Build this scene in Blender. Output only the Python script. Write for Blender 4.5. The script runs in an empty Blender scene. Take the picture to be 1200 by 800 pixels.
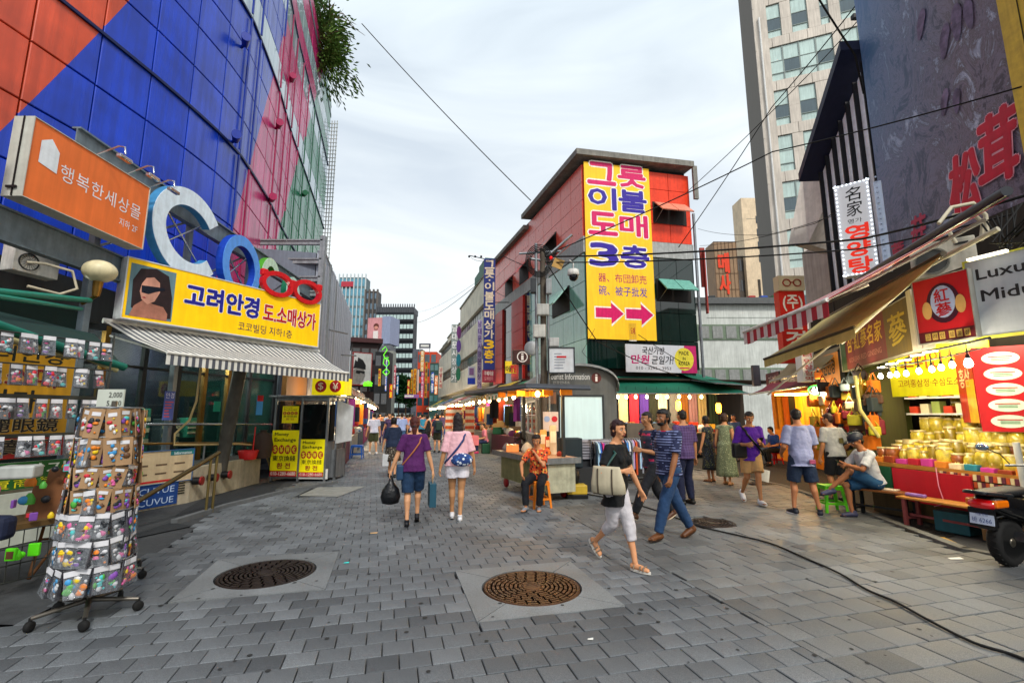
import bpy, bmesh, math, random
from mathutils import Vector, Matrix, noise
random.seed(7)
SC = bpy.context.scene
COL = SC.collection
PI = math.pi
# ------------------------------------------------------------ camera, sky, sun, exposure
F = 550.0; PITCH = math.atan(86 / F); CP, SP = math.cos(PITCH), math.sin(PITCH); EYE = 1.62
cam = bpy.data.cameras.new('camera'); camo = bpy.data.objects.new('camera', cam); COL.objects.link(camo)
cam.sensor_width = 36; cam.lens = 36 * F / 1200; cam.clip_start = 0.05; cam.clip_end = 6000
camo.location = (0, 0, EYE); camo.rotation_euler = (PI / 2 + PITCH, 0, 0)
SC.camera = camo
w = bpy.data.worlds.new('World'); SC.world = w; w.use_nodes = True
nt = w.node_tree; nt.nodes.clear()
N = nt.nodes.new; L = nt.links.new
sky = N('ShaderNodeTexSky'); sky.sky_type = 'NISHITA'; sky.sun_disc = False
SUN_EL, SUN_AZ = math.radians(46), math.radians(158)   # azimuth from +Y towards +X
sky.sun_elevation = SUN_EL; sky.sun_rotation = SUN_AZ; sky.air_density = 1.2; sky.dust_density = 2.5
tc = N('ShaderNodeTexCoord'); mp = N('ShaderNodeMapping'); mp.inputs['Scale'].default_value = (1.0, 2.2, 4.5); mp.inputs['Rotation'].default_value = (0.2, 0.35, 0.5)
nz = N('ShaderNodeTexNoise'); nz.inputs['Scale'].default_value = 1.5; nz.inputs['Detail'].default_value = 7; nz.inputs['Roughness'].default_value = 0.5; nz.inputs['Distortion'].default_value = 0.6
rp = N('ShaderNodeValToRGB'); rp.color_ramp.elements[0].position = 0.30; rp.color_ramp.elements[1].position = 0.68
rp.color_ramp.elements[0].color = (0.58, 0.58, 0.58, 1); rp.color_ramp.elements[1].color = (1, 1, 1, 1)
sep = N('ShaderNodeSeparateXYZ'); hz = N('ShaderNodeMapRange'); hz.inputs['From Min'].default_value = 0.02; hz.inputs['From Max'].default_value = 0.75
hz.inputs['To Min'].default_value = 0.97; hz.inputs['To Max'].default_value = 0.25
mx = N('ShaderNodeMath'); mx.operation = 'MAXIMUM'
mix = N('ShaderNodeMix'); mix.data_type = 'RGBA'
cloud = N('ShaderNodeMix'); cloud.data_type = 'RGBA'
cloud.inputs['A'].default_value = (6.0, 7.1, 7.9, 1); cloud.inputs['B'].default_value = (7.9, 7.8, 7.4, 1)
bgn = N('ShaderNodeBackground'); bgn.inputs['Strength'].default_value = 0.085; out = N('ShaderNodeOutputWorld')
L(tc.outputs['Generated'], mp.inputs['Vector']); L(mp.outputs['Vector'], nz.inputs['Vector']); L(nz.outputs['Fac'], rp.inputs['Fac'])
L(tc.outputs['Generated'], sep.inputs[0]); L(sep.outputs['Z'], hz.inputs['Value'])
L(rp.outputs['Color'], mx.inputs[0]); L(hz.outputs['Result'], mx.inputs[1])
L(hz.outputs['Result'], cloud.inputs['Factor'])
L(mx.outputs[0], mix.inputs['Factor']); L(sky.outputs['Color'], mix.inputs['A']); L(cloud.outputs['Result'], mix.inputs['B'])
L(mix.outputs['Result'], bgn.inputs['Color']); L(bgn.outputs['Background'], out.inputs['Surface'])
sl = bpy.data.lights.new('sun', 'SUN'); sl.energy = 1.5; sl.angle = math.radians(10); sl.color = (1, 0.95, 0.88)
so = bpy.data.objects.new('sun', sl); COL.objects.link(so)
sd = Vector((math.sin(SUN_AZ) * math.cos(SUN_EL), math.cos(SUN_AZ) * math.cos(SUN_EL), math.sin(SUN_EL)))
so.rotation_euler = sd.to_track_quat('Z', 'Y').to_euler()
SC.view_settings.view_transform = 'Standard'; SC.view_settings.look = 'None'; SC.view_settings.exposure = 0.86; SC.view_settings.gamma = 1
SC.cycles.max_bounces = 6; SC.cycles.transparent_max_bounces = 8; SC.cycles.sample_clamp_indirect = 4.0

# ------------------------------------------------------------ geometry of the place
def ray(px, py): return Vector((px - 600, F * CP + (py - 400) * SP, F * SP - (py - 400) * CP))
def P(px, py, Y):
 d = ray(px, py); t = Y / d.y; return Vector((d.x * t, Y, EYE + d.z * t))
def G(px, py, z=0.0):
 d = ray(px, py); t = (z - EYE) / d.z; return Vector((d.x * t, d.y * t, z))
def V2(p): return Vector((p[0], p[1]))
ANG = math.radians(14.5)                       # street frame: rows run along ANG
E1 = Vector((math.cos(ANG), math.sin(ANG), 0)); E2 = Vector((-math.sin(ANG), math.cos(ANG), 0))
def S(u, v, z=0): return E1 * u + E2 * v + Vector((0, 0, z))

# ------------------------------------------------------------ materials
def lin(c):
 if isinstance(c, str):
  c = c.lstrip('#'); c = [int(c[i:i + 2], 16) / 255 for i in (0, 2, 4)]
  return tuple(x / 12.92 if x <= .04045 else ((x + .055) / 1.055) ** 2.4 for x in c)
 return tuple(c[:3])
_M = {}
def mat(c, rough=.6, metal=0, var=.12, ns=6, bump=0, bs=60, emit=0, alpha=1, spec=.3, dirt=0, trans=0, coat=0):
 key = (c if isinstance(c, str) else tuple(c), rough, metal, var, ns, bump, bs, emit, alpha, spec, dirt, trans, coat)
 if key in _M: return _M[key]
 m = bpy.data.materials.new('mat'); m.use_nodes = True; t = m.node_tree; b = t.nodes['Principled BSDF']
 col = lin(c)
 b.inputs['Roughness'].default_value = rough; b.inputs['Metallic'].default_value = metal
 b.inputs['Specular IOR Level'].default_value = spec
 b.inputs['Base Color'].default_value = (*col, 1)
 if coat: b.inputs['Coat Weight'].default_value = coat
 if emit:
  b.inputs['Emission Color'].default_value = (*col, 1); b.inputs['Emission Strength'].default_value = emit
 if trans: b.inputs['Transmission Weight'].default_value = trans
 if alpha < 1: b.inputs['Alpha'].default_value = alpha
 if var or bump or dirt:
  co = t.nodes.new('ShaderNodeTexCoord')
  n = t.nodes.new('ShaderNodeTexNoise'); n.inputs['Scale'].default_value = ns; n.inputs['Detail'].default_value = 6; n.inputs['Roughness'].default_value = .65
  t.links.new(co.outputs['Object'], n.inputs['Vector'])
  mr = t.nodes.new('ShaderNodeMapRange'); mr.inputs['From Min'].default_value = .3; mr.inputs['From Max'].default_value = .7
  mr.inputs['To Min'].default_value = 1 - var - dirt; mr.inputs['To Max'].default_value = 1 + var
  t.links.new(n.outputs['Fac'], mr.inputs['Value'])
  mm = t.nodes.new('ShaderNodeMix'); mm.data_type = 'RGBA'; mm.blend_type = 'MULTIPLY'; mm.inputs['Factor'].default_value = 1
  mm.inputs['A'].default_value = (*col, 1); t.links.new(mr.outputs['Result'], mm.inputs['B'])
  mg = t.nodes.new('ShaderNodeMapping'); mg.inputs['Scale'].default_value = (5, 5, .35); t.links.new(co.outputs['Object'], mg.inputs['Vector'])
  n3 = t.nodes.new('ShaderNodeTexNoise'); n3.inputs['Scale'].default_value = 2.2; n3.inputs['Detail'].default_value = 5; t.links.new(mg.outputs['Vector'], n3.inputs['Vector'])
  m3 = t.nodes.new('ShaderNodeMapRange'); m3.inputs['From Min'].default_value = .35; m3.inputs['From Max'].default_value = .65; m3.inputs['To Min'].default_value = 1 - min(.2, var + dirt); m3.inputs['To Max'].default_value = 1.04
  t.links.new(n3.outputs['Fac'], m3.inputs['Value']); m4 = t.nodes.new('ShaderNodeMix'); m4.data_type = 'RGBA'; m4.blend_type = 'MULTIPLY'; m4.inputs['Factor'].default_value = 1
  t.links.new(mm.outputs['Result'], m4.inputs['A']); t.links.new(m3.outputs['Result'], m4.inputs['B']); t.links.new(m4.outputs['Result'], b.inputs['Base Color'])
  if rough > .15:
   rr = t.nodes.new('ShaderNodeMapRange'); rr.inputs['To Min'].default_value = max(.05, rough - .12); rr.inputs['To Max'].default_value = min(1, rough + .12)
   t.links.new(n.outputs['Fac'], rr.inputs['Value']); t.links.new(rr.outputs['Result'], b.inputs['Roughness'])
  if bump:
   n2 = t.nodes.new('ShaderNodeTexNoise'); n2.inputs['Scale'].default_value = bs; n2.inputs['Detail'].default_value = 4
   t.links.new(co.outputs['Object'], n2.inputs['Vector'])
   bp = t.nodes.new('ShaderNodeBump'); bp.inputs['Strength'].default_value = bump; bp.inputs['Distance'].default_value = .02
   t.links.new(n2.outputs['Fac'], bp.inputs['Height']); t.links.new(bp.outputs['Normal'], b.inputs['Normal'])
 _M[key] = m; return m
def glow(c, e): return mat(c, rough=.4, var=0, emit=e)
def glassm(c='#203038', rough=.06, alpha=1):
 return mat(c, rough=rough, var=.15, ns=.7, spec=.9, alpha=alpha)
def custom(name):
 m = bpy.data.materials.new(name); m.use_nodes = True; t = m.node_tree
 return m, t, t.nodes['Principled BSDF']

# ------------------------------------------------------------ mesh builder
class B:
 def __init__(s): s.v = []; s.f = []; s.mi = []; s.sm = []; s.uv = None
 def add(s, vs, fs, mi=0, sm=False, M=None):
  o = len(s.v)
  for q in vs:
   q = Vector(q); s.v.append(M @ q if M is not None else q)
  for f in fs: s.f.append([i + o for i in f]); s.mi.append(mi); s.sm.append(sm)
  return s
 def box(s, x0, x1, y0, y1, z0, z1, mi=0, M=None, bev=0):
  if bev <= 0:
   vs = [(x, y, z) for z in (z0, z1) for y in (y0, y1) for x in (x0, x1)]
   return s.add(vs, [(0, 2, 3, 1), (4, 5, 7, 6), (0, 1, 5, 4), (2, 6, 7, 3), (0, 4, 6, 2), (1, 3, 7, 5)], mi, False, M)
  a = bev; bm = bmesh.new(); bmesh.ops.create_cube(bm, size=1)
  for q in bm.verts: q.co = Vector(((x0 + x1) / 2 + q.co.x * (x1 - x0), (y0 + y1) / 2 + q.co.y * (y1 - y0), (z0 + z1) / 2 + q.co.z * (z1 - z0)))
  bmesh.ops.bevel(bm, geom=list(bm.edges), offset=a, segments=2, affect='EDGES', profile=.5)
  s.bm(bm, mi, False, M); return s
 def bm(s, bm, mi=0, sm=False, M=None):
  bm.verts.ensure_lookup_table()
  s.add([q.co.copy() for q in bm.verts], [[q.index for q in f.verts] for f in bm.faces], mi, sm, M); bm.free(); return s
 def tube(s, pts, r, n=8, mi=0, cap=True, M=None):
  pts = [Vector(p) for p in pts]; k = len(pts)
  rs = r if isinstance(r, (list, tuple)) else [r] * k
  vs = []; prev = None
  for i, p in enumerate(pts):
   d = (pts[min(i + 1, k - 1)] - pts[max(i - 1, 0)])
   d = d.normalized() if d.length > 1e-9 else Vector((0, 0, 1))
   if prev is None:
    a = Vector((0, 0, 1)) if abs(d.z) < .9 else Vector((1, 0, 0)); a = (a - d * a.dot(d)).normalized()
   else:
    a = prev - d * prev.dot(d); a = a.normalized() if a.length > 1e-6 else prev
   prev = a; b = d.cross(a)
   for j in range(n):
    t = 2 * PI * j / n; vs.append(p + (a * math.cos(t) + b * math.sin(t)) * rs[i])
  fs = [(i * n + j, i * n + (j + 1) % n, (i + 1) * n + (j + 1) % n, (i + 1) * n + j) for i in range(k - 1) for j in range(n)]
  s.add(vs, fs, mi, n > 4, M)
  if cap: s.add(vs[:n], [tuple(range(n))[::-1]], mi, False, M); s.add(vs[-n:], [tuple(range(n))], mi, False, M)
  return s
 def lathe(s, prof, n=16, mi=0, M=None, sx=1, sy=1, sm=True):
  vs = [(r * math.cos(2 * PI * j / n) * sx, r * math.sin(2 * PI * j / n) * sy, z) for r, z in prof for j in range(n)]
  fs = [(i * n + j, i * n + (j + 1) % n, (i + 1) * n + (j + 1) % n, (i + 1) * n + j) for i in range(len(prof) - 1) for j in range(n)]
  s.add(vs, fs, mi, sm, M)
  if prof[0][0] > 1e-4: s.add(vs[:n], [tuple(range(n))[::-1]], mi, False, M)
  if prof[-1][0] > 1e-4: s.add(vs[-n:], [tuple(range(n))], mi, False, M)
  return s
 def ball(s, c, r, n=10, mi=0, M=None, sx=1, sy=1, sz=1):
  m = n // 2 + 1; c = Vector(c)
  prof = [(math.sin(PI * i / m) * r, -math.cos(PI * i / m) * r * sz) for i in range(m + 1)]
  prof[0] = (1e-5, prof[0][1]); prof[-1] = (1e-5, prof[-1][1])
  T = Matrix.Translation(c); return s.lathe(prof, n, mi, (M @ T) if M is not None else T, sx, sy)
 def prism(s, poly, z0, z1, mi=0, M=None, caps=True):
  n = len(poly); vs = [(x, y, z0) for x, y in poly] + [(x, y, z1) for x, y in poly]
  fs = [(i, (i + 1) % n, n + (i + 1) % n, n + i) for i in range(n)]
  if caps: fs += [tuple(range(n))[::-1], tuple(range(n, 2 * n))]
  return s.add(vs, fs, mi, False, M)
 def slab(s, p0, p1, z0, z1, th, mi=0):          # vertical wall slab between two plan points, thickness behind
  p0, p1 = V2(p0), V2(p1); d = (p1 - p0).normalized(); nrm = Vector((-d.y, d.x)) * th
  return s.prism([p0, p1, p1 + nrm, p0 + nrm], z0, z1, mi)
 def quad(s, a, b, c, d, mi=0): return s.add([a, b, c, d], [(0, 1, 2, 3)], mi)
 def sheet(s, a, b, c, d, th, mi=0):             # thin slab with real thickness from 4 corners
  a, b, c, d = map(Vector, (a, b, c, d)); n = (b - a).cross(d - a).normalized() * th
  return s.add([a, b, c, d, a + n, b + n, c + n, d + n], [(3, 2, 1, 0), (4, 5, 6, 7), (0, 1, 5, 4), (1, 2, 6, 5), (2, 3, 7, 6), (3, 0, 4, 7)], mi)
 def mesh(s, name, mats):
  me = bpy.data.meshes.new(name); me.from_pydata(s.v, [], s.f); me.update()
  for m in (mats if isinstance(mats, (list, tuple)) else [mats]): me.materials.append(m)
  me.polygons.foreach_set('material_index', s.mi); me.polygons.foreach_set('use_smooth', s.sm)
  return me
def link(name, me, parent=None):
 o = bpy.data.objects.new(name, me); COL.objects.link(o)
 if parent is not None: o.parent = parent
 return o
def part(name, b, mats, parent, label=None, stuff=False):
 o = link(name, b.mesh(name, mats), parent)
 if label: o['label'] = label
 if stuff: o['kind'] = 'stuff'
 return o
def tag(o, label, cat, group=None):
 o['label'] = label; o['category'] = cat
 if group: o['group'] = group
 return o
def thing(name, label, cat, loc=(0, 0, 0), rz=0, group=None):
 o = bpy.data.objects.new(name, None); COL.objects.link(o); o.location = loc; o.rotation_euler = (0, 0, rz); o.empty_display_size = .1
 return tag(o, label, cat, group)
def single(name, b, mats, label, cat, loc=(0, 0, 0), rz=0, group=None):
 o = link(name, b.mesh(name, mats)); o.location = loc; o.rotation_euler = (0, 0, rz); return tag(o, label, cat, group)
def struct(name, b, mats, parent=None):
 o = link(name, b.mesh(name, mats), parent); o['kind'] = 'structure'; return o
def dup(root, loc, rz, label=None, group=None, sc=None):
 r = root.copy(); COL.objects.link(r); r.location = loc; r.rotation_euler = (0, 0, rz)
 if sc: r.scale = sc
 if label: r['label'] = label
 if group: r['group'] = group
 for ch in list(root.children):
  c = ch.copy(); COL.objects.link(c); c.parent = r
  for g in list(ch.children):
   d = g.copy(); COL.objects.link(d); d.parent = c
 return r
def RX(a): return Matrix.Rotation(a, 4, 'X')
def RY(a): return Matrix.Rotation(a, 4, 'Y')
def RZ(a): return Matrix.Rotation(a, 4, 'Z')
def TR(x, y, z): return Matrix.Translation((x, y, z))

# ------------------------------------------------------------ lettering: text turned into mesh, fitted into a box on a face that looks towards local -y
_TX = {}
WORK = bpy.data.scenes.new('work')          # scratch scene: keeps evaluating text and modifiers fast
def evaluated(o):
 WORK.collection.objects.link(o); vl = WORK.view_layers[0]; vl.update(); dg = vl.depsgraph; dg.update()
 return bpy.data.meshes.new_from_object(o.evaluated_get(dg))
def glyph(s, off, space=1.0):
 k = (s, off, space)
 if k in _TX: return _TX[k]
 c = bpy.data.curves.new('t', 'FONT'); c.body = s; c.offset = off; c.resolution_u = 2; c.space_character = space; c.align_x = 'LEFT'
 o = bpy.data.objects.new('t', c); me = evaluated(o)
 r = ([v.co.copy() for v in me.vertices], [list(p.vertices) for p in me.polygons])
 bpy.data.objects.remove(o); bpy.data.curves.remove(c); bpy.data.meshes.remove(me)
 _TX[k] = r; return r
def text_into(b, s, x0, z0, x1, z1, y=-.004, bold=.02, mi=0, space=1.0, slant=0, base=None, keep=False, M=None):
 bv, _ = glyph(s, 0, space)
 if not bv: return
 vs, fs = bv, glyph(s, 0, space)[1]
 X0, X1 = min(v.x for v in bv), max(v.x for v in bv); Y0, Y1 = min(v.y for v in bv), max(v.y for v in bv)
 kx, kz = (x1 - x0) / max(X1 - X0, 1e-6), (z1 - z0) / max(Y1 - Y0, 1e-6)
 if keep:
  k = min(abs(kx), kz); x0 += ((x1 - x0) - k * (X1 - X0)) / 2; z0 += ((z1 - z0) - k * (Y1 - Y0)) / 2; kx = kz = k
 r = max(0, bold) * kz * .6; n = 0 if r < .0015 else 8       # heavier strokes: shifted copies, each a hair behind the last
 for q in range(n + 1):
  dx, dz = (0, 0) if q == 0 else (r * math.cos(q * PI / 4), r * math.sin(q * PI / 4)); yy = y + q * .0003
  b.add([(x0 + (v.x - X0) * kx + slant * (v.y - Y0) * kz + dx, yy, z0 + (v.y - Y0) * kz + dz) for v in vs], fs, mi, False, M)
def lettering(parent, s, x0, z0, x1, z1, m, y=-.004, bold=.02, outline=None, ow=.04, space=1.0, slant=0, name='lettering', keep=False):
 b = B(); mats = [m]
 if outline is not None:
  text_into(b, s, x0, z0, x1, z1, y, bold + ow, 1, space, slant, keep=keep); mats.append(outline); y -= .005
 text_into(b, s, x0, z0, x1, z1, y, bold, 0, space, slant, keep=keep)
 if b.v: return part(name, b, mats, parent)
def disc(b, x, z, rx, rz, y, mi=0, n=24, a0=0, a1=2 * PI):
 b.add([(x + rx * math.cos(2 * PI * i / n), y, z + rz * math.sin(2 * PI * i / n)) for i in range(n)], [tuple(range(n))], mi)
def rect(b, x0, z0, x1, z1, y, mi=0): b.add([(x0, y, z0), (x1, y, z0), (x1, y, z1), (x0, y, z1)], [(0, 1, 2, 3)], mi)
def ring(b, x, z, rx, rz, wd, y0, y1, mi=0, n=28, a0=0, a1=2 * PI, hz=None):
 k = n + 1 if a1 - a0 < 2 * PI - .01 else n; vs = []
 for i in range(k):
  a = a0 + (a1 - a0) * i / n; ca, sa = math.cos(a), math.sin(a); w2 = wd if hz is None else wd + (hz - wd) * abs(sa)
  for y in (y0, y1): vs += [(x + rx * ca, y, z + rz * sa), (x + (rx - w2) * ca, y, z + (rz - w2) * sa)]
 fs = []
 for i in range(n):
  j = (i + 1) % k; p, q = 4 * i, 4 * j
  fs += [(p, q, q + 1, p + 1), (p + 2, p + 3, q + 3, q + 2), (p, p + 2, q + 2, q), (p + 1, q + 1, q + 3, p + 3)]
 if k > n: fs += [(0, 1, 3, 2), (4 * n, 4 * n + 2, 4 * n + 3, 4 * n + 1)]
 b.add(vs, fs, mi)
def board(name, label, cat, A, C, z0, z1, th, face, side, group=None, frame=0):
 """a sign board from plan point A (left) to C (right); front looks towards local -y; returns root, width, height"""
 A, C = V2(A), V2(C); d = C - A
 r = thing(name, label, cat, (A.x, A.y, z0), math.atan2(d.y, d.x), group); w, h = d.length, z1 - z0
 b = B(); b.box(0, w, 0.002, th, 0, h, 1); rect(b, 0, 0, w, h, 0, 0)
 part('panel', b, [face, side], r)
 if frame:
  f = B(); f.box(-frame, w + frame, -.015, th + .01, h, h + frame); f.box(-frame, w + frame, -.015, th + .01, -frame, 0)
  f.box(-frame, 0, -.015, th + .01, 0, h); f.box(w, w + frame, -.015, th + .01, 0, h); part('frame', f, side, r)
 return r, w, h
def lamp_point(name, loc, e, col=(1, .75, .4), r=.06):
 l = bpy.data.lights.new(name, 'POINT'); l.energy = e; l.color = col; l.shadow_soft_size = r
 o = bpy.data.objects.new(name, l); COL.objects.link(o); o.location = loc; return o
# common materials
STEEL = mat('#8a8f93', .4, .7, dirt=.1); DSTEEL = mat('#33373a', .5, .4); GALV = mat('#9aa0a3', .5, .35, dirt=.15, bump=.05)
GREYP = mat('#6f7d86', .5, .1, dirt=.15); BLACK = mat('#0c0d0f', .5); RUBBER = mat('#111111', .8); WHITE = mat('#d8d8d2', .5, dirt=.1)
BRASS = mat('#8a6a34', .35, .8); CHROME = mat('#b9bcc0', .18, .9, var=.05); DARKW = mat('#16181a', .8)
REDM = mat('#b01822', .5); YELM = mat('#f0c010', .5, var=.05); NAVY = mat('#1c2a7a', .5)
# ============================================================ GROUND
def granite(name, c, c2, scale=220):
 m, t, b = custom(name)
 co = t.nodes.new('ShaderNodeTexCoord'); oi = t.nodes.new('ShaderNodeNewGeometry')
 n1 = t.nodes.new('ShaderNodeTexNoise'); n1.inputs['Scale'].default_value = scale; n1.inputs['Detail'].default_value = 3
 n2 = t.nodes.new('ShaderNodeTexNoise'); n2.inputs['Scale'].default_value = .9; n2.inputs['Detail'].default_value = 7; n2.inputs['Roughness'].default_value = .62
 t.links.new(co.outputs['Object'], n1.inputs['Vector']); t.links.new(co.outputs['Object'], n2.inputs['Vector'])
 at = t.nodes.new('ShaderNodeAttribute'); at.attribute_name = 'tone'
 mixc = t.nodes.new('ShaderNodeMix'); mixc.data_type = 'RGBA'; mixc.inputs['A'].default_value = (*lin(c), 1); mixc.inputs['B'].default_value = (*lin(c2), 1)
 t.links.new(at.outputs['Fac'], mixc.inputs['Factor'])
 def rng(src, a, z, lo=.3, hi=.7):
  r = t.nodes.new('ShaderNodeMapRange'); r.inputs['From Min'].default_value = lo; r.inputs['From Max'].default_value = hi
  r.inputs['To Min'].default_value = a; r.inputs['To Max'].default_value = z; t.links.new(src, r.inputs['Value']); return r.outputs['Result']
 r1 = rng(n1.outputs['Fac'], .5, 1.55); r2 = rng(n2.outputs['Fac'], .52, 1.22)
 mu = t.nodes.new('ShaderNodeMath'); mu.operation = 'MULTIPLY'; t.links.new(r1, mu.inputs[0]); t.links.new(r2, mu.inputs[1])
 mm = t.nodes.new('ShaderNodeMix'); mm.data_type = 'RGBA'; mm.blend_type = 'MULTIPLY'; mm.inputs['Factor'].default_value = 1
 t.links.new(mixc.outputs['Result'], mm.inputs['A']); t.links.new(mu.outputs[0], mm.inputs['B']); t.links.new(mm.outputs['Result'], b.inputs['Base Color'])
 t.links.new(rng(n2.outputs['Fac'], .48, .8), b.inputs['Roughness'])
 bp = t.nodes.new('ShaderNodeBump'); bp.inputs['Strength'].default_value = .35; bp.inputs['Distance'].default_value = .004
 t.links.new(n1.outputs['Fac'], bp.inputs['Height']); t.links.new(bp.outputs['Normal'], b.inputs['Normal'])
 return m
PAVER = granite('paver_stone', '#3f4347', '#6c7175'); PAVER2 = granite('paver_stone_warm', '#434648', '#686b6c'); PLATE = granite('plate_stone', '#6a6e70', '#7b7f80')
def tone(me, t):
 a = me.attributes.new('tone', 'FLOAT', 'FACE'); a.data.foreach_set('value', t if isinstance(t, list) else [t] * len(me.polygons))
b = B(); b.quad((-3000, -60, -.16), (3000, -60, -.16), (3000, 5000, -.16), (-3000, 5000, -.16)); struct('ground', b, mat('#4a4b4a', .9))
# kerb polyline between pavement and asphalt lane (right side)
KERB = [G(1290, 672), G(1125, 643), G(1022, 604), G(915, 568.5), G(840, 553.6), G(770, 543.0)]
b = B(); b.add([(-14, -2, -.045), (9, -2, -.045), (9, 30, -.045), (-6, 170, -.045), (-50, 170, -.045)], [(0, 1, 2, 3, 4)])
pav = struct('pavement', b, mat('#24262a', .95, bump=.3))
ROADM = mat('#2b2c2e', .85, var=.25, ns=2, bump=.5, bs=120)
b = B(); k2 = [p + Vector((.35, .0, 0)) for p in KERB]
road_poly = [(p.x + .11, p.y, -.02) for p in KERB] + [(9, 30, -.02), (30, 40, -.02), (40, 10, -.02), (20, 3, -.02)]
b.add(road_poly, [tuple(range(len(road_poly)))]); struct('road', b, ROADM)
kerb = bpy.data.objects.new('kerb', None); COL.objects.link(kerb); kerb['kind'] = 'structure'
for i in range(len(KERB) - 1):
 a, c = KERB[i], KERB[i + 1]; n = max(1, int((c - a).length / .95)); d = (c - a) / n; nr = Vector((d.y, -d.x, 0)).normalized() * .13
 for j in range(n):
  p = a + d * j + d * .006; q = a + d * (j + 1) - d * .006
  bb = B(); bb.prism([(p.x, p.y), (p.x + nr.x, p.y + nr.y), (q.x + nr.x, q.y + nr.y), (q.x, q.y)], -.05, .012)
  part('kerb_stone', bb, mat('#6c6d69', .8, bump=.2, dirt=.25), kerb)
# yellow road line in front of the stall
b = B(); a, c = G(1085, 628), G(1150, 660); a.x += .25; c.x += .25; d = (c - a).normalized(); n = Vector((d.y, -d.x, 0)) * .07
b.add([(q.x, q.y, -.012) for q in (a, c, c + n, a + n)], [(0, 1, 2, 3)]); struct('road_line', b, mat('#b8902a', .7, dirt=.35, ns=14))
# manholes: square plates of four stones round an iron cover
def in_poly(pt, poly):
 x, y = pt[0], pt[1]; r = False; n = len(poly)
 for i in range(n):
  x1, y1 = poly[i][0], poly[i][1]; x2, y2 = poly[(i + 1) % n][0], poly[(i + 1) % n][1]
  if (y1 > y) != (y2 > y) and x < (x2 - x1) * (y - y1) / (y2 - y1) + x1: r = not r
 return r
HOLES = []
IRON = mat('#2a211e', .55, .4, var=.35, ns=18, bump=.2); IRON_O = mat('#4a2e18', .5, .4, var=.6, ns=4, bump=.2)
def manhole(px, py, label, R=.46, plate=True, m=IRON, ang=ANG, half=.645, arrow=False):
 c = G(px, py); r = thing('manhole', label, 'manhole cover', (c.x, c.y, 0), ang)
 if plate:
  HOLES.append((c, half, ang, None))
  for k in range(4):
   g = .004; n = 10; a0, a1 = -PI / 4 + k * PI / 2, PI / 4 + k * PI / 2
   inner = [((R + .012) * math.cos(a0 + (a1 - a0) * i / n), (R + .012) * math.sin(a0 + (a1 - a0) * i / n)) for i in range(n + 1)]
   h = half - .006; q = [(math.cos(a) * h * 1.41421, math.sin(a) * h * 1.41421) for a in (a0, a1)]
   mid = (math.cos((a0 + a1) / 2) * g * 1.5, math.sin((a0 + a1) / 2) * g * 1.5)
   poly = [q[0], q[1]] + inner[::-1]; poly = [(x + mid[0], y + mid[1]) for x, y in poly]
   bb = B(); bb.prism(poly, -.04, .003); o = part('frame_stone', bb, PLATE, r); tone(o.data, random.uniform(0, .6) if px > 400 else random.uniform(-.6, -.1))
 else: HOLES.append((c, None, ang, R + .03))
 bb = B(); bb.lathe([(R, -.04), (R, .001), (R - .025, .004), (R - .03, -.0015)], 48)
 bb.lathe([(.001, -.0015), (R - .03, -.0015)], 48)
 z = -.002; k = 0; rr = R - .05
 while rr > .07:
  ns = max(8, int(rr * 60)); 
  for j in range(ns):
   a = 2 * PI * (j + (.5 if k % 2 else 0)) / ns; da = 2 * PI / ns * .41
   pts = [((rr + s * .013) * math.cos(a + e * da), (rr + s * .013) * math.sin(a + e * da)) for s, e in ((-1, -1), (1, -1), (1, 1), (-1, 1))]
   bb.prism(pts, z, .004)
  rr -= .042; k += 1
 part('cover', bb, m, r); 
 bb = B(); bb.lathe([(.001, .002), (.075, .002), (.08, .007), (.09, .007), (.092, -.003)], 24)
 part('emblem', bb, m, r); return r
manhole(313, 671, 'dark iron manhole cover in a pale square stone frame nearer the keyring stand')
manhole(623, 687, 'rust orange iron manhole cover with rings in a pale stone frame in the foreground', m=IRON_O)
manhole(835, 612, 'round dark manhole cover without a stone frame crossed by the cable', R=.33, plate=False)
manhole(893, 566, 'far small round manhole cover beside the kerb behind the man in purple', R=.3, plate=False)
manhole(1088, 622, 'black iron drain cover in the paving under the bench', R=.27, plate=False, m=mat('#1c1a19', .6, .5))
def hole_hit(p):
 for c, half, ang, R in HOLES:
  d = Vector((p.x - c.x, p.y - c.y))
  if R: 
   if d.length < R + .08: return True
  else:
   x = d.x * math.cos(ang) + d.y * math.sin(ang); y = -d.x * math.sin(ang) + d.y * math.cos(ang)
   if abs(x) < half + .1 and abs(y) < half + .1: return True
 return False
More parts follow.
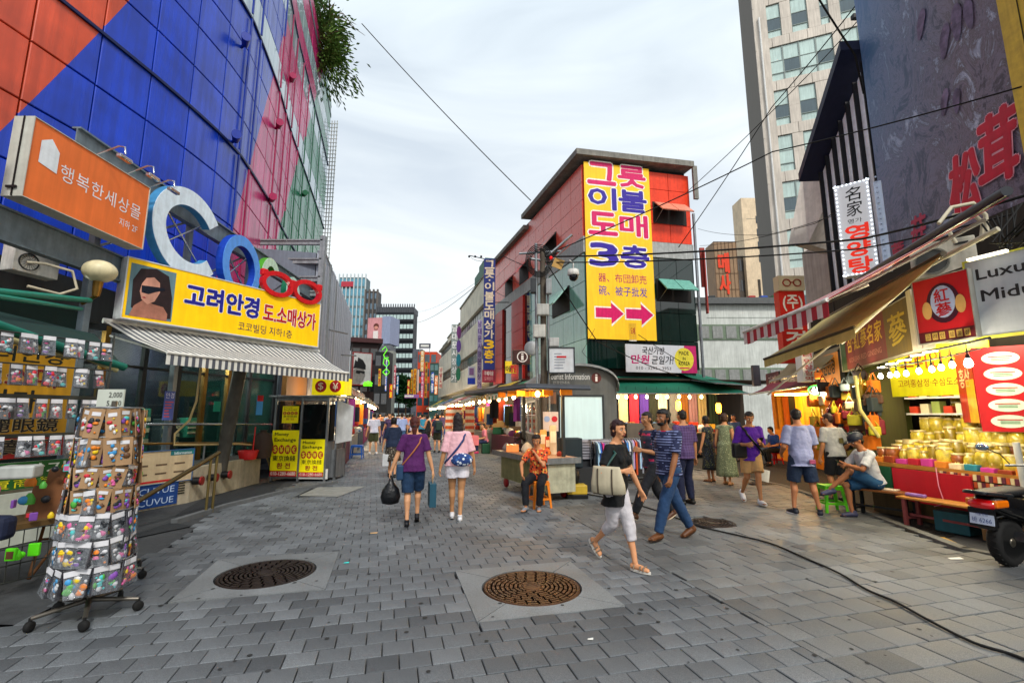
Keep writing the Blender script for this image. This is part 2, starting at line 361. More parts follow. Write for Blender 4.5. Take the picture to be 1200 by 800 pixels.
def clip_out(poly):                       # cut a paver against the plate squares: keep the largest outside piece
 for c, half, ang, R in HOLES:
  if R: continue
  ca, sa = math.cos(ang), math.sin(ang)
  loc = [((p[0] - c.x) * ca + (p[1] - c.y) * sa, -(p[0] - c.x) * sa + (p[1] - c.y) * ca) for p in poly]
  if all(abs(x) >= half or abs(y) >= half for x, y in loc) and not (min(x for x, _ in loc) < half and max(x for x, _ in loc) > -half and min(y for _, y in loc) < half and max(y for _, y in loc) > -half): continue
  x0, x1 = min(x for x, _ in loc), max(x for x, _ in loc); y0, y1 = min(y for _, y in loc), max(y for _, y in loc)
  opts = []
  if x0 < -half: opts.append((x0, -half, y0, y1))
  if x1 > half: opts.append((half, x1, y0, y1))
  if y0 < -half: opts.append((x0, x1, y0, -half))
  if y1 > half: opts.append((x0, x1, half, y1))
  opts = [o for o in opts if o[1] - o[0] > .03 and o[3] - o[2] > .03]
  if not opts: return None
  o = max(opts, key=lambda o: (o[1] - o[0]) * (o[3] - o[2]))
  q = [(o[0], o[2]), (o[1], o[2]), (o[1], o[3]), (o[0], o[3])]
  return [(c.x + x * ca - y * sa, c.y + x * sa + y * ca) for x, y in q]
 return poly
kerb_poly = [(-40, -3), (12, -3)] + [(p.x, p.y) for p in KERB] + [(4, 60), (-40, 60)]
RAMP = [(-9, 4.2), (-3.9, 4.0), (-4.3, 6.2), (-5.0, 8.4), (-5.15, 11.2), (-5.0, 14.6), (-12, 14.6)]
cells = []
def grid(pw, pd, u0, u1, v0, v1, m):
 v = v0; r = 0
 while v < v1:
  u = u0 + ((r * .47) % 1.0) * pw - pw
  while u < u1:
   uu0, uu1 = max(u, u0), min(u + pw, u1)
   if uu1 - uu0 > .04:
    g = .0035; poly = [S(uu0 + g, v + g), S(uu1 - g, v + g), S(uu1 - g, v + pd - g), S(uu0 + g, v + pd - g)]
    cc = S((uu0 + uu1) / 2, v + pd / 2)
    if cc.y > 2.3 and abs(cc.x) < cc.y * 1.25 + .8 and cc.y < 30 and in_poly(cc, kerb_poly) and not in_poly(cc, RAMP):
     p2 = clip_out([(q.x, q.y) for q in poly])
     if p2 and not any(R and (Vector((cc.x, cc.y)) - Vector((c.x, c.y))).length < R + .02 for c, h, a, R in HOLES): cells.append((cc, p2, m))
   u += pw
  v += pd; r += 1
grid(.212, .2, -14, 2.9, 1.0, 31, 0); grid(.29, .26, 2.9, 12, 1.0, 31, 1)
cells.sort(key=lambda t: t[0].length)
def paver_geo(b, poly, cx, cy, z, tilt):
 e = .006; n = len(poly); mx_ = sum(p[0] for p in poly) / n; my_ = sum(p[1] for p in poly) / n
 vs = [(x - cx, y - cy, -.045) for x, y in poly]
 vs += [(x - cx, y - cy, z - .004 + (x - mx_) * tilt[0] + (y - my_) * tilt[1]) for x, y in poly]
 for x, y in poly:
  d = Vector((mx_ - x, my_ - y)); d = d.normalized() * e * 1.2; vs.append((x + d.x - cx, y + d.y - cy, z + (x - mx_) * tilt[0] + (y - my_) * tilt[1]))
 fs = [(i, (i + 1) % n, n + (i + 1) % n, n + i) for i in range(n)] + [(n + i, n + (i + 1) % n, 2 * n + (i + 1) % n, 2 * n + i) for i in range(n)] + [tuple(range(2 * n, 3 * n))]
 b.add(vs, fs)
big = [B(), B()]; tones = [[], []]; cnt = 0
for cc, poly, m in cells:
 rnd = random.random(); z = random.uniform(-.003, .002); tl = (random.uniform(-.012, .012), random.uniform(-.012, .012))
 base = .5 + .35 * noise.noise(Vector((cc.x * .9, cc.y * .9, 3))); tn = max(0, min(1, base + random.gauss(0, .15) + (.28 if rnd > .96 else 0) - (.3 if rnd < .04 else 0)))
 inview = cc.y > 2.9 and abs(cc.x) < cc.y * 1.08
 if inview and cnt < 299:
  bb = B(); paver_geo(bb, poly, cc.x, cc.y, z, tl); me = bb.mesh('paver', [PAVER, PAVER2][m]); tone(me, tn); o = link('paver', me, pav); o.location = (cc.x, cc.y, 0); cnt += 1
 else:
  n0 = len(big[m].f); paver_geo(big[m], poly, 0, 0, z, tl); tones[m] += [tn] * (len(big[m].f) - n0)
for k in range(2):
 me = big[k].mesh('pavers', [PAVER, PAVER2][k]); tone(me, tones[k]); o = link('pavers', me, pav); o['kind'] = 'stuff'
# far paving beyond 30 m: same stone, joints only in the material's tone
b = B(); b.add([S(-16, 30.3, -.006), S(6, 30.3, -.006), S(9, 165, -.006), S(-22, 165, -.006)], [(0, 1, 2, 3)]); o = struct('far_pavement', b, PAVER); tone(o.data, .55)
# ramp and dark asphalt patches in front of the left building
b = B(); b.add([(x, y, -.012) for x, y in RAMP], [tuple(range(len(RAMP)))]); struct('side_path', b, mat('#3a3c3e', .85, var=.3, ns=1.5, bump=.4, bs=90))
b = B()
def strip(pts, z):
 b.add([(p.x, p.y, z) for p in pts], [tuple(range(len(pts)))])
strip([G(208, 601), G(262, 570), G(335, 563), G(318, 578), G(262, 591), G(200, 612)], -.006); strip([G(150, 628), G(200, 612), G(226, 616), G(150, 632)], .004)
strip([G(365, 572), G(420, 570), G(395, 581), G(345, 582)], .0035)
o = struct('asphalt_patch', b, [mat('#26292c', .9, bump=.4)])
b = B(); strip([G(372, 571), G(428, 570), G(396, 582), G(350, 581)], .007); struct('pale_slab', b, mat('#8a8a84', .7, dirt=.2))
b = B(); pts = [G(200, 613), G(262, 594), G(330, 577), G(392, 566)]
for i in range(3): b.slab(pts[i + 1], pts[i], -.03, .06, .1)
struct('kerb_edge', b, mat('#5a5d5f', .8, bump=.2))
b = B(); gr = random.Random(4)
for i in range(260):
 y = gr.uniform(3, 14); x = gr.uniform(-.8, .9) * y; r_ = gr.uniform(.008, .022)
 if -4 < x < 5: b.add([(x + r_ * math.cos(a * 1.05) * gr.uniform(.8, 1.2), y + r_ * math.sin(a * 1.05), .0045) for a in range(6)], [tuple(range(6))])
struct('gum_stains', b, mat('#2a2b2b', .8))
# black cable across the paving
pts = [G(x, y, .014) for x, y in [(640, 573), (690, 579), (735, 588), (770, 598), (810, 613), (830, 619), (870, 628), (905, 637), (945, 654), (985, 672), (1015, 690), (1050, 705), (1090, 727), (1140, 752), (1185, 766), (1230, 784)]]
sm = []
for i in range(len(pts) - 1):
 p0, p1, p2, p3 = pts[max(i - 1, 0)], pts[i], pts[i + 1], pts[min(i + 2, len(pts) - 1)]
 for k in range(5):
  t = k / 5; sm.append(.5 * ((2 * p1) + (p2 - p0) * t + (2 * p0 - 5 * p1 + 4 * p2 - p3) * t * t + (3 * p1 - p0 - 3 * p2 + p3) * t ** 3))
b = B(); b.tube(sm, .011, 6); single('cable', b, RUBBER, 'black power cable snaking across the paving to the right foreground', 'cable')
for i, (px, py, c, lab, s) in enumerate([(1120, 655, '#e8e8e4', 'white paper scrap lying on the paving before the motor scooter', .07), (406, 660, '#3ad0c8', 'small turquoise wrapper on the paving right of the dark manhole', .03), (438, 625, '#c8a070', 'small tan wrapper on the paving behind the women walking', .05), (692, 750, '#d8d8d0', 'tiny pale scrap on the pavers below the orange manhole', .02)]):
 g = G(px, py); b = B(); b.sheet((-s, -s * .25, 0), (s, -s * .4, .004), (s, s * .3, .012), (-s, s * .35, .002), .002); single('litter', b, mat(c, .7), lab, 'litter', (g.x, g.y, .006), random.uniform(-.3, .3))
# ============================================================ LEFT: curved clad building
PATH = [(-9.5, 3.0), (-9.15, 6.5), (-8.85, 8.5), (-8.6, 10.5), (-8.5, 12.2), (-8.55, 13.6), (-8.85, 15.0), (-9.3, 16.9), (-10.2, 19.9), (-11.1, 23.4), (-12.2, 27.6), (-13.2, 31.3)]
def path_at(s):
 for i in range(len(PATH) - 1):
  a, c = Vector(PATH[i]), Vector(PATH[i + 1]); l = (c - a).length
  if s <= l or i == len(PATH) - 2: return a + (c - a) * (s / l)
  s -= l
PLEN = sum((Vector(PATH[i + 1]) - Vector(PATH[i])).length for i in range(len(PATH) - 1))
CLAD, t, bs = custom('cladding'); 
def nd(t, typ, **k):
 n = t.nodes.new(typ)
 for a, v in k.items():
  if isinstance(v, (int, float, tuple)) and a in n.inputs: n.inputs[a].default_value = v
  else: setattr(n, a, v)
 return n
def math_(t, op, a, b_=None, c=None):
 n = t.nodes.new('ShaderNodeMath'); n.operation = op
 for i, v in enumerate((a, b_, c)):
  if v is None: continue
  if isinstance(v, (int, float)): n.inputs[i].default_value = v
  else: t.links.new(v, n.inputs[i])
 return n.outputs[0]
def mixc(t, f, a, b_):
 n = t.nodes.new('ShaderNodeMix'); n.data_type = 'RGBA'
 for k, v in (('Factor', f), ('A', a), ('B', b_)):
  if isinstance(v, (int, float)): n.inputs[k].default_value = v
  elif isinstance(v, tuple): n.inputs[k].default_value = (*v[:3], 1)
  else: t.links.new(v, n.inputs[k])
 return n.outputs['Result']
geo = t.nodes.new('ShaderNodeNewGeometry'); sp = t.nodes.new('ShaderNodeSeparateXYZ'); t.links.new(geo.outputs['Position'], sp.inputs[0])
X_, Y_, Z_ = sp.outputs
def above(k, z0, y0, q=0):     # 1 where z > z0 + k (y-y0) + q (y-y0)^2
 d = math_(t, 'SUBTRACT', Y_, y0); lim = math_(t, 'ADD', math_(t, 'MULTIPLY', d, k), z0)
 if q: lim = math_(t, 'ADD', lim, math_(t, 'MULTIPLY', math_(t, 'MULTIPLY', d, d), q))
 return math_(t, 'GREATER_THAN', Z_, lim)
c1 = mixc(t, above(1.8, 10.8, 19.9), lin('#16805a'), lin('#d02e78'))
c2 = mixc(t, above(2.9, 7.85, 13.9), c1, lin('#1240c4'))
c3 = mixc(t, above(2.35, 6.5, 7.56, .05), c2, lin('#d8502e'))
tcn = t.nodes.new('ShaderNodeTexCoord'); nn = nd(t, 'ShaderNodeTexNoise', Scale=1.4, Detail=6.0); t.links.new(geo.outputs['Position'], nn.inputs['Vector'])
mr = nd(t, 'ShaderNodeMapRange'); mr.inputs['From Min'].default_value = .3; mr.inputs['From Max'].default_value = .7; mr.inputs['To Min'].default_value = .72; mr.inputs['To Max'].default_value = 1.12
t.links.new(nn.outputs['Fac'], mr.inputs['Value'])
m_ = t.nodes.new('ShaderNodeMix'); m_.data_type = 'RGBA'; m_.blend_type = 'MULTIPLY'; m_.inputs['Factor'].default_value = 1
t.links.new(c3, m_.inputs['A']); mg = nd(t, 'ShaderNodeMapping'); mg.inputs['Scale'].default_value = (4, 4, .22); t.links.new(geo.outputs['Position'], mg.inputs['Vector']); n5 = nd(t, 'ShaderNodeTexNoise', Scale=1.6, Detail=7.0); t.links.new(mg.outputs['Vector'], n5.inputs['Vector'])
m5 = nd(t, 'ShaderNodeMapRange'); m5.inputs['From Min'].default_value = .38; m5.inputs['From Max'].default_value = .6; m5.inputs['To Min'].default_value = .8; m5.inputs['To Max'].default_value = 1.05; t.links.new(n5.outputs['Fac'], m5.inputs['Value'])
t.links.new(math_(t, 'MULTIPLY', mr.outputs['Result'], m5.outputs['Result']), m_.inputs['B']); t.links.new(m_.outputs['Result'], bs.inputs['Base Color'])
m6 = nd(t, 'ShaderNodeMapRange'); m6.inputs['To Min'].default_value = .42; m6.inputs['To Max'].default_value = .14; t.links.new(n5.outputs['Fac'], m6.inputs['Value']); t.links.new(m6.outputs['Result'], bs.inputs['Roughness'])
bs.inputs['Roughness'].default_value = .24; bs.inputs['Specular IOR Level'].default_value = .45; bs.inputs['Coat Weight'].default_value = .12; bs.inputs['Coat Roughness'].default_value = .08
WTOP = 23.0
T = thing('department_store', 'curved building clad in orange, blue, pink and green glossy panels behind the yellow eyewear sign', 'building', (-8.6, 12, 0))
O = Vector((-8.6, 12, 0))
def inward(s): 
 a, c = path_at(max(0, s - .3)), path_at(min(PLEN, s + .3)); d = (c - a).normalized(); return Vector((-d.y, d.x))
b = B(); NS = 30
for i in range(NS):
 p, q = path_at(PLEN * i / NS), path_at(PLEN * (i + 1) / NS); n0, n1 = inward(PLEN * i / NS) * .13, inward(PLEN * (i + 1) / NS) * .13
 p2, q2 = p + n0, q + n1; p3, q3 = p + n0 * 20, q + n1 * 20
 b.prism([(v.x - O.x, v.y - O.y) for v in (p2, q2, q3, p3)], 0, WTOP - .05)
part('wall', b, mat('#070b20', .7), T)
PW = 1.2; ncol = int(PLEN / PW); rows = []; z = 3.7
WIN = {14.5: 1, 18.1: 1, 21.7: 1}
while z < WTOP - .1: rows.append(z); z += 1.2
SEAMS = [9.7, 14.5, 19.3]
panels = []
for c in range(ncol):
 for z in rows:
  s0 = c * PW; pm = path_at(s0 + PW / 2); d = Vector((pm.x, pm.y, z - EYE))
  rr = ray(0, 0); inv = pm.y > 4
  ye = (z + .6 - EYE) / pm.y; ypix_ok = ye < 1.2
  panels.append((d.length, c, z, inv and ypix_ok and pm.x / pm.y > -1.35))
panels.sort(key=lambda t: (not t[3], t[0])); GLZ = glassm('#b9cdd6', .04)
bigp = B(); k = 0
for dist, c, z, vis in panels:
 s0, s1 = c * PW, (c + 1) * PW; g = .014
 p, q = path_at(s0 + g), path_at(s1 - g); n = inward((s0 + s1) / 2) * .1; z0, z1 = z + g, z + 1.2 - g
 win = any(abs(z - w0) < .05 for w0 in (14.5, 18.1 + .0, 20.5)) and c > 7
 off = inward((s0 + s1) / 2) * random.uniform(0, .006)
 def geo_(bb, o):
  P4 = [Vector((p.x + off.x, p.y + off.y, z0)) - o, Vector((q.x + off.x, q.y + off.y, z0)) - o, Vector((q.x + off.x, q.y + off.y, z1)) - o, Vector((p.x + off.x, p.y + off.y, z1)) - o]
  nn_ = Vector((n.x, n.y, 0)); e = .02; cc = sum(P4, Vector()) / 4
  F4 = [v + (cc - v).normalized() * e for v in P4]; P4 = [v + nn_ * .12 for v in P4]; K4 = [v + nn_ for v in P4]
  bb.add(F4 + P4 + K4, [(0, 1, 2, 3)] + [(i, 4 + i, 4 + (i + 1) % 4, (i + 1) % 4) for i in range(4)] + [(4 + i, 8 + i, 8 + (i + 1) % 4, 4 + (i + 1) % 4) for i in range(4)])
 if k < 292 and vis:
  o = Vector((p.x, p.y, z0)); bb = B(); geo_(bb, o); ob = part('window_pane' if win else 'panel', bb, GLZ if win else CLAD, T); ob.location = o - O; k += 1
 else:
  geo_(bigp, O)
part('panels', bigp, CLAD, T, stuff=True)
# dark seams, vertical fins, round lamps
for z in SEAMS:
 b = B()
 for i in range(40):
  p, q = path_at(PLEN * i / 40) - inward(PLEN * i / 40) * .05, path_at(PLEN * (i + 1) / 40) - inward(PLEN * (i + 1) / 40) * .05
  b.slab((p.x - O.x, p.y - O.y), (q.x - O.x, q.y - O.y), z - .035, z + .035, .09)
 part('seam_rail', b, mat('#0c1a4c', .5), T)
FINP = mat('#0f2f96', .35); FINR = mat('#a01850', .35); FING = mat('#0f5a3a', .35)
def band(y, z): return 2 if (z < 10.8 + 1.8 * (y - 19.9)) and z < 7.85 + 2.9 * (y - 13.9) else (1 if z < 7.85 + 2.9 * (y - 13.9) else 0)
for s in [10.6, 11.5, 14.2, 15.6, 17.0, 18.6, 20.2, 22.2, 24.6]:
 p = path_at(s)
 for z0, z1 in ((3.8, 9.6), (9.8, 14.4), (14.6, 19.2)):
  nn_ = 6
  for j in range(nn_):
   a, c = z0 + (z1 - z0) * j / nn_, z0 + (z1 - z0) * (j + 1) / nn_
   if band(p.y, (a + c) / 2) == 2 and s < 20: pass
   bb = B(); q = p - inward(s) * .05; bb.box(-.02, .02, -.035, .03, a, c - .002); m_f = [FINP, FINR, FING][band(p.y, (a + c) / 2)]
   if j == 0 or True: ob = part('fin', bb, m_f, T); ob.location = (q.x - O.x, q.y - O.y, 0)
for px, py, Y, m in [(283, 56, 13.2, FINP), (274, 167, 13.1, FINP), (323, 151, 16.5, FINR), (315, 236, 16.6, FINR), (354, 230, 21, FING), (339, 97, 17.5, FINR)]:
 q = P(px, py, Y); bb = B()
 bb.tube([(-.15, 0, 0), (.1, -.15, 0)], .05, 8); bb.tube([(.06, -.12, 0), (.26, -.42, -.02)], [.1, .13], 12); bb.tube([(.26, -.42, -.02), (.3, -.48, -.025)], [.14, .14], 12)
 ob = part('spotlight', bb, m, T); 
 # keep each lamp on the wall
 best = min((path_at(s * .1) for s in range(int(PLEN * 10))), key=lambda v: abs(v.x / v.y - q.x / q.y)); kx = best.y / q.y
 ob.location = Vector((best.x + .1, best.y, EYE + (q.z - EYE) * kx)) - O
# rooftop tree
def leaf_crown(name, parent, centre, R, n, size, m, droop=.3, seed=1, thin=True, hole=.0):
 rnd = random.Random(seed); vs, fs = [], []
 clumps = [Vector((rnd.gauss(0, .42) * R[0], rnd.gauss(0, .42) * R[1], rnd.gauss(0, .4) * R[2])) for _ in range(28)]
 for i in range(n):
  c = rnd.choice(clumps); p = c + Vector((rnd.gauss(0, .2) * R[0], rnd.gauss(0, .2) * R[1], rnd.gauss(0, .17) * R[2]))
  d = Vector((p.x / R[0], p.y / R[1], p.z / R[2] * .7)); d = (d.normalized() if d.length > .01 else Vector((0, 0, 1))) + Vector((rnd.gauss(0, .4), rnd.gauss(0, .4), rnd.gauss(0, .4) - droop)); d.normalize()
  a = d.cross(Vector((rnd.random(), rnd.random(), rnd.random()))).normalized(); l = size * rnd.uniform(.6, 1.5); w_ = l * (.16 if thin else .45)
  k = len(vs); vs += [p - a * w_ * .3, p + d * l * .5 - a * w_, p + d * l, p + d * l * .5 + a * w_]; fs.append((k, k + 1, k + 2, k + 3))
 b = B(); b.add([v + Vector(centre) for v in vs], fs); return part(name, b, m, parent)
LEAF = mat('#4a6a2c', .6, var=.5, ns=1.6); LEAF2 = mat('#5c7c36', .6, var=.45, ns=1.6)
tp = P(380, 42, 25.5)
T2 = thing('pine_tree', 'green feathery tree leaning out over the roof edge of the curved colourful building', 'tree', (tp.x - 1.2, tp.y, WTOP - 1.2))
b = B(); b.tube([(0, 0, 0), (.3, 0, 1.6), (1.0, 0, 3.2), (1.6, .1, 5)], [.22, .18, .12, .05], 8); part('trunk', b, mat('#4a3828', .9), T2)
b = B(); rr_ = random.Random(5)
for i in range(26):
 a = rr_.uniform(0, 6.28); e = rr_.uniform(-.6, .9); l = rr_.uniform(1.2, 2.9); st = Vector((.3, 0, 1.6)).lerp(Vector((1.5, 0, 4.5)), rr_.random())
 b.tube([st, st + Vector((math.cos(a) * l * .5, math.sin(a) * l * .5, e * l * .5)), st + Vector((math.cos(a) * l, math.sin(a) * l, e * l * .7 - .3))], [.06, .035, .01], 5)
part('limb', b, mat('#6a5440', .9), T2)
leaf_crown('crown', T2, (.5, 0, 3.2), (1.9, 1.9, 2.8), 6500, .26, LEAF, .25, 3)
leaf_crown('crown', T2, (1.0, 0, 1.7), (1.8, 1.8, 2.2), 3400, .30, LEAF2, .5, 4)
# planter parapet
b = B()
for i in range(30): 
 p, q = path_at(PLEN * i / 30), path_at(PLEN * (i + 1) / 30); b.slab((p.x + .02 - O.x, p.y - O.y), (q.x + .02 - O.x, q.y - O.y), WTOP, WTOP + .25, .4)
part('parapet', b, GREYP, T)
# lattice screen at the far end
T = thing('lattice_screen', 'tall white steel lattice screen at the far end of the colourful building', 'screen', (-13.0, 31.5, 0))
b = B(); A_ = P(371, 400, 31.8); 
for i in range(7): b.box(i * .19, i * .19 + .05, 0, .08, 2, 23)
part('upright', b, mat('#b9bdbd', .6), T)
b = B()
for j in range(70): b.box(-.05, 1.25, -.03, .0, 2 + j * .3, 2.05 + j * .3)
part('crossbar', b, mat('#b9bdbd', .6), T)
T.location = (P(383, 300, 31.8).x - .95, 31.6, 0)
# ============================================================ LEFT: podium steel frame, big letters, signs
FRA, FRB = Vector((-6.85, 5.2)), Vector((-7.2, 16.7))
def onframe(px, off=0):           # plan point of the frame line seen at column px (row ~250)
 a, c = FRA + Vector((off, 0)), FRB + Vector((off, 0)); r = (px - 600) / (F * CP - 150 * SP * 1.0); d = c - a
 t = (a.x - r * a.y) / (r * d.y - d.x); return a + d * t
T = thing('podium_girders', 'grey steel beam frame along the podium carrying the big pale blue letters', 'girders', (FRA.x, FRA.y, 0), math.atan2((FRB - FRA).y, (FRB - FRA).x)); FL = (FRB - FRA).length
def beam(x0, x1, z0, z1, name='beam'):
 b = B(); b.box(x0, x1, .05, .07, z0 + .03, z1 - .03); b.box(x0, x1, 0, .14, z1 - .03, z1); b.box(x0, x1, 0, .14, z0, z0 + .03); part(name, b, GREYP, T)
s_of = lambda Y: (Y - FRA.y) / (FRB - FRA).y * FL
beam(s_of(6.9), FL, 5.72, 6.18); beam(0, FL, 3.95, 4.42); 
for Y in (6.0, 7.6, 9.9, 12.4, 14.6, 16.6):
 b = B(); b.box(s_of(Y) - .06, s_of(Y) + .06, .1, .2, 0, 5.8 if Y > 6.9 else 4.0); part('post', b, GREYP, T)
b = B()
for Y in (7.6, 9.9, 12.4): b.tube([(s_of(Y), .16, 4.42), (s_of(Y + 2.1), .16, 5.74)], .025, 6)
part('brace', b, STEEL, T)
# blue podium wall behind the frame
b = B(); b.slab((-7.6, 3.5), (-8.0, 17.2), 3.3, 4.0, .25); 
single('podium_roof', b, DSTEEL, 'dark flat roof edge above the ground floor shops at left', 'roof edge')
# steel pergola behind (horizontal channels)
T = thing('steel_gantry', 'grey steel gantry of horizontal channels and tall posts beside the ribbed wall', 'gantry', (0, 0, 0))
pA = P(378, 300, 16.4)
b = B(); b.box(pA.x - .09, pA.x + .09, pA.y - .09, pA.y + .09, 0, P(378, 277, 16.4).z); part('post', b, GALV, T)
for py in (281, 303, 324, 341):
 z = P(378, py + 6, 16.4).z; b = B(); b.box(pA.x - 2.9, pA.x, pA.y - .05, pA.y + .06, z, z + .17); b.box(pA.x - 2.9, pA.x, pA.y - .09, pA.y - .05, z + .14, z + .19); part('channel', b, GALV, T)
for i, px in enumerate((387, 395, 401)):
 Y = 18.2 + i * 2.2; q = P(px, 300, Y); b = B(); b.box(q.x - .07, q.x + .07, q.y - .07, q.y + .07, 0, 7.6 - .05 * i); part('post', b, GALV, T)
b = B(); q = P(401, 300, 22.6); b.tube([(pA.x, pA.y, 7.6), (q.x, q.y, 7.55)], .06, 6); part('top_rail', b, GALV, T)
# ribbed grey wall along the street
RA, RB = S(-2.65, 17.6) + Vector((-2.6, -.9, 0)), None
RA = Vector((-6.95, 16.6)); RB = Vector((-9.95, 28.6))
T = thing('ribbed_building', 'long low grey building of vertical metal ribs along the left side of the market street', 'building', (RA.x, RA.y, 0), math.atan2((RB - RA).y, (RB - RA).x)); l = (RB - RA).length
b = B(); b.box(0, l, .25, 3, 0, 7.5); b.box(0, l, .0, .3, 3.4, 4.4); part('wall', b, mat('#6c7380', .6, .2), T)
n = int(l / .26)
for i in range(n):
 b = B(); x = i * .26; b.box(x, x + .17, -.02, .22, 3.5, 7.7 - .12 * (i % 5 == 0)); part('rib', b, mat(['#a2a8b4', '#8f96a4', '#b0b4bf'][i % 3], .45, .3, dirt=.15), T)
b = B(); b.tube([(2, -.1, 5), (4, -.6, 5.2)], .04, 6); b.tube([(7, -.1, 4.6), (8, -.7, 4.7)], .04, 6); part('bracket', b, STEEL, T)
# air conditioner and globe lamp
T = thing('air_conditioner', 'white outdoor air conditioner unit with two fans on the ledge under the orange sign', 'air conditioner', (-7.3, 6.6, 3.72), math.radians(78))
T.scale = (.62, .62, .62)
b = B(); b.box(0, .95, 0, .4, 0, 1.0, bev=.02); part('casing', b, WHITE, T)
for z in (.27, .73):
 b = B(); ring(b, .3, z, .21, .21, .02, -.03, 0); 
 for k in range(9): b.box(-.2, .2, -.022, -.019, -.003, .003, M=TR(.3, 0, z) @ RY(k * PI / 9))
 part('fan_guard', b, DSTEEL, T)
b = B(); b.tube([(.2, -.05, .05), (.5, -.15, .1), (1.0, -.3, .05), (1.2, -.25, -.35), (.8, -.3, -.6), (.2, -.2, -.55)], .035, 8)
single('hose', b, mat('#b9b09a', .6), 'pale insulated hose looping below the outdoor unit at left', 'hose', (-7.0, 6.35, 3.75), math.radians(78)).scale = (.6, .6, .6)
q = P(117, 318, 7.2); T = thing('globe_lamp', 'oval cream globe lamp beside the left end of the yellow eyewear sign', 'lamp', q)
b = B(); b.ball((0, 0, 0), .22, 20, sz=.8, sx=1.05); part('globe', b, mat('#d6cba4', .4), T); b = B(); b.tube([(0, 0, -.16), (-.03, .02, -.4)], [.07, .05], 10); b.tube([(-.03, .02, -.4), (-.3, .1, -.5)], .03, 6); part('bracket', b, BRASS, T)
# orange sign
T, w_, h_ = board('orange_sign', 'orange box sign with white house symbol and Korean lettering above the shops at left', 'sign', (-6.56, 5.9), (-6.55, 7.95), 4.52, 5.66, .26, mat('#e87434', .5, var=.08, ns=2), mat('#b9bab0', .5), frame=.012)
b = B(); b.add([(.13, -.006, .56), (.40, -.006, .52), (.40, -.006, .84), (.27, -.006, .98), (.13, -.006, .88)], [(0, 1, 2, 3, 4)]); part('symbol', b, mat('#dfe6ec', .6), T)
lettering(T, '행복한세상몰', .45, .47, 1.92, .72, mat('#e8e8ec', .6), bold=.0, space=1.1); lettering(T, '지하 2F', 1.52, .22, 1.9, .36, mat('#e8e8ec', .6), bold=.0)
b = B(); b.box(-.03, -.018, .11, .125, -.01, 1.15); b.box(-.04, -.02, .06, .2, .1, .13); part('seam', b, BLACK, T)
for Y in (6.95, 7.55, 8.05):
 T2 = thing('sign_lamp', 'small chrome arm lamp leaning over the %s of the orange sign' % {6.95: 'middle', 7.55: 'right part', 8.05: 'far right corner'}[Y], 'lamp', (-6.6, Y, 5.7), group='arm lamps over the orange sign')
 b = B(); b.tube([(-.1, 0, 0), (.32, -.02, .16), (.42, -.02, .14), (.44, -.02, .02)], .014, 6); part('arm', b, CHROME, T2)
 b = B(); b.box(.36, .44, -.1, .14, -.06, 0, bev=.012); part('head', b, CHROME, T2)
# yellow slice of another sign at the frame's edge
T, w_, h_ = board('yellow_sign', 'sliver of a yellow sign at the left edge beside the orange sign', 'sign', (-6.62, 4.6), (-6.6, 5.5), 4.5, 5.35, .1, YELM, WHITE)
b = B(); b.box(0, 1.5, 0, .1, 0, 1.3); single('teal_shutter', b, mat('#0f4a56', .5), 'dark teal wall panel under the orange sign at the left edge', 'panel', (-7.0, 4.35, 2.95), math.radians(92))
# big letters C O C O and the red glasses: each stands on the frame
def biglet(ch, pxa, pxb, pya, pyb, m1, m2, lab, a0=None, a1=None, th=.16, wd=.2):
 A_, C_ = onframe(pxa, .12), onframe(pxb, .12); Am = (A_ + C_) / 2
 z1 = P(0, pya, Am.y).z; z0 = P(0, pyb, Am.y).z
 r = thing('sign_letter', lab, 'letter', (A_.x, A_.y, z0), math.atan2((C_ - A_).y, (C_ - A_).x), 'big letters on the steel frame'); w2, h2 = (C_ - A_).length, z1 - z0
 b = B(); ring(b, w2 / 2, h2 / 2, w2 / 2, h2 / 2, wd, -th, 0, 1, 40, a0 or 0, a1 or 2 * PI); part('side', b, [m1, m2], r)
 b = B(); ring(b, w2 / 2, h2 / 2, w2 / 2 - .004, h2 / 2 - .004, wd - .01, -th - .01, -th + .01, 0, 40, a0 or 0, a1 or 2 * PI); part('face', b, m1, r)
 b = B(); b.tube([(w2 * .15, .02, h2 * .2), (w2 * .85, .06, h2 * .8)], .02, 6); b.tube([(w2 * .85, .02, h2 * .2), (w2 * .15, .06, h2 * .8)], .02, 6); part('bracket', b, CHROME, r)
biglet('C', 168, 256, 226, 326, mat('#dcecf8', .45), mat('#3f86b8', .45), 'large pale blue letter C, nearest of the big letters on the steel frame', math.radians(38), math.radians(322), wd=.36)
biglet('O', 258, 304, 278, 352, mat('#5a9cf0', .45), mat('#123fae', .45), 'mid blue letter O standing right of the large pale C', wd=.27)
biglet('C', 305, 328, 303, 356, mat('#c4e0c8', .45), mat('#4d9a26', .45), 'pale letter C with green sides behind the red glasses', math.radians(40), math.radians(320), wd=.24)
biglet('O', 336, 352, 325, 362, mat('#b8dcd0', .45), mat('#14684a', .45), 'dark green edged letter O, last of the big letters above the red glasses', wd=.22)
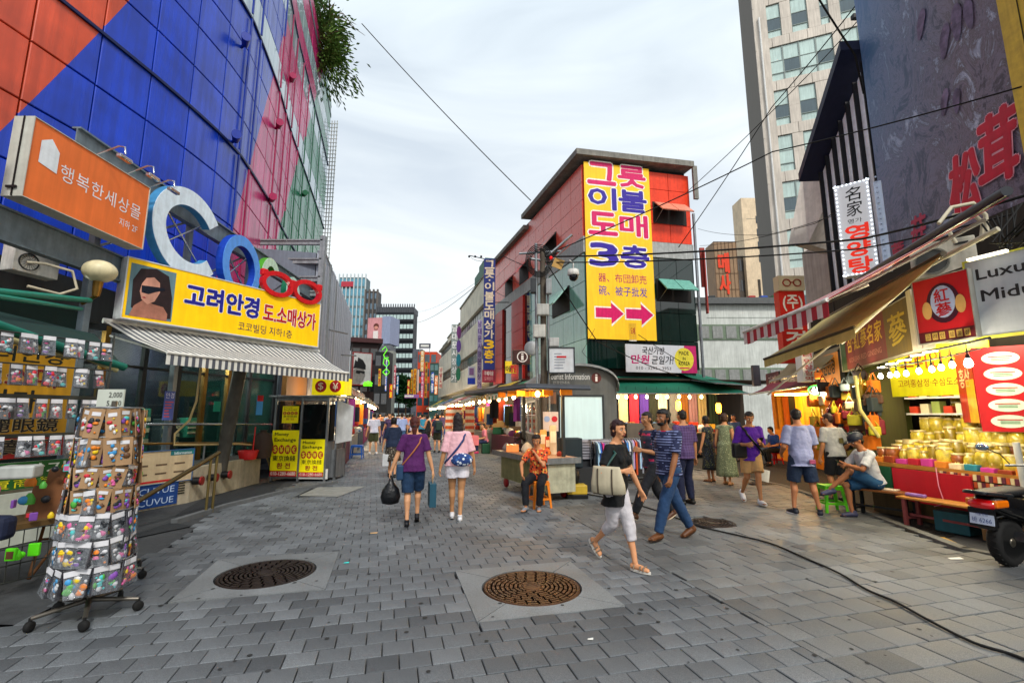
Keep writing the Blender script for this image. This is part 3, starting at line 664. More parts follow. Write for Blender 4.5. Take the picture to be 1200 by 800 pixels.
# yellow eyewear sign
SA, SB = Vector((-6.8, 8.0)), Vector((-4.86, 11.6)); Lm = (SB - SA).length
T, w_, h_ = board('eyewear_sign', 'long yellow Korean optician sign with a portrait photo in sunglasses above the striped awning', 'sign', SA, SB, 3.3, 4.38, .25, mat('#ffcc00', .45, var=.07, ns=2.5), mat('#c8ccd0', .5), frame=.02)
lettering(T, '고려안경', .98, .42, 2.47, .86, mat('#1c1c86', .5), bold=.06, outline=mat('#e8e8ea', .6), ow=.05)
lettering(T, '도.소매상가', 2.6, .4, 3.98, .80, mat('#b3141c', .5), bold=.04, outline=mat('#e8e8ea', .6), ow=.04)
lettering(T, '코코빌딩 지하1층', 2.05, .1, 3.35, .29, mat('#26284a', .5), bold=.01)
# portrait: flat print made of shapes (woman with sunglasses)
b = B(); rect(b, .05, .05, .78, 1.0, -.004, 0)
b.add([(.12, -.006, .2), (.1, -.006, .7), (.2, -.006, .93), (.45, -.006, .99), (.66, -.006, .9), (.75, -.006, .5), (.76, -.006, .1), (.5, -.006, .06)], [tuple(range(8))], 1)
b.add([(.1, -.008, .05), (.16, -.008, .24), (.28, -.008, .36), (.46, -.008, .32), (.62, -.008, .3), (.7, -.008, .18), (.7, -.008, .05)], [tuple(range(7))], 3)
b.add([(.24, -.010, .66), (.22, -.010, .52), (.26, -.010, .38), (.36, -.010, .30), (.47, -.010, .38), (.54, -.010, .56), (.52, -.010, .74), (.42, -.010, .82), (.3, -.010, .78)], [tuple(range(9))], 2)
b.add([(.24, -.012, .63), (.25, -.012, .5), (.36, -.012, .49), (.46, -.012, .55), (.62, -.012, .62), (.6, -.012, .66)], [tuple(range(6))], 4)
b.add([(.265, -.012, .415), (.3, -.012, .40), (.335, -.012, .405), (.3, -.012, .435)], [(0, 1, 2, 3)], 5)
part('portrait', b, [mat('#5d7d86', .6), mat('#231316', .6, var=.4, ns=9), mat('#c08a76', .6, var=.2, ns=4), mat('#a06a58', .6, var=.25, ns=5), mat('#101826', .3), mat('#8c2c34', .5)], T)
# red glasses standing on top of the yellow sign
d = (SB - SA) / Lm; g0 = SA + d * Lm * .60
T = thing('glasses_sign', 'big red spectacles sign standing on the right end of the yellow optician sign', 'sign', (g0.x, g0.y, 4.3), math.atan2(d.y, d.x))
b = B(); ring(b, .42, .30, .41, .30, .10, -.06, .05, 0, 32); ring(b, 1.22, .30, .41, .30, .10, -.06, .05, 0, 32)
part('rim', b, mat('#c01218', .35), T); b = B(); b.box(.74, .92, -.061, .051, .34, .5, bev=.03); b.box(.0, .16, -.062, .052, .42, .58, bev=.03); b.box(1.5, 1.64, -.062, .052, .42, .58, bev=.03); part('bridge', b, mat('#c01218', .35), T)
# striped awning
AWS = [mat('#c9c9c2', .75, bump=.2), mat('#4c4f58', .75, bump=.2)]
BK0, BK1, FR0, FR1 = Vector((-7.15, 8.05, 3.25)), Vector((-4.9, 11.8, 3.2)), Vector((-5.82, 7.85, 2.66)), Vector((-3.88, 11.15, 2.60))
T = thing('striped_awning', 'grey and white striped awning with scalloped valance under the yellow optician sign', 'awning')
ns = 34; bt = B(); bv = B()
for i in range(ns):
 a, c = i / ns, (i + .55) / ns; e = (i + 1) / ns
 for t0, t1, mi in ((a, c, 0), (c, e, 1)):
  p0, p1, q0, q1 = BK0.lerp(BK1, t0), BK0.lerp(BK1, t1), FR0.lerp(FR1, t0), FR0.lerp(FR1, t1)
  sag = Vector((0, 0, -.05)); m0, m1 = (p0 + q0) / 2 + sag, (p1 + q1) / 2 + sag
  bt.sheet(p0, p1, m1, m0, .004, mi); bt.sheet(m0, m1, q1, q0, .004, mi)
  dz = Vector((0, 0, -.2)); o_ = Vector((.006, -.004, 0)) * (1 if mi else 0); bv.sheet(q0 + o_, q1 + o_, q1 + dz + o_, q0 + dz + o_, .004, mi)
part('canopy', bt, AWS, T); part('valance', bv, AWS, T)
b = B(); b.tube([FR0, FR1], .03, 8); b.tube([BK0, BK1], .05, 8)
for t_ in (.03, .5, .97): b.tube([BK0.lerp(BK1, t_) + Vector((0, 0, -.25)), FR0.lerp(FR1, t_) + Vector((0, 0, -.03))], .02, 6)
part('arm', b, WHITE, T)
# ============================================================ LEFT ground floor: terrace, shopfront, stair
TW = [Vector(p) for p in ((-8.6, 4.2), (-6.75, 7.25), (-6.1, 9.2), (-6.15, 11.8), (-6.9, 13.0))]
T = thing('terrace', 'low beige stone terrace wall in front of the glass shopfront', 'wall')
for i in range(len(TW) - 1):
 n = max(1, int((TW[i + 1] - TW[i]).length / .8))
 for j in range(n):
  p, q = TW[i].lerp(TW[i + 1], j / n), TW[i].lerp(TW[i + 1], (j + 1) / n); e = (q - p).normalized() * .004
  b = B(); b.slab(p + e, q - e, -.1, .62, .12); part('stone', b, mat(['#a39a84', '#9a927e', '#aaa18c'][(i + j) % 3], .7, bump=.15, dirt=.15), T)
b = B(); b.prism([TW[0] + Vector((-.1, .1)), TW[1] + Vector((-.1, .1)), TW[2] + Vector((-.12, 0)), TW[3] + Vector((-.12, 0)), TW[4] + Vector((-.1, -.05)), Vector((-10, 13.5)), Vector((-10, 4))], .4, .6); part('deck', b, mat('#4b4d4c', .8), T)
b = B()
for i in range(7): b.slab(TW[1].lerp(TW[2], .62), TW[1].lerp(TW[2], .95), .18 + i * .045, .2 + i * .045, -.012)
part('grille', b, mat('#1c2018', .6), T)
for i, s in enumerate((.02, .2, .38)):
 p = TW[2].lerp(TW[3], s); b = B(); M = TR(p.x + .02, p.y, .38) @ RZ(math.radians(8)); b.tube([M @ Vector((0, 0, 0)), M @ Vector((.14, 0, 0))], .07, 12); b.tube([M @ Vector((.14, 0, 0)), M @ Vector((.17, 0, 0))], .085, 12, 1)
 part('fire_hose_inlet', b, [BLACK, mat('#8a2024', .4, .3)], T)
# shopfront
GA, GB = Vector((-8.3, 6.2)), Vector((-6.75, 13.4)); gd = (GB - GA).normalized(); gl = (GB - GA).length
T = thing('glass_shopfront', 'dark green glass shopfront with metal mullions under the striped awning', 'shopfront', (GA.x, GA.y, .6), math.atan2(gd.y, gd.x))
GG, tg, bg = custom('shop_glass'); bg.inputs['Base Color'].default_value = (.012, .05, .045, 1); bg.inputs['Roughness'].default_value = .03; bg.inputs['Alpha'].default_value = .4; bg.inputs['Specular IOR Level'].default_value = .9
xs = [0, 1.1, 2.0, 2.7, 3.5, 4.3, 5.0, 5.7, 6.4, gl]
for i in range(len(xs) - 1):
 b = B(); b.box(xs[i] + .05, xs[i + 1] - .05, .02, .035, .05, 2.6); part('pane', b, GG, T)
for i, x in enumerate(xs):
 b = B(); b.box(x - .045, x + .045, -.03, .07, 0, 2.7); part('mullion', b, BRASS if i in (3, 6, 7) else DSTEEL, T)
b = B(); b.box(0, gl, -.02, .06, 2.6, 2.75); b.box(0, gl, -.02, .06, 1.95, 2.0); part('transom', b, DSTEEL, T)
b = B(); b.box(0, gl, 1.8, 1.9, 0, 3.2); b.box(0, gl, .1, 1.9, 3.0, 3.1); b.box(0, gl, .1, 1.9, -.05, 0); b.box(-.1, 0, .1, 1.9, 0, 3.1); b.box(gl, gl + .1, .1, 1.9, 0, 3.1); part('interior', b, mat('#123c34', .7), T)
for k, (x, z, w_, h_, c) in enumerate([(1.2, .8, .7, .5, '#7a6a4a'), (2.1, .2, .5, 1.1, '#1a5a4a'), (3.6, .9, .5, .6, '#a8552c'), (4.4, .3, .4, 1.0, '#2a7a66'), (5.1, .2, .5, .8, '#44525a'), (5.8, 1.0, .5, .5, '#2c8a70'), (.3, .4, .6, .9, '#34403c'), (2.9, .1, .4, .7, '#6a2c50')]):
 b = B(); b.box(0, w_, 0, .3, 0, h_, bev=.02); 
 for q in range(3): b.box(.02, w_ - .02, -.02, .0, h_ * (.2 + q * .25), h_ * (.3 + q * .25), 1)
 v = GA + gd * x + Vector((-gd.y, gd.x)) * 1.2
 single('display_case', b, [mat(c, .6), mat('#c9c2a0', .5)], 'display case inside the glass shopfront, number %s from the near end' % ['one', 'two', 'three', 'four', 'five', 'six', 'seven', 'eight'][k], 'display case', (v.x, v.y, .65 + z * .4), math.atan2(gd.y, gd.x), 'display cases behind the shopfront glass')
for x in (1.5, 4.6): v = GA + gd * x + Vector((-gd.y, gd.x)) * .7; lamp_point('shop_light', (v.x, v.y, 3.0), 130, (.9, 1, .85), .2)  # unseen point lamps added to brighten the dark shop interior
for x in (1.5, 3.1, 4.6, 5.9):
 v = GA + gd * x + Vector((-gd.y, gd.x)) * .9; b = B(); b.box(-.3, .3, -.04, .04, -.03, .03, bev=.01); single('tube_lamp', b, glow('#fff1cf', 6), 'lit tube lamp on the ceiling inside the glass shopfront', 'lamp', (v.x, v.y, 3.4), math.atan2(gd.y, gd.x), 'tube lamps inside the shopfront')
# leaning grey column and bits on the glass
b = B(); b.tube([P(256, 560, 10.3), P(268, 500, 10.2), P(283, 425, 10.0)], [.13, .13, .13], 10); single('leaning_column', b, mat('#4c4a44', .7, dirt=.2), 'grey column leaning behind the rails before the glass shopfront', 'column')
def flat_sign(px0, py0, px1, py1, Y, rz, c, lab, cat='poster', th=.015, name='poster'):
 a, c2 = P(px0, py1, Y), P(px1, py0, Y); r = thing(name, lab, cat, (a.x, a.y, a.z), rz); w2 = (c2.x - a.x) / math.cos(rz) if abs(math.cos(rz)) > .2 else abs(c2.x - a.x); w2 = w2 / (1 - (a.x + c2.x) / 2 / Y * math.tan(rz)) if True else w2; h2 = c2.z - a.z
 b = B(); b.box(0, w2, .002, th, 0, h2); rect(b, 0, 0, w2, h2, 0); part('panel', b, mat(c, .55, var=.05), r); return r, w2, h2
RZ_L = math.radians(61)
T, a_, h_ = flat_sign(190, 458, 206, 492, 8.9, RZ_L, '#4a5aa0', 'blue and red notice poster on the shopfront glass left of the brass mullion')
lettering(T, '안경', a_ * .1, h_ * .75, a_ * .9, h_ * .95, mat('#d8d8e8', .5)); b = B(); [rect(b, a_ * .1, h_ * (.1 + .1 * i), a_ * (.5 + .4 * random.random()), h_ * (.14 + .1 * i), -.004) for i in range(6)]; part('print', b, mat('#c85050', .5), T)
T, a_, h_ = flat_sign(300, 463, 309, 486, 11.3, RZ_L, '#3f8fd0', 'light blue notice with a red top on the shopfront glass near the money exchange booth')
b = B(); rect(b, 0, h_ * .7, a_, h_, -.004); part('print', b, REDM, T)
T, a_, h_ = flat_sign(250, 470, 259, 482, 10.2, RZ_L, '#2aa080', 'small green notice on the shopfront glass beside the leaning column')
# rails
T = thing('handrail', 'low steel handrail of two bars with a looping hose on the terrace', 'railing')
pts = [P(165, 497, 8.7), P(240, 497, 10.0), P(318, 497, 12.4)]; pts2 = [P(158, 520, 8.5), P(240, 519, 9.9), P(318, 519, 12.3)]
b = B(); b.tube(pts, .022, 8); part('bar', b, CHROME, T); b = B(); b.tube(pts2, .022, 8); part('bar', b, BRASS, T)
for q in (pts2[0], P(162, 519, 8.6), pts2[1], pts2[2]): b = B(); b.tube([(q.x, q.y, .6), (q.x, q.y, q.z + (.25 if q is not pts2[1] else 0))], .02, 8); part('post', b, STEEL, T)
b = B(); b.tube([P(236, 425, 9.3), P(230, 470, 9.3), P(222, 492, 9.3), P(205, 508, 9.2), P(204, 521, 9.2), P(225, 521, 9.4), P(280, 520, 10.8), P(308, 522, 12), P(314, 540, 12.2), P(318, 552, 12.4), P(332, 561, 12.5)], .022, 6)
single('cable_hose', b, mat('#b09a6a', .6), 'tan cable looping along the terrace handrail to the ground', 'cable')
T = thing('stair_rail', 'sloping brass stair handrail with two posts before the terrace wall', 'railing')
q0, q1 = P(120, 612, 6.6), P(257, 530, 8.3); b = B(); b.tube([q0, q0.lerp(q1, .5), q1], .035, 10); part('bar', b, mat('#54472e', .35, .7), T)
for t_ in (.0, .93, 1.0): q = q0.lerp(q1, t_ * .98); b = B(); b.tube([(q.x, q.y, 0), (q.x, q.y, q.z)], .022, 8); part('post', b, mat('#77683e', .35, .7), T)
# posters on the terrace wall
d = (TW[1] - TW[0]).normalized(); dd = (TW[2] - TW[1]).normalized(); nrm = Vector((d.y, -d.x))
def wallpt(px, py):       # point on terrace wall line 1-2 at column px
 r_ = ray(px, py); r = r_.x / r_.y; a = TW[1] - dd * 1.2; t_ = (a.x - r * a.y) / (r * dd.y - dd.x); p = a + dd * t_ + Vector((dd.y, -dd.x)) * .02; return p
pa, pb = wallpt(150, 560), wallpt(224, 550)
T, w_, h_ = board('information_board', 'beige information board with a blue border on the terrace wall', 'sign', pa, pb, .42, .98, .03, mat('#b4a282', .6), mat('#2c5a8c', .5), frame=.01)
lettering(T, 'Information', w_ * .66, h_ * .86, w_ * .96, h_ * .95, mat('#dfe8e8', .5), y=-.008); b = B(); rect(b, w_ * .6, h_ * .84, w_, h_, -.004); part('header', b, mat('#1c6a70', .5), T)
b = B()
for i in range(2):
 for j in range(3): rect(b, w_ * (.08 + .3 * j), h_ * (.55 - .27 * i), w_ * (.26 + .3 * j), h_ * (.6 - .27 * i), -.004)
part('print', b, mat('#5a4a3a', .6), T); b = B(); rect(b, 0, h_ * .04, w_ * .7, h_ * .1, -.004); part('print', b, REDM, T)
T, w_, h_ = board('blue_board', 'navy blue lens advertisement board with pale lettering low on the terrace wall', 'sign', wallpt(142, 600), wallpt(208, 570), .02, .41, .03, mat('#123a78', .6), mat('#123a78', .5))
lettering(T, 'ACUVUE', w_ * .1, h_ * .58, w_ * .92, h_ * .86, mat('#a8bcd8', .6), bold=-.01); lettering(T, 'ACUVUE', w_ * .1, h_ * .1, w_ * .92, h_ * .38, mat('#a8bcd8', .6), bold=-.01)
# red bucket and trike shapes on the terrace
b = B(); b.lathe([(.17, 0), (.22, .2), (.2, .21), (.16, .04)], 14); b.tube([(.1, 0, .1), (.12, 0, .75)], .015, 6); q = P(290, 541, 11.2)
single('dustpan', b, mat('#c01c1c', .5), 'red long handled dustpan standing on the terrace behind the wall', 'dustpan', (q.x, q.y, .6))
b = B(); b.lathe([(.2, 0), (.24, .3), (.18, .55), (.06, .62), (.1, .66)], 12); q = P(306, 540, 11.6); single('rubbish_sack', b, mat('#3a2c24', .7, bump=.6, bs=14), 'brown rubbish sack on the terrace beside the red dustpan', 'sack', (q.x, q.y, .6))
# left green canopy over the stall
T = thing('green_canopy', 'teal rolled canopy with pale metal front bar at the upper left', 'awning')
a, c = P(-40, 368, 4.2), P(145, 430, 6.0); a2, c2 = P(-60, 352, 5.0), P(110, 392, 6.8)
b = B(); b.tube([a, a.lerp(c, .5) + Vector((0, 0, -.01)), c], .05, 10); part('roller', b, mat('#0e6a5a', .6), T)
b = B(); b.tube([P(-40, 383, 4.1), P(80, 418, 5.4)], .035, 8); b.tube([P(80, 410, 5.4), P(137, 434, 5.9)], .03, 8); part('front_bar', b, mat('#a8a070', .5), T)
b = B(); b.sheet(a, c, c2, a2, .01); part('canopy', b, mat('#062e2a', .7), T)  # sheet coloured dark to stand in for the shaded interior under the roller
b = B(); b.tube([P(-20, 340, 4.6), P(105, 352, 7.2)], .04, 8); b.tube([P(-20, 345, 4.4), P(95, 362, 7.0)], .03, 6); part('bar', b, mat('#0f7a66', .6), T)
# yellow red poster at left behind the stall
pa, pb = Vector((-7.75, 5.6)), Vector((-7.1, 7.35))
T, w_, h_ = board('market_banner', 'tall yellow and red Korean banner of the eyewear arcade hanging behind the left stall', 'banner', (-6.75, 5.45), (-6.5, 6.95), 1.05, 2.55, .02, mat('#b98a1c', .6, var=.2, ns=3), WHITE)
lettering(T, '고려안경', .25, 1.28, 1.35, 1.48, mat('#12201c', .6), bold=.03); lettering(T, '도.소매', .3, .95, 1.3, 1.22, mat('#7a1414', .6), bold=.04, outline=mat('#d0c090', .6), ow=.03)
lettering(T, '상가', .5, .6, 1.1, .9, mat('#101c1c', .6), bold=.03); b = B(); rect(b, 0, 0, w_, .3, -.002); part('header', b, mat('#8c1a1a', .6), T)
lettering(T, '高麗眼鏡', .3, .34, 1.4, .54, mat('#14161a', .6), bold=.03, outline=mat('#d0c090', .6), ow=.03, y=-.006); lettering(T, '都.小賣商', .1, .05, 1.3, .25, mat('#14161a', .6), bold=.03, outline=mat('#d0c090', .6), ow=.03, y=-.006)
T, w_, h_ = board('green_banner', 'green banner with pale Korean letters and yellow characters below the market banner', 'banner', (-6.45, 5.6), (-6.2, 6.9), .68, 1.02, .02, mat('#1c5a24', .6), WHITE)
lettering(T, '매상가', .35, .16, 1.2, .31, mat('#d8e0d0', .6)); lettering(T, '賣商街', .3, .02, 1.1, .13, mat('#d8d020', .6), bold=.02)
b = B(); b.box(0, 1.3, 0, .05, 0, .64); single('whiteboard', b, mat('#b8bfb4', .6), 'pale board standing behind the left toy stall', 'board', (-6.4, 5.55, 0), math.radians(80))
b = B(); b.slab((-8.4, 3.8), (-7.1, 7.6), 0, 3.3, .2); single('shop_wall', b, mat('#0c2420', .8), 'dark green shop wall behind the market banner at left', 'wall')
T, a_, h_ = flat_sign(112, 456, 146, 479, 4.35, 0, '#b9bfb4', 'white hand written price card on top of the keyring stand', 'price card')
lettering(T, '2,000', a_ * .45, h_ * .55, a_ * .95, h_ * .85, BLACK); lettering(T, '5,000', a_ * .4, h_ * .12, a_ * .95, h_ * .42, BLACK)
# ============================================================ MONEY EXCHANGE BOOTH
MX, MY = -6.02, 12.05
T = thing('money_exchange_booth', 'small silver money exchange booth with yellow posters at the corner of the market street', 'booth', (MX, MY, 0), math.radians(-4))
SIL = mat('#8e9296', .35, .7, dirt=.1); W_ = 1.42
b = B(); b.box(0, W_, .02, .9, 1.98, 2.06); part('fascia', b, SIL, T); b = B(); b.box(0, W_, .02, .9, .06, .95); b.box(W_ - .001, W_ + .1, .3, .9, .06, .75); part('body', b, SIL, T)
b = B(); b.box(.7, W_ + .05, 0, .018, .06, .3); part('base_panel', b, WHITE, T)
for x in (0, .69, W_ - .05):
 b = B(); b.box(x, x + .05, -.02, .03, 0, 2.04); part('post', b, SIL, T)
b = B(); b.box(W_ + .05, W_ + .1, .3, .35, 0, 2.04); b.box(W_ + .05, W_ + .1, .85, .9, 0, 2.04); b.box(0, .05, .85, .9, 0, 2.04); part('post', b, SIL, T)
for x0, x1 in ((.06, .68), (.75, W_ - .06)):
 b = B(); b.box(x0, x1, .01, .02, .98, 1.96); part('window', b, glassm('#0c1216', .05, .6), T)
b = B(); b.box(W_ + .07, W_ + .08, .36, .84, .98, 1.96); part('window', b, glassm('#141c22', .05, .5), T)
b = B(); b.box(-.12, W_ + .2, -.12, 1.0, 2.06, 2.11, bev=.01); part('roof', b, SIL, T)
b = B(); b.box(.2, 1.2, .6, .84, .1, 1.9); part('back_wall', b, mat('#1a1d20', .8), T)
def yposter(x, z, w_, h_, lab, foot=True):
 r = thing('poster', lab, 'poster', Matrix.Translation((MX, MY, 0)) @ RZ(math.radians(-4)) @ Vector((x, -.035, z)), math.radians(-4), 'yellow money exchange posters')
 b = B(); b.box(0, w_, .001, .012, 0, h_); part('panel', b, mat('#f4e600', .5, var=.06), r)
 if foot:
  b = B(); rect(b, 0, 0, w_, h_ * .12, -.001); part('footer', b, REDM, r); lettering(r, '010-1280-6680', w_ * .04, h_ * .02, w_ * .96, h_ * .1, mat('#e8d8c8', .5))
 lettering(r, 'Money', w_ * .1, h_ * .86, w_ * .62, h_ * .95, BLACK, bold=.03); lettering(r, 'Exchange', w_ * .1, h_ * .73, w_ * .9, h_ * .83, BLACK, bold=.03)
 b = B(); [disc(b, w_ * (.15 + .235 * i), h_ * .58, w_ * .105, h_ * .10, -.003) for i in range(4)]; part('badge', b, REDM, r)
 for i, s in enumerate('$¥₩€'): lettering(r, s, w_ * (.09 + .235 * i), h_ * .515, w_ * (.21 + .235 * i), h_ * .645, mat('#f0d830', .5), y=-.006, bold=.03)
 lettering(r, '東京換錢', w_ * .08, h_ * .33, w_ * .92, h_ * .45, mat('#1a1c10', .5), bold=.02)
 lettering(r, '환 전', w_ * .25, h_ * .17, w_ * .75, h_ * .29, mat('#9c1020', .5), bold=.04); return r
yposter(.0, .12, .69, 1.12, 'large yellow money exchange poster on the left half of the booth front')
yposter(.75, .12, .62, .90, 'smaller yellow money exchange poster on the right half of the booth front')
yposter(.22, 1.42, .42, .42, 'smallest yellow money exchange poster, up in the dark booth window', foot=False)
r = thing('box_sign', 'yellow box sign with red dollar and yen discs on the roof of the exchange booth', 'sign', Matrix.Translation((MX, MY, 0)) @ RZ(math.radians(-4)) @ Vector((.98, -.1, 2.12)), math.radians(-4))
b = B(); b.box(0, .84, 0, .45, 0, .42); part('panel', b, mat('#e8d400', .45, emit=.25), r)
b = B(); disc(b, .23, .21, .15, .15, -.004); disc(b, .61, .21, .15, .15, -.004); part('badge', b, REDM, r)
lettering(r, '$', .16, .11, .3, .31, mat('#f0e0c0', .5), y=-.008, bold=.01); lettering(r, '¥', .54, .12, .68, .3, mat('#f0e0c0', .5), y=-.008, bold=.01)
a = Vector((-4.5, 12.2, .9)); b = B(); b.sheet((0, 0, 0), (.24, .5, .05), (.26, .5, .95), (0, 0, 1.1), .006); 
single('paper_notice', b, mat('#b9bdbf', .7), 'large pale paper notice hanging at the right side of the exchange booth', 'notice', a)
# ============================================================ CENTRE BUILDING
CB = Vector((3.22, 20.0)); dl = Vector((-.327, 1)).normalized(); dr = Vector((math.cos(math.radians(12)), math.sin(math.radians(12))))
T = thing('market_building', 'corner market building with red upper cladding, green glass and a tall yellow banner', 'building', (CB.x, CB.y, 0))
z_top, LW, RW = 13.25, 7.0, 5.35
REDW_SKY = mat('#e05a48', .3, 0, var=.08, spec=.5, coat=.1); REDW = mat('#e03c18', .35, var=.12); GRNG = glassm('#06201c', .05); GRNL = glassm('#7cae9f', .05); CONC = mat('#8a8880', .8, dirt=.3, bump=.3, ns=3)  # left-face cladding: red with the pale sky reflection put into its colour
def wl(p, d, s): return (p.x + d.x * s - CB.x, p.y + d.y * s - CB.y)
b = B(); pts = [(0, 0), wl(CB, dr, RW), (wl(CB, dr, RW)[0] + dl.x * 13, wl(CB, dr, RW)[1] + dl.y * 13), wl(CB, dl, 14.4)]
pin = [(0.12, .2), (pts[1][0] - .12, pts[1][1] + .1), pts[2], pts[3]]
b.prism(pin, 0, z_top - .1); part('wall', b, mat('#1a1f20', .8), T)
def face_frame(p, d): return Matrix.Translation((p.x - CB.x, p.y - CB.y, 0)) @ RZ(math.atan2(d.y, d.x))
ML = face_frame(CB + dl * 14.4, -dl)    # local x runs from the far end to the corner, front faces -y
MR = face_frame(CB, dr)
ML2 = ML; LL = 14.4
# cladding panels, right face upper part
def tile(M, x0, x1, z0, z1, m, nx, nz, name='panel', d=.05):
 for i in range(nx):
  for j in range(nz):
   a, c = x0 + (x1 - x0) * i / nx, x0 + (x1 - x0) * (i + 1) / nx; e, f = z0 + (z1 - z0) * j / nz, z0 + (z1 - z0) * (j + 1) / nz
   b = B(); b.box(a + .012, c - .012, -d - random.uniform(0, .008), .1, e + .012, f - .012, M=M); part(name, b, m, T)
tile(MR, 3.15, RW, 9.5, z_top - .3, REDW, 2, 4)
tile(MR, 0, 3.3, 9.5, z_top - .3, REDW, 2, 2)
b = B(); b.box(-.0, RW + .02, -.09, .1, 8.75, 9.48, M=MR); b.box(0, LL + .09, -.09, .1, 8.75, 9.48, M=ML); part('white_band', b, mat('#a8aba9', .5, dirt=.15), T)
tile(MR, 0, RW, 3.6, 8.73, GRNG, 6, 4, 'window_pane', .03)
tile(ML, LL - LW, LL, 9.5, z_top - .3, REDW_SKY, 6, 4)
tile(ML, 0, LL - LW, 9.5, 12.6, REDW_SKY, 6, 3)
tile(ML, LL - LW, LL, 3.6, 8.73, GRNL, 6, 4, 'window_pane', .03)
tile(ML, 0, LL - LW, 3.6, 8.73, GRNG, 4, 3, 'window_pane', .02)
for x0, x1 in ((1.0, 2.4), (4.4, 6.6)): tile(ML, x0, x1, 3.7, 8.73, mat('#b8261c', .4), 1, 5, 'panel', .16)
tile(ML, 0, .9, 3.6, 8.73, mat('#a8261c', .4), 1, 4, 'panel', .1)
# roof slab with overhang
b = B(); o1 = .55
q = [(-.2 - .12, -.5), (pts[1][0] + .15, pts[1][1] - .5), (pts[1][0] + .2 + dl.x * 7, pts[1][1] + dl.y * 7), (wl(CB, dl, LW)[0] - .5, wl(CB, dl, LW)[1])]
b.prism(q, z_top - .05, z_top + .22); part('roof', b, CONC, T)
b = B(); q2 = [(wl(CB, dl, LW)[0] - .35, wl(CB, dl, LW)[1]), (wl(CB, dl, LW)[0] + 3, wl(CB, dl, LW)[1] + 1), (wl(CB, dl, 14.6)[0] + 3, wl(CB, dl, 14.6)[1] + 1), (wl(CB, dl, 14.6)[0] - .35, wl(CB, dl, 14.6)[1])]
b.prism(q2, 12.6, 12.85); part('roof', b, CONC, T)
b = B(); b.box(RW - .02, RW + .2, -.5, -.38, 11.6, z_top, M=MR); part('roof_fin', b, CONC, T)
# awning windows tilted open
def openwin(M, x0, x1, z1, h, m, mg, ang=48):
 b = B(); b.box(x0 - .06, x1 + .06, -.08, .0, z1 - h - .05, z1 + .05, M=M); o = part('window', b, mg, T)
 MM = M @ TR(0, -.12, z1) @ RX(math.radians(-ang)) if False else M @ TR(0, -.12, z1) @ RX(math.radians(-(ang)))
 n = 2; w_ = (x1 - x0) / n
 for i in range(n):
  b = B(); b.box(x0 + i * w_ + .02, x0 + (i + 1) * w_ - .02, -.03, .02, -h, 0, M=MM); part('sash', b, m, o)
 b = B(); b.tube([MM @ Vector((x0 + .05, 0, -h + .05)), M @ Vector((x0 + .05, -.05, z1 - h))], .015, 5); part('stay', b, STEEL, o)
DKI = mat('#1a120c', .6)
openwin(MR, 3.45, 5.05, 11.4, .95, mat('#e08a70', .35), DKI); openwin(MR, 3.45, 5.05, 7.7, .95, mat('#6aa898', .3), DKI)
openwin(ML, LL - 4.7, LL - 3.0, 10.8, 1.1, mat('#c89a94', .3), DKI, 40); openwin(ML, LL - 3.5, LL - 1.6, 7.6, 1.1, mat('#9ac4b8', .3), DKI, 40)
openwin(ML, LL - 8.6, LL - 7.1, 10.7, 1.1, mat('#c86a6a', .3), DKI, 40); openwin(ML, LL - 11.6, LL - 10.1, 10.6, 1.1, mat('#b04a4a', .3), DKI, 40)
# yellow banner
P0 = CB + dr * .0; P1 = CB + dr * 3.22; nrm = Vector((dr.y, -dr.x)) * .18
T2, w_, h_ = board('market_banner', 'tall yellow Korean banner with big magenta and purple letters on the corner building', 'banner', P0 + nrm, P1 + nrm, 4.85, 13.0, .03, mat('#ffc820', .6, var=.08, ns=1.5), mat('#c8a020', .6))
OL = mat('#f0ece0', .6); MAG = mat('#d00c60', .5); PUR = mat('#2f1a96', .5)
rows_ = [('그릇', 7.15, MAG), ('이불', 5.95, PUR), ('도매', 4.75, MAG), ('3층', 3.3, PUR)]
for s, z, m in rows_:
 for i, ch in enumerate(s): lettering(T2, ch, .2 + i * 1.48, z, 1.5 + i * 1.5, z + 1.0, m, bold=.06, outline=OL, ow=.075)
lettering(T2, '器、布団卸売', .55, 2.55, 2.85, 2.95, mat('#b02858', .6), bold=.01); lettering(T2, '碗、被子批发', .55, 1.95, 2.85, 2.38, mat('#4a3aa0', .6), bold=.01)
for i in range(2):
 b = B(); x = .38 + i * 1.42
 for k, (g, mi) in enumerate(((.06, 1), (0, 0))):
  b.add([(x - g, -.004 - .004 * (1 - mi) * 1, .95 - g), (x + .72, -.004 - .004 * (1 - mi), .95 - g), (x + .72, -.004 - .004 * (1 - mi), .68 - g * 2), (x + 1.3 + g, -.004 - .004 * (1 - mi), 1.15), (x + .72, -.004 - .004 * (1 - mi), 1.62 + g * 2), (x + .72, -.004 - .004 * (1 - mi), 1.38 + g), (x - g, -.004 - .004 * (1 - mi), 1.38 + g)], [tuple(range(7))], mi)
 part('arrow', b, [MAG, OL], T2)
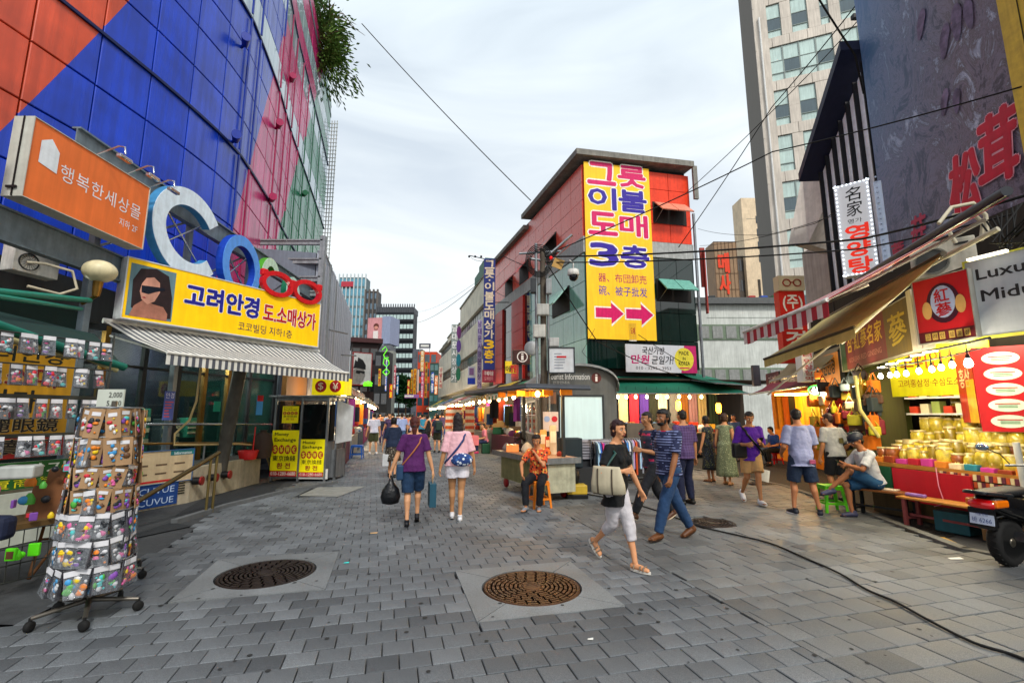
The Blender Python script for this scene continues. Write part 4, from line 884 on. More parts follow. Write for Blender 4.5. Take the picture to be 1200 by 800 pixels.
# white shop banner with a round badge
P0 = CB + dr * 1.55; P1 = CB + dr * 4.9; nr2 = Vector((dr.y, -dr.x)) * .5
T2, w_, h_ = board('shop_banner', 'white Korean shop banner with a yellow MADE IN KOREA disc above the green awning', 'banner', P0 + nr2, P1 + nr2, 3.42, 4.62, .05, mat('#c9cbd2', .6, var=.04), WHITE)
lettering(T2, '국산가방', .75, .78, 1.8, 1.1, mat('#1c1c24', .5), bold=.03, slant=.15); lettering(T2, '만원', .22, .38, 1.05, .74, mat('#b8146a', .5), bold=.05, slant=.15)
lettering(T2, '균일가!', 1.18, .36, 2.2, .72, mat('#1c1c24', .5), bold=.03, slant=.15); lettering(T2, '010 - 3292 - 3953', .45, .12, 2.1, .25, mat('#1c1c24', .5), bold=.01)
b = B(); b.add([(w_ * .77, -.003, 0), (w_, -.003, 0), (w_, -.003, h_), (w_ * .83, -.003, h_)], [(0, 1, 2, 3)]); part('print', b, mat('#c02868', .5), T2)
b = B(); disc(b, w_ * .82, h_ * .5, .46, .5, -.006, n=36); part('badge', b, mat('#e0d040', .5), T2)
lettering(T2, 'MADE', w_ * .75, h_ * .66, w_ * .89, h_ * .8, BLACK, y=-.01); lettering(T2, 'IN', w_ * .8, h_ * .47, w_ * .84, h_ * .58, BLACK, y=-.01); lettering(T2, 'KOREA', w_ * .74, h_ * .28, w_ * .9, h_ * .42, BLACK, y=-.01); b = B(); rect(b, w_ * .75, h_ * .16, w_ * .89, h_ * .2, -.01); part('print', b, MAG, T2)
q = CB + dr * 1.9; T2, w_, h_ = board('small_sign', 'small white sign with red letters on the green glass under the yellow banner', 'sign', q + nrm, q + dr * .35 + nrm, 4.35 + .45, 5.6, .04, WHITE, WHITE); lettering(T2, '도매', .08, .3, .28, .6, REDM)
# green awnings
GRN = mat('#0f6b52', .75, bump=.25, bs=30, var=.1)
def awning(name, lab, b0, b1, f0, f1, m, drop=.0, arms=True, group=None, nseg=10, valm=None):
 r = thing(name, lab, 'awning', (0, 0, 0), 0, group); b0, b1, f0, f1 = map(Vector, (b0, b1, f0, f1)); b = B()
 for i in range(nseg):
  t0, t1 = i / nseg, (i + 1) / nseg; w0, w1 = (.03 * math.sin(t0 * 19)), (.03 * math.sin(t1 * 19))
  p0, p1, q0, q1 = b0.lerp(b1, t0), b0.lerp(b1, t1), f0.lerp(f1, t0), f0.lerp(f1, t1); q0.z += w0 * .4; q1.z += w1 * .4
  m0, m1 = (p0 + q0) / 2 - Vector((0, 0, .06 + w0)), (p1 + q1) / 2 - Vector((0, 0, .06 + w1))
  b.sheet(p0, p1, m1, m0, .006); b.sheet(m0, m1, q1, q0, .006)
 part('canopy', b, m, r)
 if drop:
  b = B()
  for i in range(nseg * 2):
   t0, t1 = i / nseg / 2, (i + 1) / nseg / 2; q0, q1 = f0.lerp(f1, t0), f0.lerp(f1, t1); dz = Vector((0, 0, -drop)); b.sheet(q0, q1, q1 + dz, q0 + dz, .006, i % 2)
  part('valance', b, valm or [m, m], r)
 b = B(); b.tube([f0, f1], .025, 6)
 for t_ in (0.02, .5, .98): b.tube([b0.lerp(b1, t_) - Vector((0, 0, .3)), f0.lerp(f1, t_)], .02, 5)
 part('arm', b, GALV, r); return r
awning('green_awning', 'wide dark green awning over the clothes shop at the foot of the corner building', P(700, 441, 20.1), P(825, 441, 21.3), P(722, 461, 17.6), P(880, 461, 18.4), GRN)
awning('green_awning', 'second green awning slanting right beyond the white shop banner', P(790, 435, 21.2), P(815, 437, 23.0), P(838, 449, 18.2), P(886, 452, 19.5), GRN)
b = B(); b.box(0, RW + 3, -.1, 0, 3.1, 3.2, M=MR); part('ledge', b, mat('#1f4a3c', .6), T)
# pipes and downpipe
b = B(); b.tube([(pts[1][0] + .12, pts[1][1] - .12, 3), (pts[1][0] + .12, pts[1][1] - .12, 11)], .07, 8); part('pipe', b, STEEL, T)
v = CB + dr * (RW + .5); b = B(); b.box(-.1, .12, -.05, .05, 7.5, 9.4); b.box(-.02, .03, -.3, -.1, 6.2, 9.2); single('side_sign', b, mat('#a03a30', .6), 'narrow reddish sign fixed at the right edge of the corner building', 'sign', (v.x, v.y, 0))
# shop goods under the green awning
sh = random.Random(11)
b = B(); b.box(-.2, 8.6, 1.4, 1.5, 0, 3.1, M=TR(CB.x, CB.y, 0) @ RZ(math.radians(12))); b.box(-.2, 8.6, -1.0, 1.5, 3.05, 3.12, M=TR(CB.x, CB.y, 0) @ RZ(math.radians(12)))
single('shop_back_wall', b, mat('#3a3026', .8), 'brown back wall of the clothes shop under the green awning', 'wall')
def fold_cloth(w_, h_, m, n=9, amp=.03):
 b = B(); vs = []
 for j in range(4):
  for i in range(n + 1): vs.append((w_ * i / n, amp * math.sin(i * 2.1 + j * .3) * (.5 + j * .25), h_ * (1 - j / 3)))
 vs += [(x, y + .03, z) for x, y, z in vs]; k = n + 1; o = 4 * k
 fs = [(j * k + i, (j + 1) * k + i, (j + 1) * k + i + 1, j * k + i + 1) for j in range(3) for i in range(n)]
 fs += [tuple(q + o for q in f[::-1]) for f in fs]; b.add(vs, fs, sm=True); return b
CLN = [('#c8b89a', 'cream'), ('#c02840', 'crimson'), ('#4a2a90', 'violet'), ('#20241f', 'black'), ('#d8d0b8', 'ivory'), ('#6a6a70', 'grey'), ('#7a4a1c', 'brown'), ('#8a6a78', 'mauve'), ('#b0a078', 'sand'), ('#283a30', 'dark green')]
for i, px in enumerate((726, 739, 751, 762, 773, 786, 798, 809, 820, 833)):
 a = P(px, 500, 19.3 + i * .1); c, nm = CLN[i]
 o = single('hanging_cloth', fold_cloth(.40, 1.75, None), mat(c, .8), 'long %s cloth hanging in the shop under the green awning' % nm, 'cloth', (a.x, a.y, 1.05), math.radians(12), 'cloths hanging under the green awning')
b = B(); b.box(-.05, 4.7, -.02, .01, 2.82, 2.86, M=TR(P(722, 470, 19.3).x, 19.3, 0) @ RZ(math.radians(12))); single('hanging_rail', b, STEEL, 'steel rail holding the long cloths under the green awning', 'rail')
BULBM = glow('#ffd890', 14); BULBC = glow('#fff0c8', 16)
def bulb(loc, lab, group, m=None, r=.05, cord=.25, light=0, col=(1, .78, .45)):
 o = thing('bulb', lab, 'light bulb', loc, 0, group)
 b = B(); b.lathe([(.001, -r * 1.1), (r * .7, -r * .8), (r, 0), (r * .8, r * .7), (r * .45, r * 1.5)], 10); part('glass', b, m or BULBM, o)
 b = B(); b.lathe([(r * .5, r * 1.4), (r * .45, r * 2.4), (.008, r * 2.6), (.006, r * 2.6 + cord)], 8); part('socket', b, BLACK, o)
 if light: lamp_point('bulb_light', (loc[0], loc[1], loc[2] - r * 1.6), light, col)
 return o
for i, px in enumerate((724, 734, 745, 758, 770, 782, 796, 808, 822)):
 q = P(px, 465, 18.2 + i * .08); bulb(q, 'bare bulb in the row along the front of the green awning', 'bulbs under the green awning', r=.06, light=[0, 60][i % 3 == 1])
for px, py in ((795, 475), (842, 478)):
 q = P(px, py, 18.9); b = B(); b.lathe([(.06, -.2), (.1, -.12), (.1, .12), (.06, .2)], 12); single('lantern', b, glow('#ff9a28', 9), 'amber lantern glowing %s' % ('in the middle of the green awning shop' if px == 795 else 'at the right end of the green awning shop'), 'lantern', q); lamp_point('lantern_light', q + Vector((0, -.35, 0)), 25, (1, .55, .2))
GC = ['#a83020', '#d8c8a0', '#3a5a8a', '#7a3a6a', '#d0a030', '#2a6a4a', '#c8c8c8', '#8a2a2a', '#e0e0d8', '#55301c', '#20242c', '#b86a28']
def goods_table(name, lab, loc, rz, L_, D_, H_, seed, top=None, skirt='#303438', rows=2, glab='goods'):
 """a trestle table; every carton on it is a thing of its own"""
 rnd = random.Random(seed); r = thing(name, lab, 'table', loc, rz)
 b = B(); b.box(0, L_, 0, D_, H_ - .05, H_, bev=.008); part('table_top', b, mat(top or '#a08a64', .6), r)
 b = B(); b.box(.03, L_ - .03, .03, D_ - .03, .15, H_ - .052); part('skirt', b, mat(skirt, .8), r)
 for x in (.04, L_ - .08):
  for y in (.04, D_ - .08): b = B(); b.box(x, x + .04, y, y + .04, 0, H_ - .05); part('leg', b, STEEL, r)
 M = Matrix.Translation(loc) @ RZ(rz); x = .04; k = 0
 names = {'#a83020': 'red', '#d8c8a0': 'cream', '#3a5a8a': 'blue', '#7a3a6a': 'purple', '#d0a030': 'yellow', '#2a6a4a': 'green', '#c8c8c8': 'grey', '#8a2a2a': 'maroon', '#e0e0d8': 'white', '#55301c': 'brown', '#20242c': 'black', '#b86a28': 'orange'}
 while x < L_ - .25:
  w_ = rnd.uniform(.16, .34)
  for j in range(rows):
   c = rnd.choice(GC); h_ = rnd.uniform(.1, .3) + j * .14; y0 = D_ * j / rows + .03
   bb = B(); s = rnd.random()
   if s < .5: bb.box(0, w_ * .9, 0, D_ / rows - .07, 0, h_, bev=.012); nm = 'carton'
   elif s < .75:
    bb.lathe([(w_ * .3, 0), (w_ * .42, h_ * .5), (w_ * .34, h_ * .9), (w_ * .1, h_)], 10, M=TR(w_ * .45, .12, 0)); nm = 'bag'
   else:
    for q in range(3): bb.box(.01 * q, w_ * .85 - .01 * q, .01 * q, D_ / rows - .09, h_ * q / 3, h_ * (q + .9) / 3, bev=.01)
    nm = 'folded_clothes'
   single(nm, bb, mat(c, .7), '%s %s on the %s' % (names[c], nm.replace('_', ' '), glab), nm.replace('_', ' '), M @ Vector((x, y0, H_ + .001)), rz + rnd.uniform(-.1, .1), glab)
  x += w_ + .02; k += 1
 return r
goods_table('market_table', 'long table of folded goods inside the shop under the green awning', P(725, 520, 17.9).xy.to_3d(), math.radians(12), 4.6, .9, .95, 3, glab='table under the green awning')
# ============================================================ TOURIST KIOSK
KA = Vector((.70, 12.0)); KB = Vector((2.72, 12.2)); kd = (KB - KA).normalized(); KW = (KB - KA).length
T = thing('tourist_kiosk', 'dark grey tourist information kiosk with an arched roof and a pale frosted window', 'kiosk', (KA.x, KA.y, 0), math.atan2(kd.y, kd.x)); KL = 4.0
KG = mat('#5a5c5a', .55, dirt=.12, ns=2)
arc = [(0, 2.25)] + [(KW / 2 - math.cos(PI * i / 12) * KW / 2, 2.35 + math.sin(PI * i / 12) ** .8 * .55) for i in range(13)] + [(KW, 2.25)]
prof = [(0, 0), (KW, 0)] + arc[::-1]
lean = math.radians(4)
def extr(b, poly, y0, y1, mi=0, sk=0):
 n = len(poly); vs = [(x, y0, z) for x, z in poly] + [(x - sk, y1, z) for x, z in poly]
 b.add(vs, [tuple(range(n)), tuple(range(n, 2 * n))[::-1]] + [(i, n + i, n + (i + 1) % n, (i + 1) % n) for i in range(n)], mi)
b = B(); extr(b, prof, .05, KL); part('wall', b, KG, T)
rf = [(x * 1.02 - .02, z + .03) for x, z in arc]; inner = [(x, z - .06) for x, z in rf[::-1]]
b = B(); extr(b, rf + inner, -.12, KL + .1); part('roof', b, mat('#8a8d8e', .35, .6, dirt=.1), T)
b = B(); b.box(.52, 1.62, -.0, .04, .82, 2.08); part('window', b, mat('#b8cfd0', .18, var=.06, ns=1.2, emit=.16), T)
b = B(); b.box(.47, .52, -.02, .045, .77, 2.13); b.box(1.62, 1.67, -.02, .045, .77, 2.13); b.box(.52, 1.62, -.02, .045, 2.08, 2.13); b.box(.52, 1.62, -.02, .045, .77, .82); part('window_frame', b, DSTEEL, T)
lettering(T, 'Tourist Information', .22, 2.52, 1.32, 2.68, mat('#d8d8d4', .5), bold=.01, y=.04); lettering(T, '관광안내소', .35, 2.41, .8, 2.48, mat('#a8a8a4', .5), bold=.0, y=.04)
b = B(); disc(b, 1.5, 2.57, .13, .13, .035, n=24); part('badge', b, mat('#5a2420', .5), T); lettering(T, 'i', 1.47, 2.48, 1.53, 2.66, mat('#e0d8d0', .5), y=.03)
for x, z, c in ((.1, 1.45, '#d8b050'), (.1, 1.9, '#b88a70'), (.28, 1.9, '#a87a60')): b = B(); b.box(x, x + .15, .02, .045, z, z + .3); part('notice', b, mat(c, .6), T)
# long left side windows and door
b = B(); b.box(-.03, 0, .4, 1.9, 1.15, 1.95); part('window', b, glassm('#39524f', .05), T); b = B(); b.box(-.03, 0, 2.1, 3.6, 1.15, 1.95); part('window', b, glassm('#39524f', .05), T)
b = B()
for y in (.37, 1.9, 2.07, 3.6, 1.15, 2.85): b.box(-.05, .0, y, y + .04, 1.1, 2.0)
b.box(-.055, 0, .37, 3.64, 1.1, 1.14); b.box(-.055, 0, .37, 3.64, 1.96, 2.0); b.box(-.055, 0, .37, 3.64, 1.6, 1.63); part('window_frame', b, WHITE, T)
b = B(); b.box(0.05, KW - .05, -.7, .0, 0.0, .0 + .02)
# 'i' sign boxes on the roof
q = P(601, 426, 14.6); T2 = thing('information_sign', 'square brown box sign with a white ring and letter i above the kiosk roof', 'sign', (q.x, q.y, q.z), math.radians(6))
b = B(); b.box(0, .54, 0, .3, 0, .44, bev=.01); part('panel', b, mat('#3a1a16', .5), T2); b = B(); ring(b, .3, .22, .17, .17, .03, -.006, -.002); part('ring', b, mat('#d8d0c8', .5), T2); lettering(T2, 'i', .26, .12, .34, .33, mat('#d8d0c8', .5), y=-.006)
b = B(); b.box(.2, .3, .1, .2, -.5, 0); part('post', b, DSTEEL, T2)
# utility pole
q = G(637, 566)
T = thing('utility_pole', 'wooden utility pole loaded with metal boxes, coiled cable and a dome camera', 'pole', (1.02 - .05, 11.6 + 3, 0)); 
PY = 11.55; pxx = P(637, 400, PY).x; T.location = (pxx, PY, 0)
zt = P(632, 292, PY).z
b = B(); b.tube([(0, 0, 0), (0, 0, zt)], [.085, .07], 12); part('pole', b, mat('#5c5348', .8, dirt=.3), T)
b = B(); b.tube([(-.17, .0, 2.2), (-.17, 0, zt + .15)], .04, 8); part('conduit', b, STEEL, T); b = B(); b.tube([(.12, -.02, 0), (.12, -.02, zt - .3)], .03, 8); part('conduit', b, STEEL, T)
for px, py, w_, h_, c in ((636, 363, .30, .28, '#a9a9a4'), (632, 388, .3, .32, '#b4b3ac'), (649, 401, .24, .22, '#a9aaa8'), (625, 335, .14, .38, '#2e3236'), (643, 336, .14, .38, '#8e9294')):
 v = P(px, py, PY - .16); b = B(); b.box(-w_ / 2, w_ / 2, -.08, .08, -h_ / 2, h_ / 2, bev=.012); b.box(-w_ / 2 + .02, w_ / 2 - .02, -.085, -.08, -h_ / 2 + .02, h_ / 2 - .02); o = part('junction_box', b, mat(c, .5, dirt=.1), T); o.location = (v.x - pxx, v.y - PY, v.z)
b = B()
for k in range(5): 
 rr_ = .22 + .03 * k; b.tube([(-.1 + rr_ * math.cos(a) * 1.0, -.05 - .02 * k, zt - .35 + rr_ * 1.25 * math.sin(a)) for a in [2 * PI * i / 20 for i in range(21)]], .012, 5)
part('cable_coil', b, RUBBER, T)
b = B(); b.tube([(-.35, 0, zt - .25), (.0, 0, zt - .3), (.75, -.1, zt + .35)], .035, 6); b.tube([(.05, -.02, zt - .5), (.65, -.05, zt + .1)], .02, 6); b.tube([(-.6, .05, zt - .1), (.5, 0, zt - .05)], .03, 6); part('bracket_arm', b, STEEL, T)
v = P(672, 322, PY - .2); b = B(); b.lathe([(.001, .14), (.14, .13), (.15, .0), (.13, -.02)], 14); b.tube([(0, 0, .13), (0, 0, .3), (-.1, 0, .38)], .02, 6); b.ball((0, 0, -.05), .115, 14, 1)
o = part('dome_camera', b, [WHITE, mat('#15171a', .15)], T); o.location = (v.x - pxx, v.y - PY, v.z)
v = P(646, 302, PY - .1); b = B(); b.ball((0, 0, 0), .05, 8); o = part('warning_lamp', b, glow('#c01010', .6), T); o.location = (v.x - pxx, v.y - PY, v.z)
v = P(655, 308, PY - .15); b = B(); b.box(-.14, .12, -.01, .01, -.15, .1, M=RY(.4)); o = part('yellow_tag', b, mat('#b08a4a', .6), T); o.location = (v.x - pxx, v.y - PY, v.z)
a, c = P(644, 436, PY - .3), P(672, 408, PY - .3)
T2, w_, h_ = board('framed_notice', 'framed white notice board fixed on the utility pole above the kiosk roof', 'sign', (a.x, a.y), (c.x, c.y), a.z, c.z, .06, mat('#b8bcc0', .5, var=.1), DSTEEL, frame=.03)
b = B(); [rect(b, w_ * .2, h_ * (.15 + .12 * i), w_ * (.5 + .3 * random.random()), h_ * (.19 + .12 * i), -.004) for i in range(6)]; rect(b, w_ * .3, h_ * .6, w_ * .7, h_ * .68, -.005, 1); part('print', b, [mat('#7a7f8a', .5), REDM], T2)
b = B(); b.ball((0, 0, 0), .2, 16, sy=.4); v = P(623, 408, 12.6); single('satellite_dish', b, mat('#a9adae', .4), 'pale round dish behind the boxes of the utility pole', 'dish', v)
# ============================================================ FOOD CART + VENDOR STOOL
C0, C1, C2 = Vector((.66, 9.15)), Vector((-.28, 11.3)), Vector((1.25, 9.42))
cd = (C0 - C1).normalized(); cl = (C0 - C1).length
T = thing('food_cart', 'street food cart with ribbed metal body, red wheels and a flat lamp lit canopy', 'cart', (C1.x, C1.y, 0), math.atan2(cd.y, cd.x))
b = B()
for i in range(34): b.box(.1 + i * .0645, .145 + i * .0645, -.012, .01, .2, .72)
b.box(.08, cl - .1, .01, .6, .2, .74); part('body', b, mat('#8f8d62', .5, .3, dirt=.2), T)
b = B(); b.box(cl - .1, cl, .02, .62, .16, .74); part('end_panel', b, mat('#a9a992', .5, dirt=.2), T)
lettering(T, '가', .2, .45, .3, .6, BLACK)
b = B(); b.box(-.12, cl + .06, -.14, .72, .75, .80, bev=.008); part('counter_top', b, mat('#a8846a', .5, dirt=.1), T); b = B(); b.box(-.13, cl + .07, -.15, -.14, .70, .81); b.box(cl + .06, cl + .07, -.14, .72, .7, .81); part('trim', b, STEEL, T)
for x, y in ((.3, .03), (cl - .35, .03), (.3, .55), (cl - .35, .55)):
 b = B(); b.lathe([(.03, -.025), (.1, -.025), (.11, 0), (.1, .025), (.03, .025)], 16, M=TR(x, y, .11) @ RX(PI / 2)); part('wheel', b, mat('#8a1818', .5), T)
for x, y in ((.2, .5), (cl - .2, .45)): b = B(); b.box(x - .03, x + .03, y, y + .06, .8, 2.14); part('post', b, DSTEEL, T)
b = B(); b.prism([(-.45, -.75), (cl + .35, -.6), (cl + .4, .75), (-.3, .95)], 2.14, 2.19); b.tube([(-.45, -.75, 2.12), (cl + .35, -.6, 2.12)], .03, 6); b.tube([(cl + .35, -.6, 2.12), (cl + .4, .75, 2.12)], .03, 6); part('canopy', b, mat('#474c55', .5, .3), T)
M = Matrix.Translation((C1.x, C1.y, 0)) @ RZ(math.atan2(cd.y, cd.x))
for i in range(9):
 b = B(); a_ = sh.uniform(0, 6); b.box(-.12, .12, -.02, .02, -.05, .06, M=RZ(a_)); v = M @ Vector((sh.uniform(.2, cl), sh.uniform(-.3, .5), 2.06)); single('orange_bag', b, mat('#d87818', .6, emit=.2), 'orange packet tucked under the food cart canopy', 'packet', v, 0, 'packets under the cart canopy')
lv = P(630, 462, 9.6); b = B(); b.lathe([(.001, -.05), (.04, -.03), (.05, .02), (.02, .07)], 10); single('cart_lamp', b, glow('#ffc060', 40), 'bright warm bulb under the food cart canopy', 'light bulb', lv); lamp_point('cart_light', lv + Vector((-.05, -.1, -.1)), 40, (1, .62, .25))
# things on the cart
def on(M, x, y, z): return M @ Vector((x, y, z))
b = B(); b.box(-.14, .14, -.1, .1, 0, .16, bev=.01); single('food_tray', b, mat('#d8864a', .4, emit=.35), 'glowing orange food warmer on the food cart', 'tray', on(M, .5, .1, .8))
for k, (x, y, c, s, lab) in enumerate([(.05, .15, '#8a8a94', .1, 'grey bundle at the far end of the food cart'), (-.02, .4, '#a8a8b8', .09, 'lilac bundle on the far corner of the food cart'), (.25, .2, '#5a4a44', .1, 'brown bundle beside the fan on the food cart'), (.85, .3, '#c9c9c6', .13, 'crumpled white bag on the middle of the food cart'), (1.05, .5, '#b9b9b6', .09, 'crumpled white bag nearest the seated vendor'), (1.6, .4, '#c86a20', .08, 'orange packet at the near end of the food cart'), (1.85, .2, '#a84a18', .07, 'rust packet at the near corner of the food cart'), (1.95, .5, '#8a3020', .06, 'dark red packet at the right corner of the food cart')]):
 b = B(); b.lathe([(s * .8, 0), (s * 1.15, s * .5), (s * .7, s * 1.3), (s * .2, s * 1.7)], 9, sy=.8); single('parcel', b, mat(c, .7, bump=.6, bs=12), lab, 'parcel', on(M, x, y, .8))
for k, (x, y, h_, c) in enumerate([(.95, .5, .42, '#b07a3a'), (1.15, .55, .5, '#d8b070'), (1.3, .6, .36, '#c04028'), (1.5, .6, .6, '#c8b8a0')]):
 b = B(); b.box(-.07, .07, -.06, .06, 0, h_, bev=.006); b.box(-.06, .06, -.065, -.06, h_ * .4, h_ * .8, 1); single('carton', b, [mat(c, .6), mat('#e8e0d0', .6)], '%s carton standing at the back of the food cart' % ['brown', 'pale tan', 'red', 'tall cream'][k], 'carton', on(M, x, y, .8))
b = B(); b.tube([(0, 0, 0), (0, 0, .18)], .02, 8); b.lathe([(.09, 0), (.1, .02), (.02, .03)], 14); ring(b, 0, .3, .15, .15, .012, -.05, .05); 
for k in range(10): b.box(-.003, .003, -.05, -.045, .03, .145, M=TR(0, 0, .3) @ RY(k * PI / 5))
for k in range(3): b.box(-.03, .03, -.005, .005, 0, .12, M=TR(0, 0, .3) @ RY(k * 2 * PI / 3) @ RZ(.5))
single('fan', b, BLACK, 'small black desk fan on the food cart', 'fan', on(M, .42, .35, .8))
for z, lab in ((1.05, 'white notice with a blue disc'), (1.05, 'white notice with a red disc')):
 k = 0 if 'blue' in lab else 1; v = P(641 + 9 * k, 505, 11.2); b = B(); b.box(-.09, .09, 0, .01, 0, .45); disc(b, 0, .28, .07, .07, -.002, 1); single('notice', b, [mat('#c8b8b0', .6), mat(['#8aa0c8', '#b82030'][k], .5)], lab + ' on a stand behind the seated vendor', 'notice', v)
# speaker box, tarp covered pile, yellow crate
b = B(); b.box(-.24, .24, -.2, .2, 0, .62, bev=.015); v = P(668, 545, 10.6); single('speaker_box', b, mat('#16242c', .6), 'dark blue speaker cabinet standing on a low stand behind the food cart', 'speaker', (v.x, v.y, .5), .1)
b = B(); b.box(-.5, .5, -.2, .2, 0, .48); single('equipment_stand', b, mat('#24272a', .7), 'black stand under the speaker cabinet', 'stand', (v.x + .2, v.y, 0), .1)
b = B()
for k in range(7): b.box(-.42 + .02 * k, .44 - .01 * k, -.25, .25, .62 + k * .062, .675 + k * .062, bev=.02, M=RZ(.03 * (-1) ** k))
v = P(694, 540, 11.2); single('tarp_pile', b, mat('#8a8890', .6, bump=.5, bs=10), 'stack of folded grey tarpaulins beside the kiosk window', 'tarpaulins', (v.x, v.y, 0), .05)
b = B(); b.box(-.4, .42, -.2, .2, 0, .6, bev=.02); single('covered_box', b, mat('#2a2c30', .7, bump=.4, bs=8), 'black covered box under the grey tarpaulins', 'box', (v.x, v.y, 0), .05)
v = G(676, 584); b = B(); b.box(-.2, .2, -.14, .14, .08, .26, bev=.02); b.box(-.21, .21, -.15, .15, 0, .08, 1, bev=.01); single('toolbox', b, [mat('#b89a30', .5), BLACK], 'yellow and black box on the ground right of the food cart', 'box', v + Vector((0, .1, 0)), .1)
b = B(); b.lathe([(.12, 0), (.15, .15), (.13, .3), (.04, .36)], 12); single('black_sack', b, mat('#0e0f10', .4, bump=.4, bs=12), 'black sack leaning by the right end of the food cart', 'sack', v + Vector((-.05, .25, .22)))
# plastic stools
def stool(loc, rz, c, lab, h=.46, w_=.29, grp=None):
 r = thing('stool', lab, 'stool', loc, rz, grp); m = mat(c, .4, var=.06); t_ = w_ / 2; o_ = t_ + .035
 b = B(); b.box(-t_, t_, -t_, t_, h - .03, h, bev=.012); b.box(-t_ - .004, t_ + .004, -t_ - .004, t_ + .004, h - .07, h - .03); part('seat', b, m, r)
 for sx in (-1, 1):
  for sy in (-1, 1):
   b = B(); k = .035
   b.add([(sx * t_, sy * t_, h - .05), (sx * (t_ - k * 1.4), sy * t_, h - .05), (sx * (t_ - k * 1.4), sy * (t_ - .02), h - .05), (sx * (t_ - .02), sy * (t_ - k * 1.4), h - .05), (sx * t_, sy * (t_ - k * 1.4), h - .05),
       (sx * o_, sy * o_, 0), (sx * (o_ - k), sy * o_, 0), (sx * (o_ - k), sy * (o_ - .02), 0), (sx * (o_ - .02), sy * (o_ - k), 0), (sx * o_, sy * (o_ - k), 0)],
      [(0, 1, 6, 5), (1, 2, 7, 6), (2, 3, 8, 7), (3, 4, 9, 8), (4, 0, 5, 9), (5, 6, 7, 8, 9)]); part('leg', b, m, r)
 b = B(); q_ = t_ + .02
 for a in range(4): b.box(-q_ + .02, q_ - .02, -q_ - .005, -q_ + .012, h * .3, h * .3 + .035, M=RZ(a * PI / 2))
 part('stretcher', b, m, r); return r
stool((.48, 8.72, 0), math.radians(20), '#d8781c', 'orange plastic stool under the seated vendor at the food cart')
stool(G(979, 601) + Vector((.05, .15, 0)), math.radians(-8), '#5cc81c', 'bright green plastic stool left of the man sitting with a phone', h=.44)
q = G(909, 543); stool(q, .1, '#b81420', 'red plastic stool under the seated person in blue', h=.4)
q = G(418, 537); stool(q, .15, '#1450a0', 'blue plastic stool by the left stalls near the exchange booth', h=.5, w_=.4)
# ============================================================ CLOTHES RACK
ra, rb = P(690, 520, 10.9), P(772, 519, 12.0)
T = thing('clothes_rack', 'low chrome clothes rack full of shirts behind the walking woman', 'rack', (ra.x, ra.y, 0), math.atan2(rb.y - ra.y, rb.x - ra.x)); rl = (rb.xy - ra.xy).length
b = B(); b.tube([(0, 0, 1.06), (rl, 0, 1.06)], .014, 8); part('bar', b, CHROME, T)
for x in (.05, rl - .05): b = B(); b.tube([(x, 0, .08), (x, 0, 1.06)], .014, 8); b.tube([(x, -.25, .06), (x, .25, .06)], .014, 8); part('upright', b, CHROME, T)
b = B(); b.tube([(0.05, 0, .1), (rl - .05, 0, .1)], .014, 8); part('lower_bar', b, BLACK, T)
M = Matrix.Translation((ra.x, ra.y, 0)) @ RZ(math.atan2(rb.y - ra.y, rb.x - ra.x)); RC = [('#15171c', 'black'), ('#1d2a52', 'navy'), ('#8a8f9a', 'grey'), ('#b02870', 'magenta'), ('#3c78b8', 'mid blue'), ('#9cc0d8', 'pale blue'), ('#202228', 'charcoal'), ('#b890c8', 'lilac'), ('#7a2c8a', 'purple'), ('#c8ccd4', 'white'), ('#28509a', 'royal blue'), ('#16181c', 'jet black'), ('#c04a20', 'orange')]
n = 26
for i in range(n):
 c, nm = RC[(i * 5 + i // 3) % len(RC)] if i else RC[0]; r = thing('hanging_shirt', '%s shirt on the low chrome clothes rack' % nm, 'shirt', M @ Vector((.12 + (rl - .25) * i / n, 0, 0)), math.atan2(rb.y - ra.y, rb.x - ra.x) + PI / 2 + sh.uniform(-.25, .25) - .5, 'shirts on the clothes rack')
 b = B(); l_ = sh.uniform(.62, .78); z = 1.0
 prof_ = [(-.2, z - .03), (-.27, z - .22), (-.21, z - .24), (-.18, z - .1), (-.19, z - l_), (.19, z - l_), (.18, z - .1), (.21, z - .24), (.27, z - .22), (.2, z - .03), (.05, z + .02), (-.05, z + .02)]
 extr(b, prof_, -.018, .018); part('fabric', b, mat(c, .8), r); b = B(); b.tube([(-.17, 0, z - .015), (0, 0, z + .03), (.17, 0, z - .015)], .006, 5); b.tube([(0, 0, z + .03), (0, 0, z + .065)], .004, 5); part('hanger', b, mat('#c8ccd0', .4), r)
b = B(); b.box(0, 1.3, 0, .4, 0, .55, bev=.01); v = P(735, 517, 12.8); single('counter_box', b, mat('#5e564c', .7), 'grey brown counter box behind the clothes rack', 'counter', (v.x, v.y, .85))
b = B(); b.box(0, 1.3, 0, .4, 0, .85); single('lower_counter', b, mat('#2c2a28', .7), 'dark base under the grey brown counter box', 'counter', (v.x, v.y, 0))
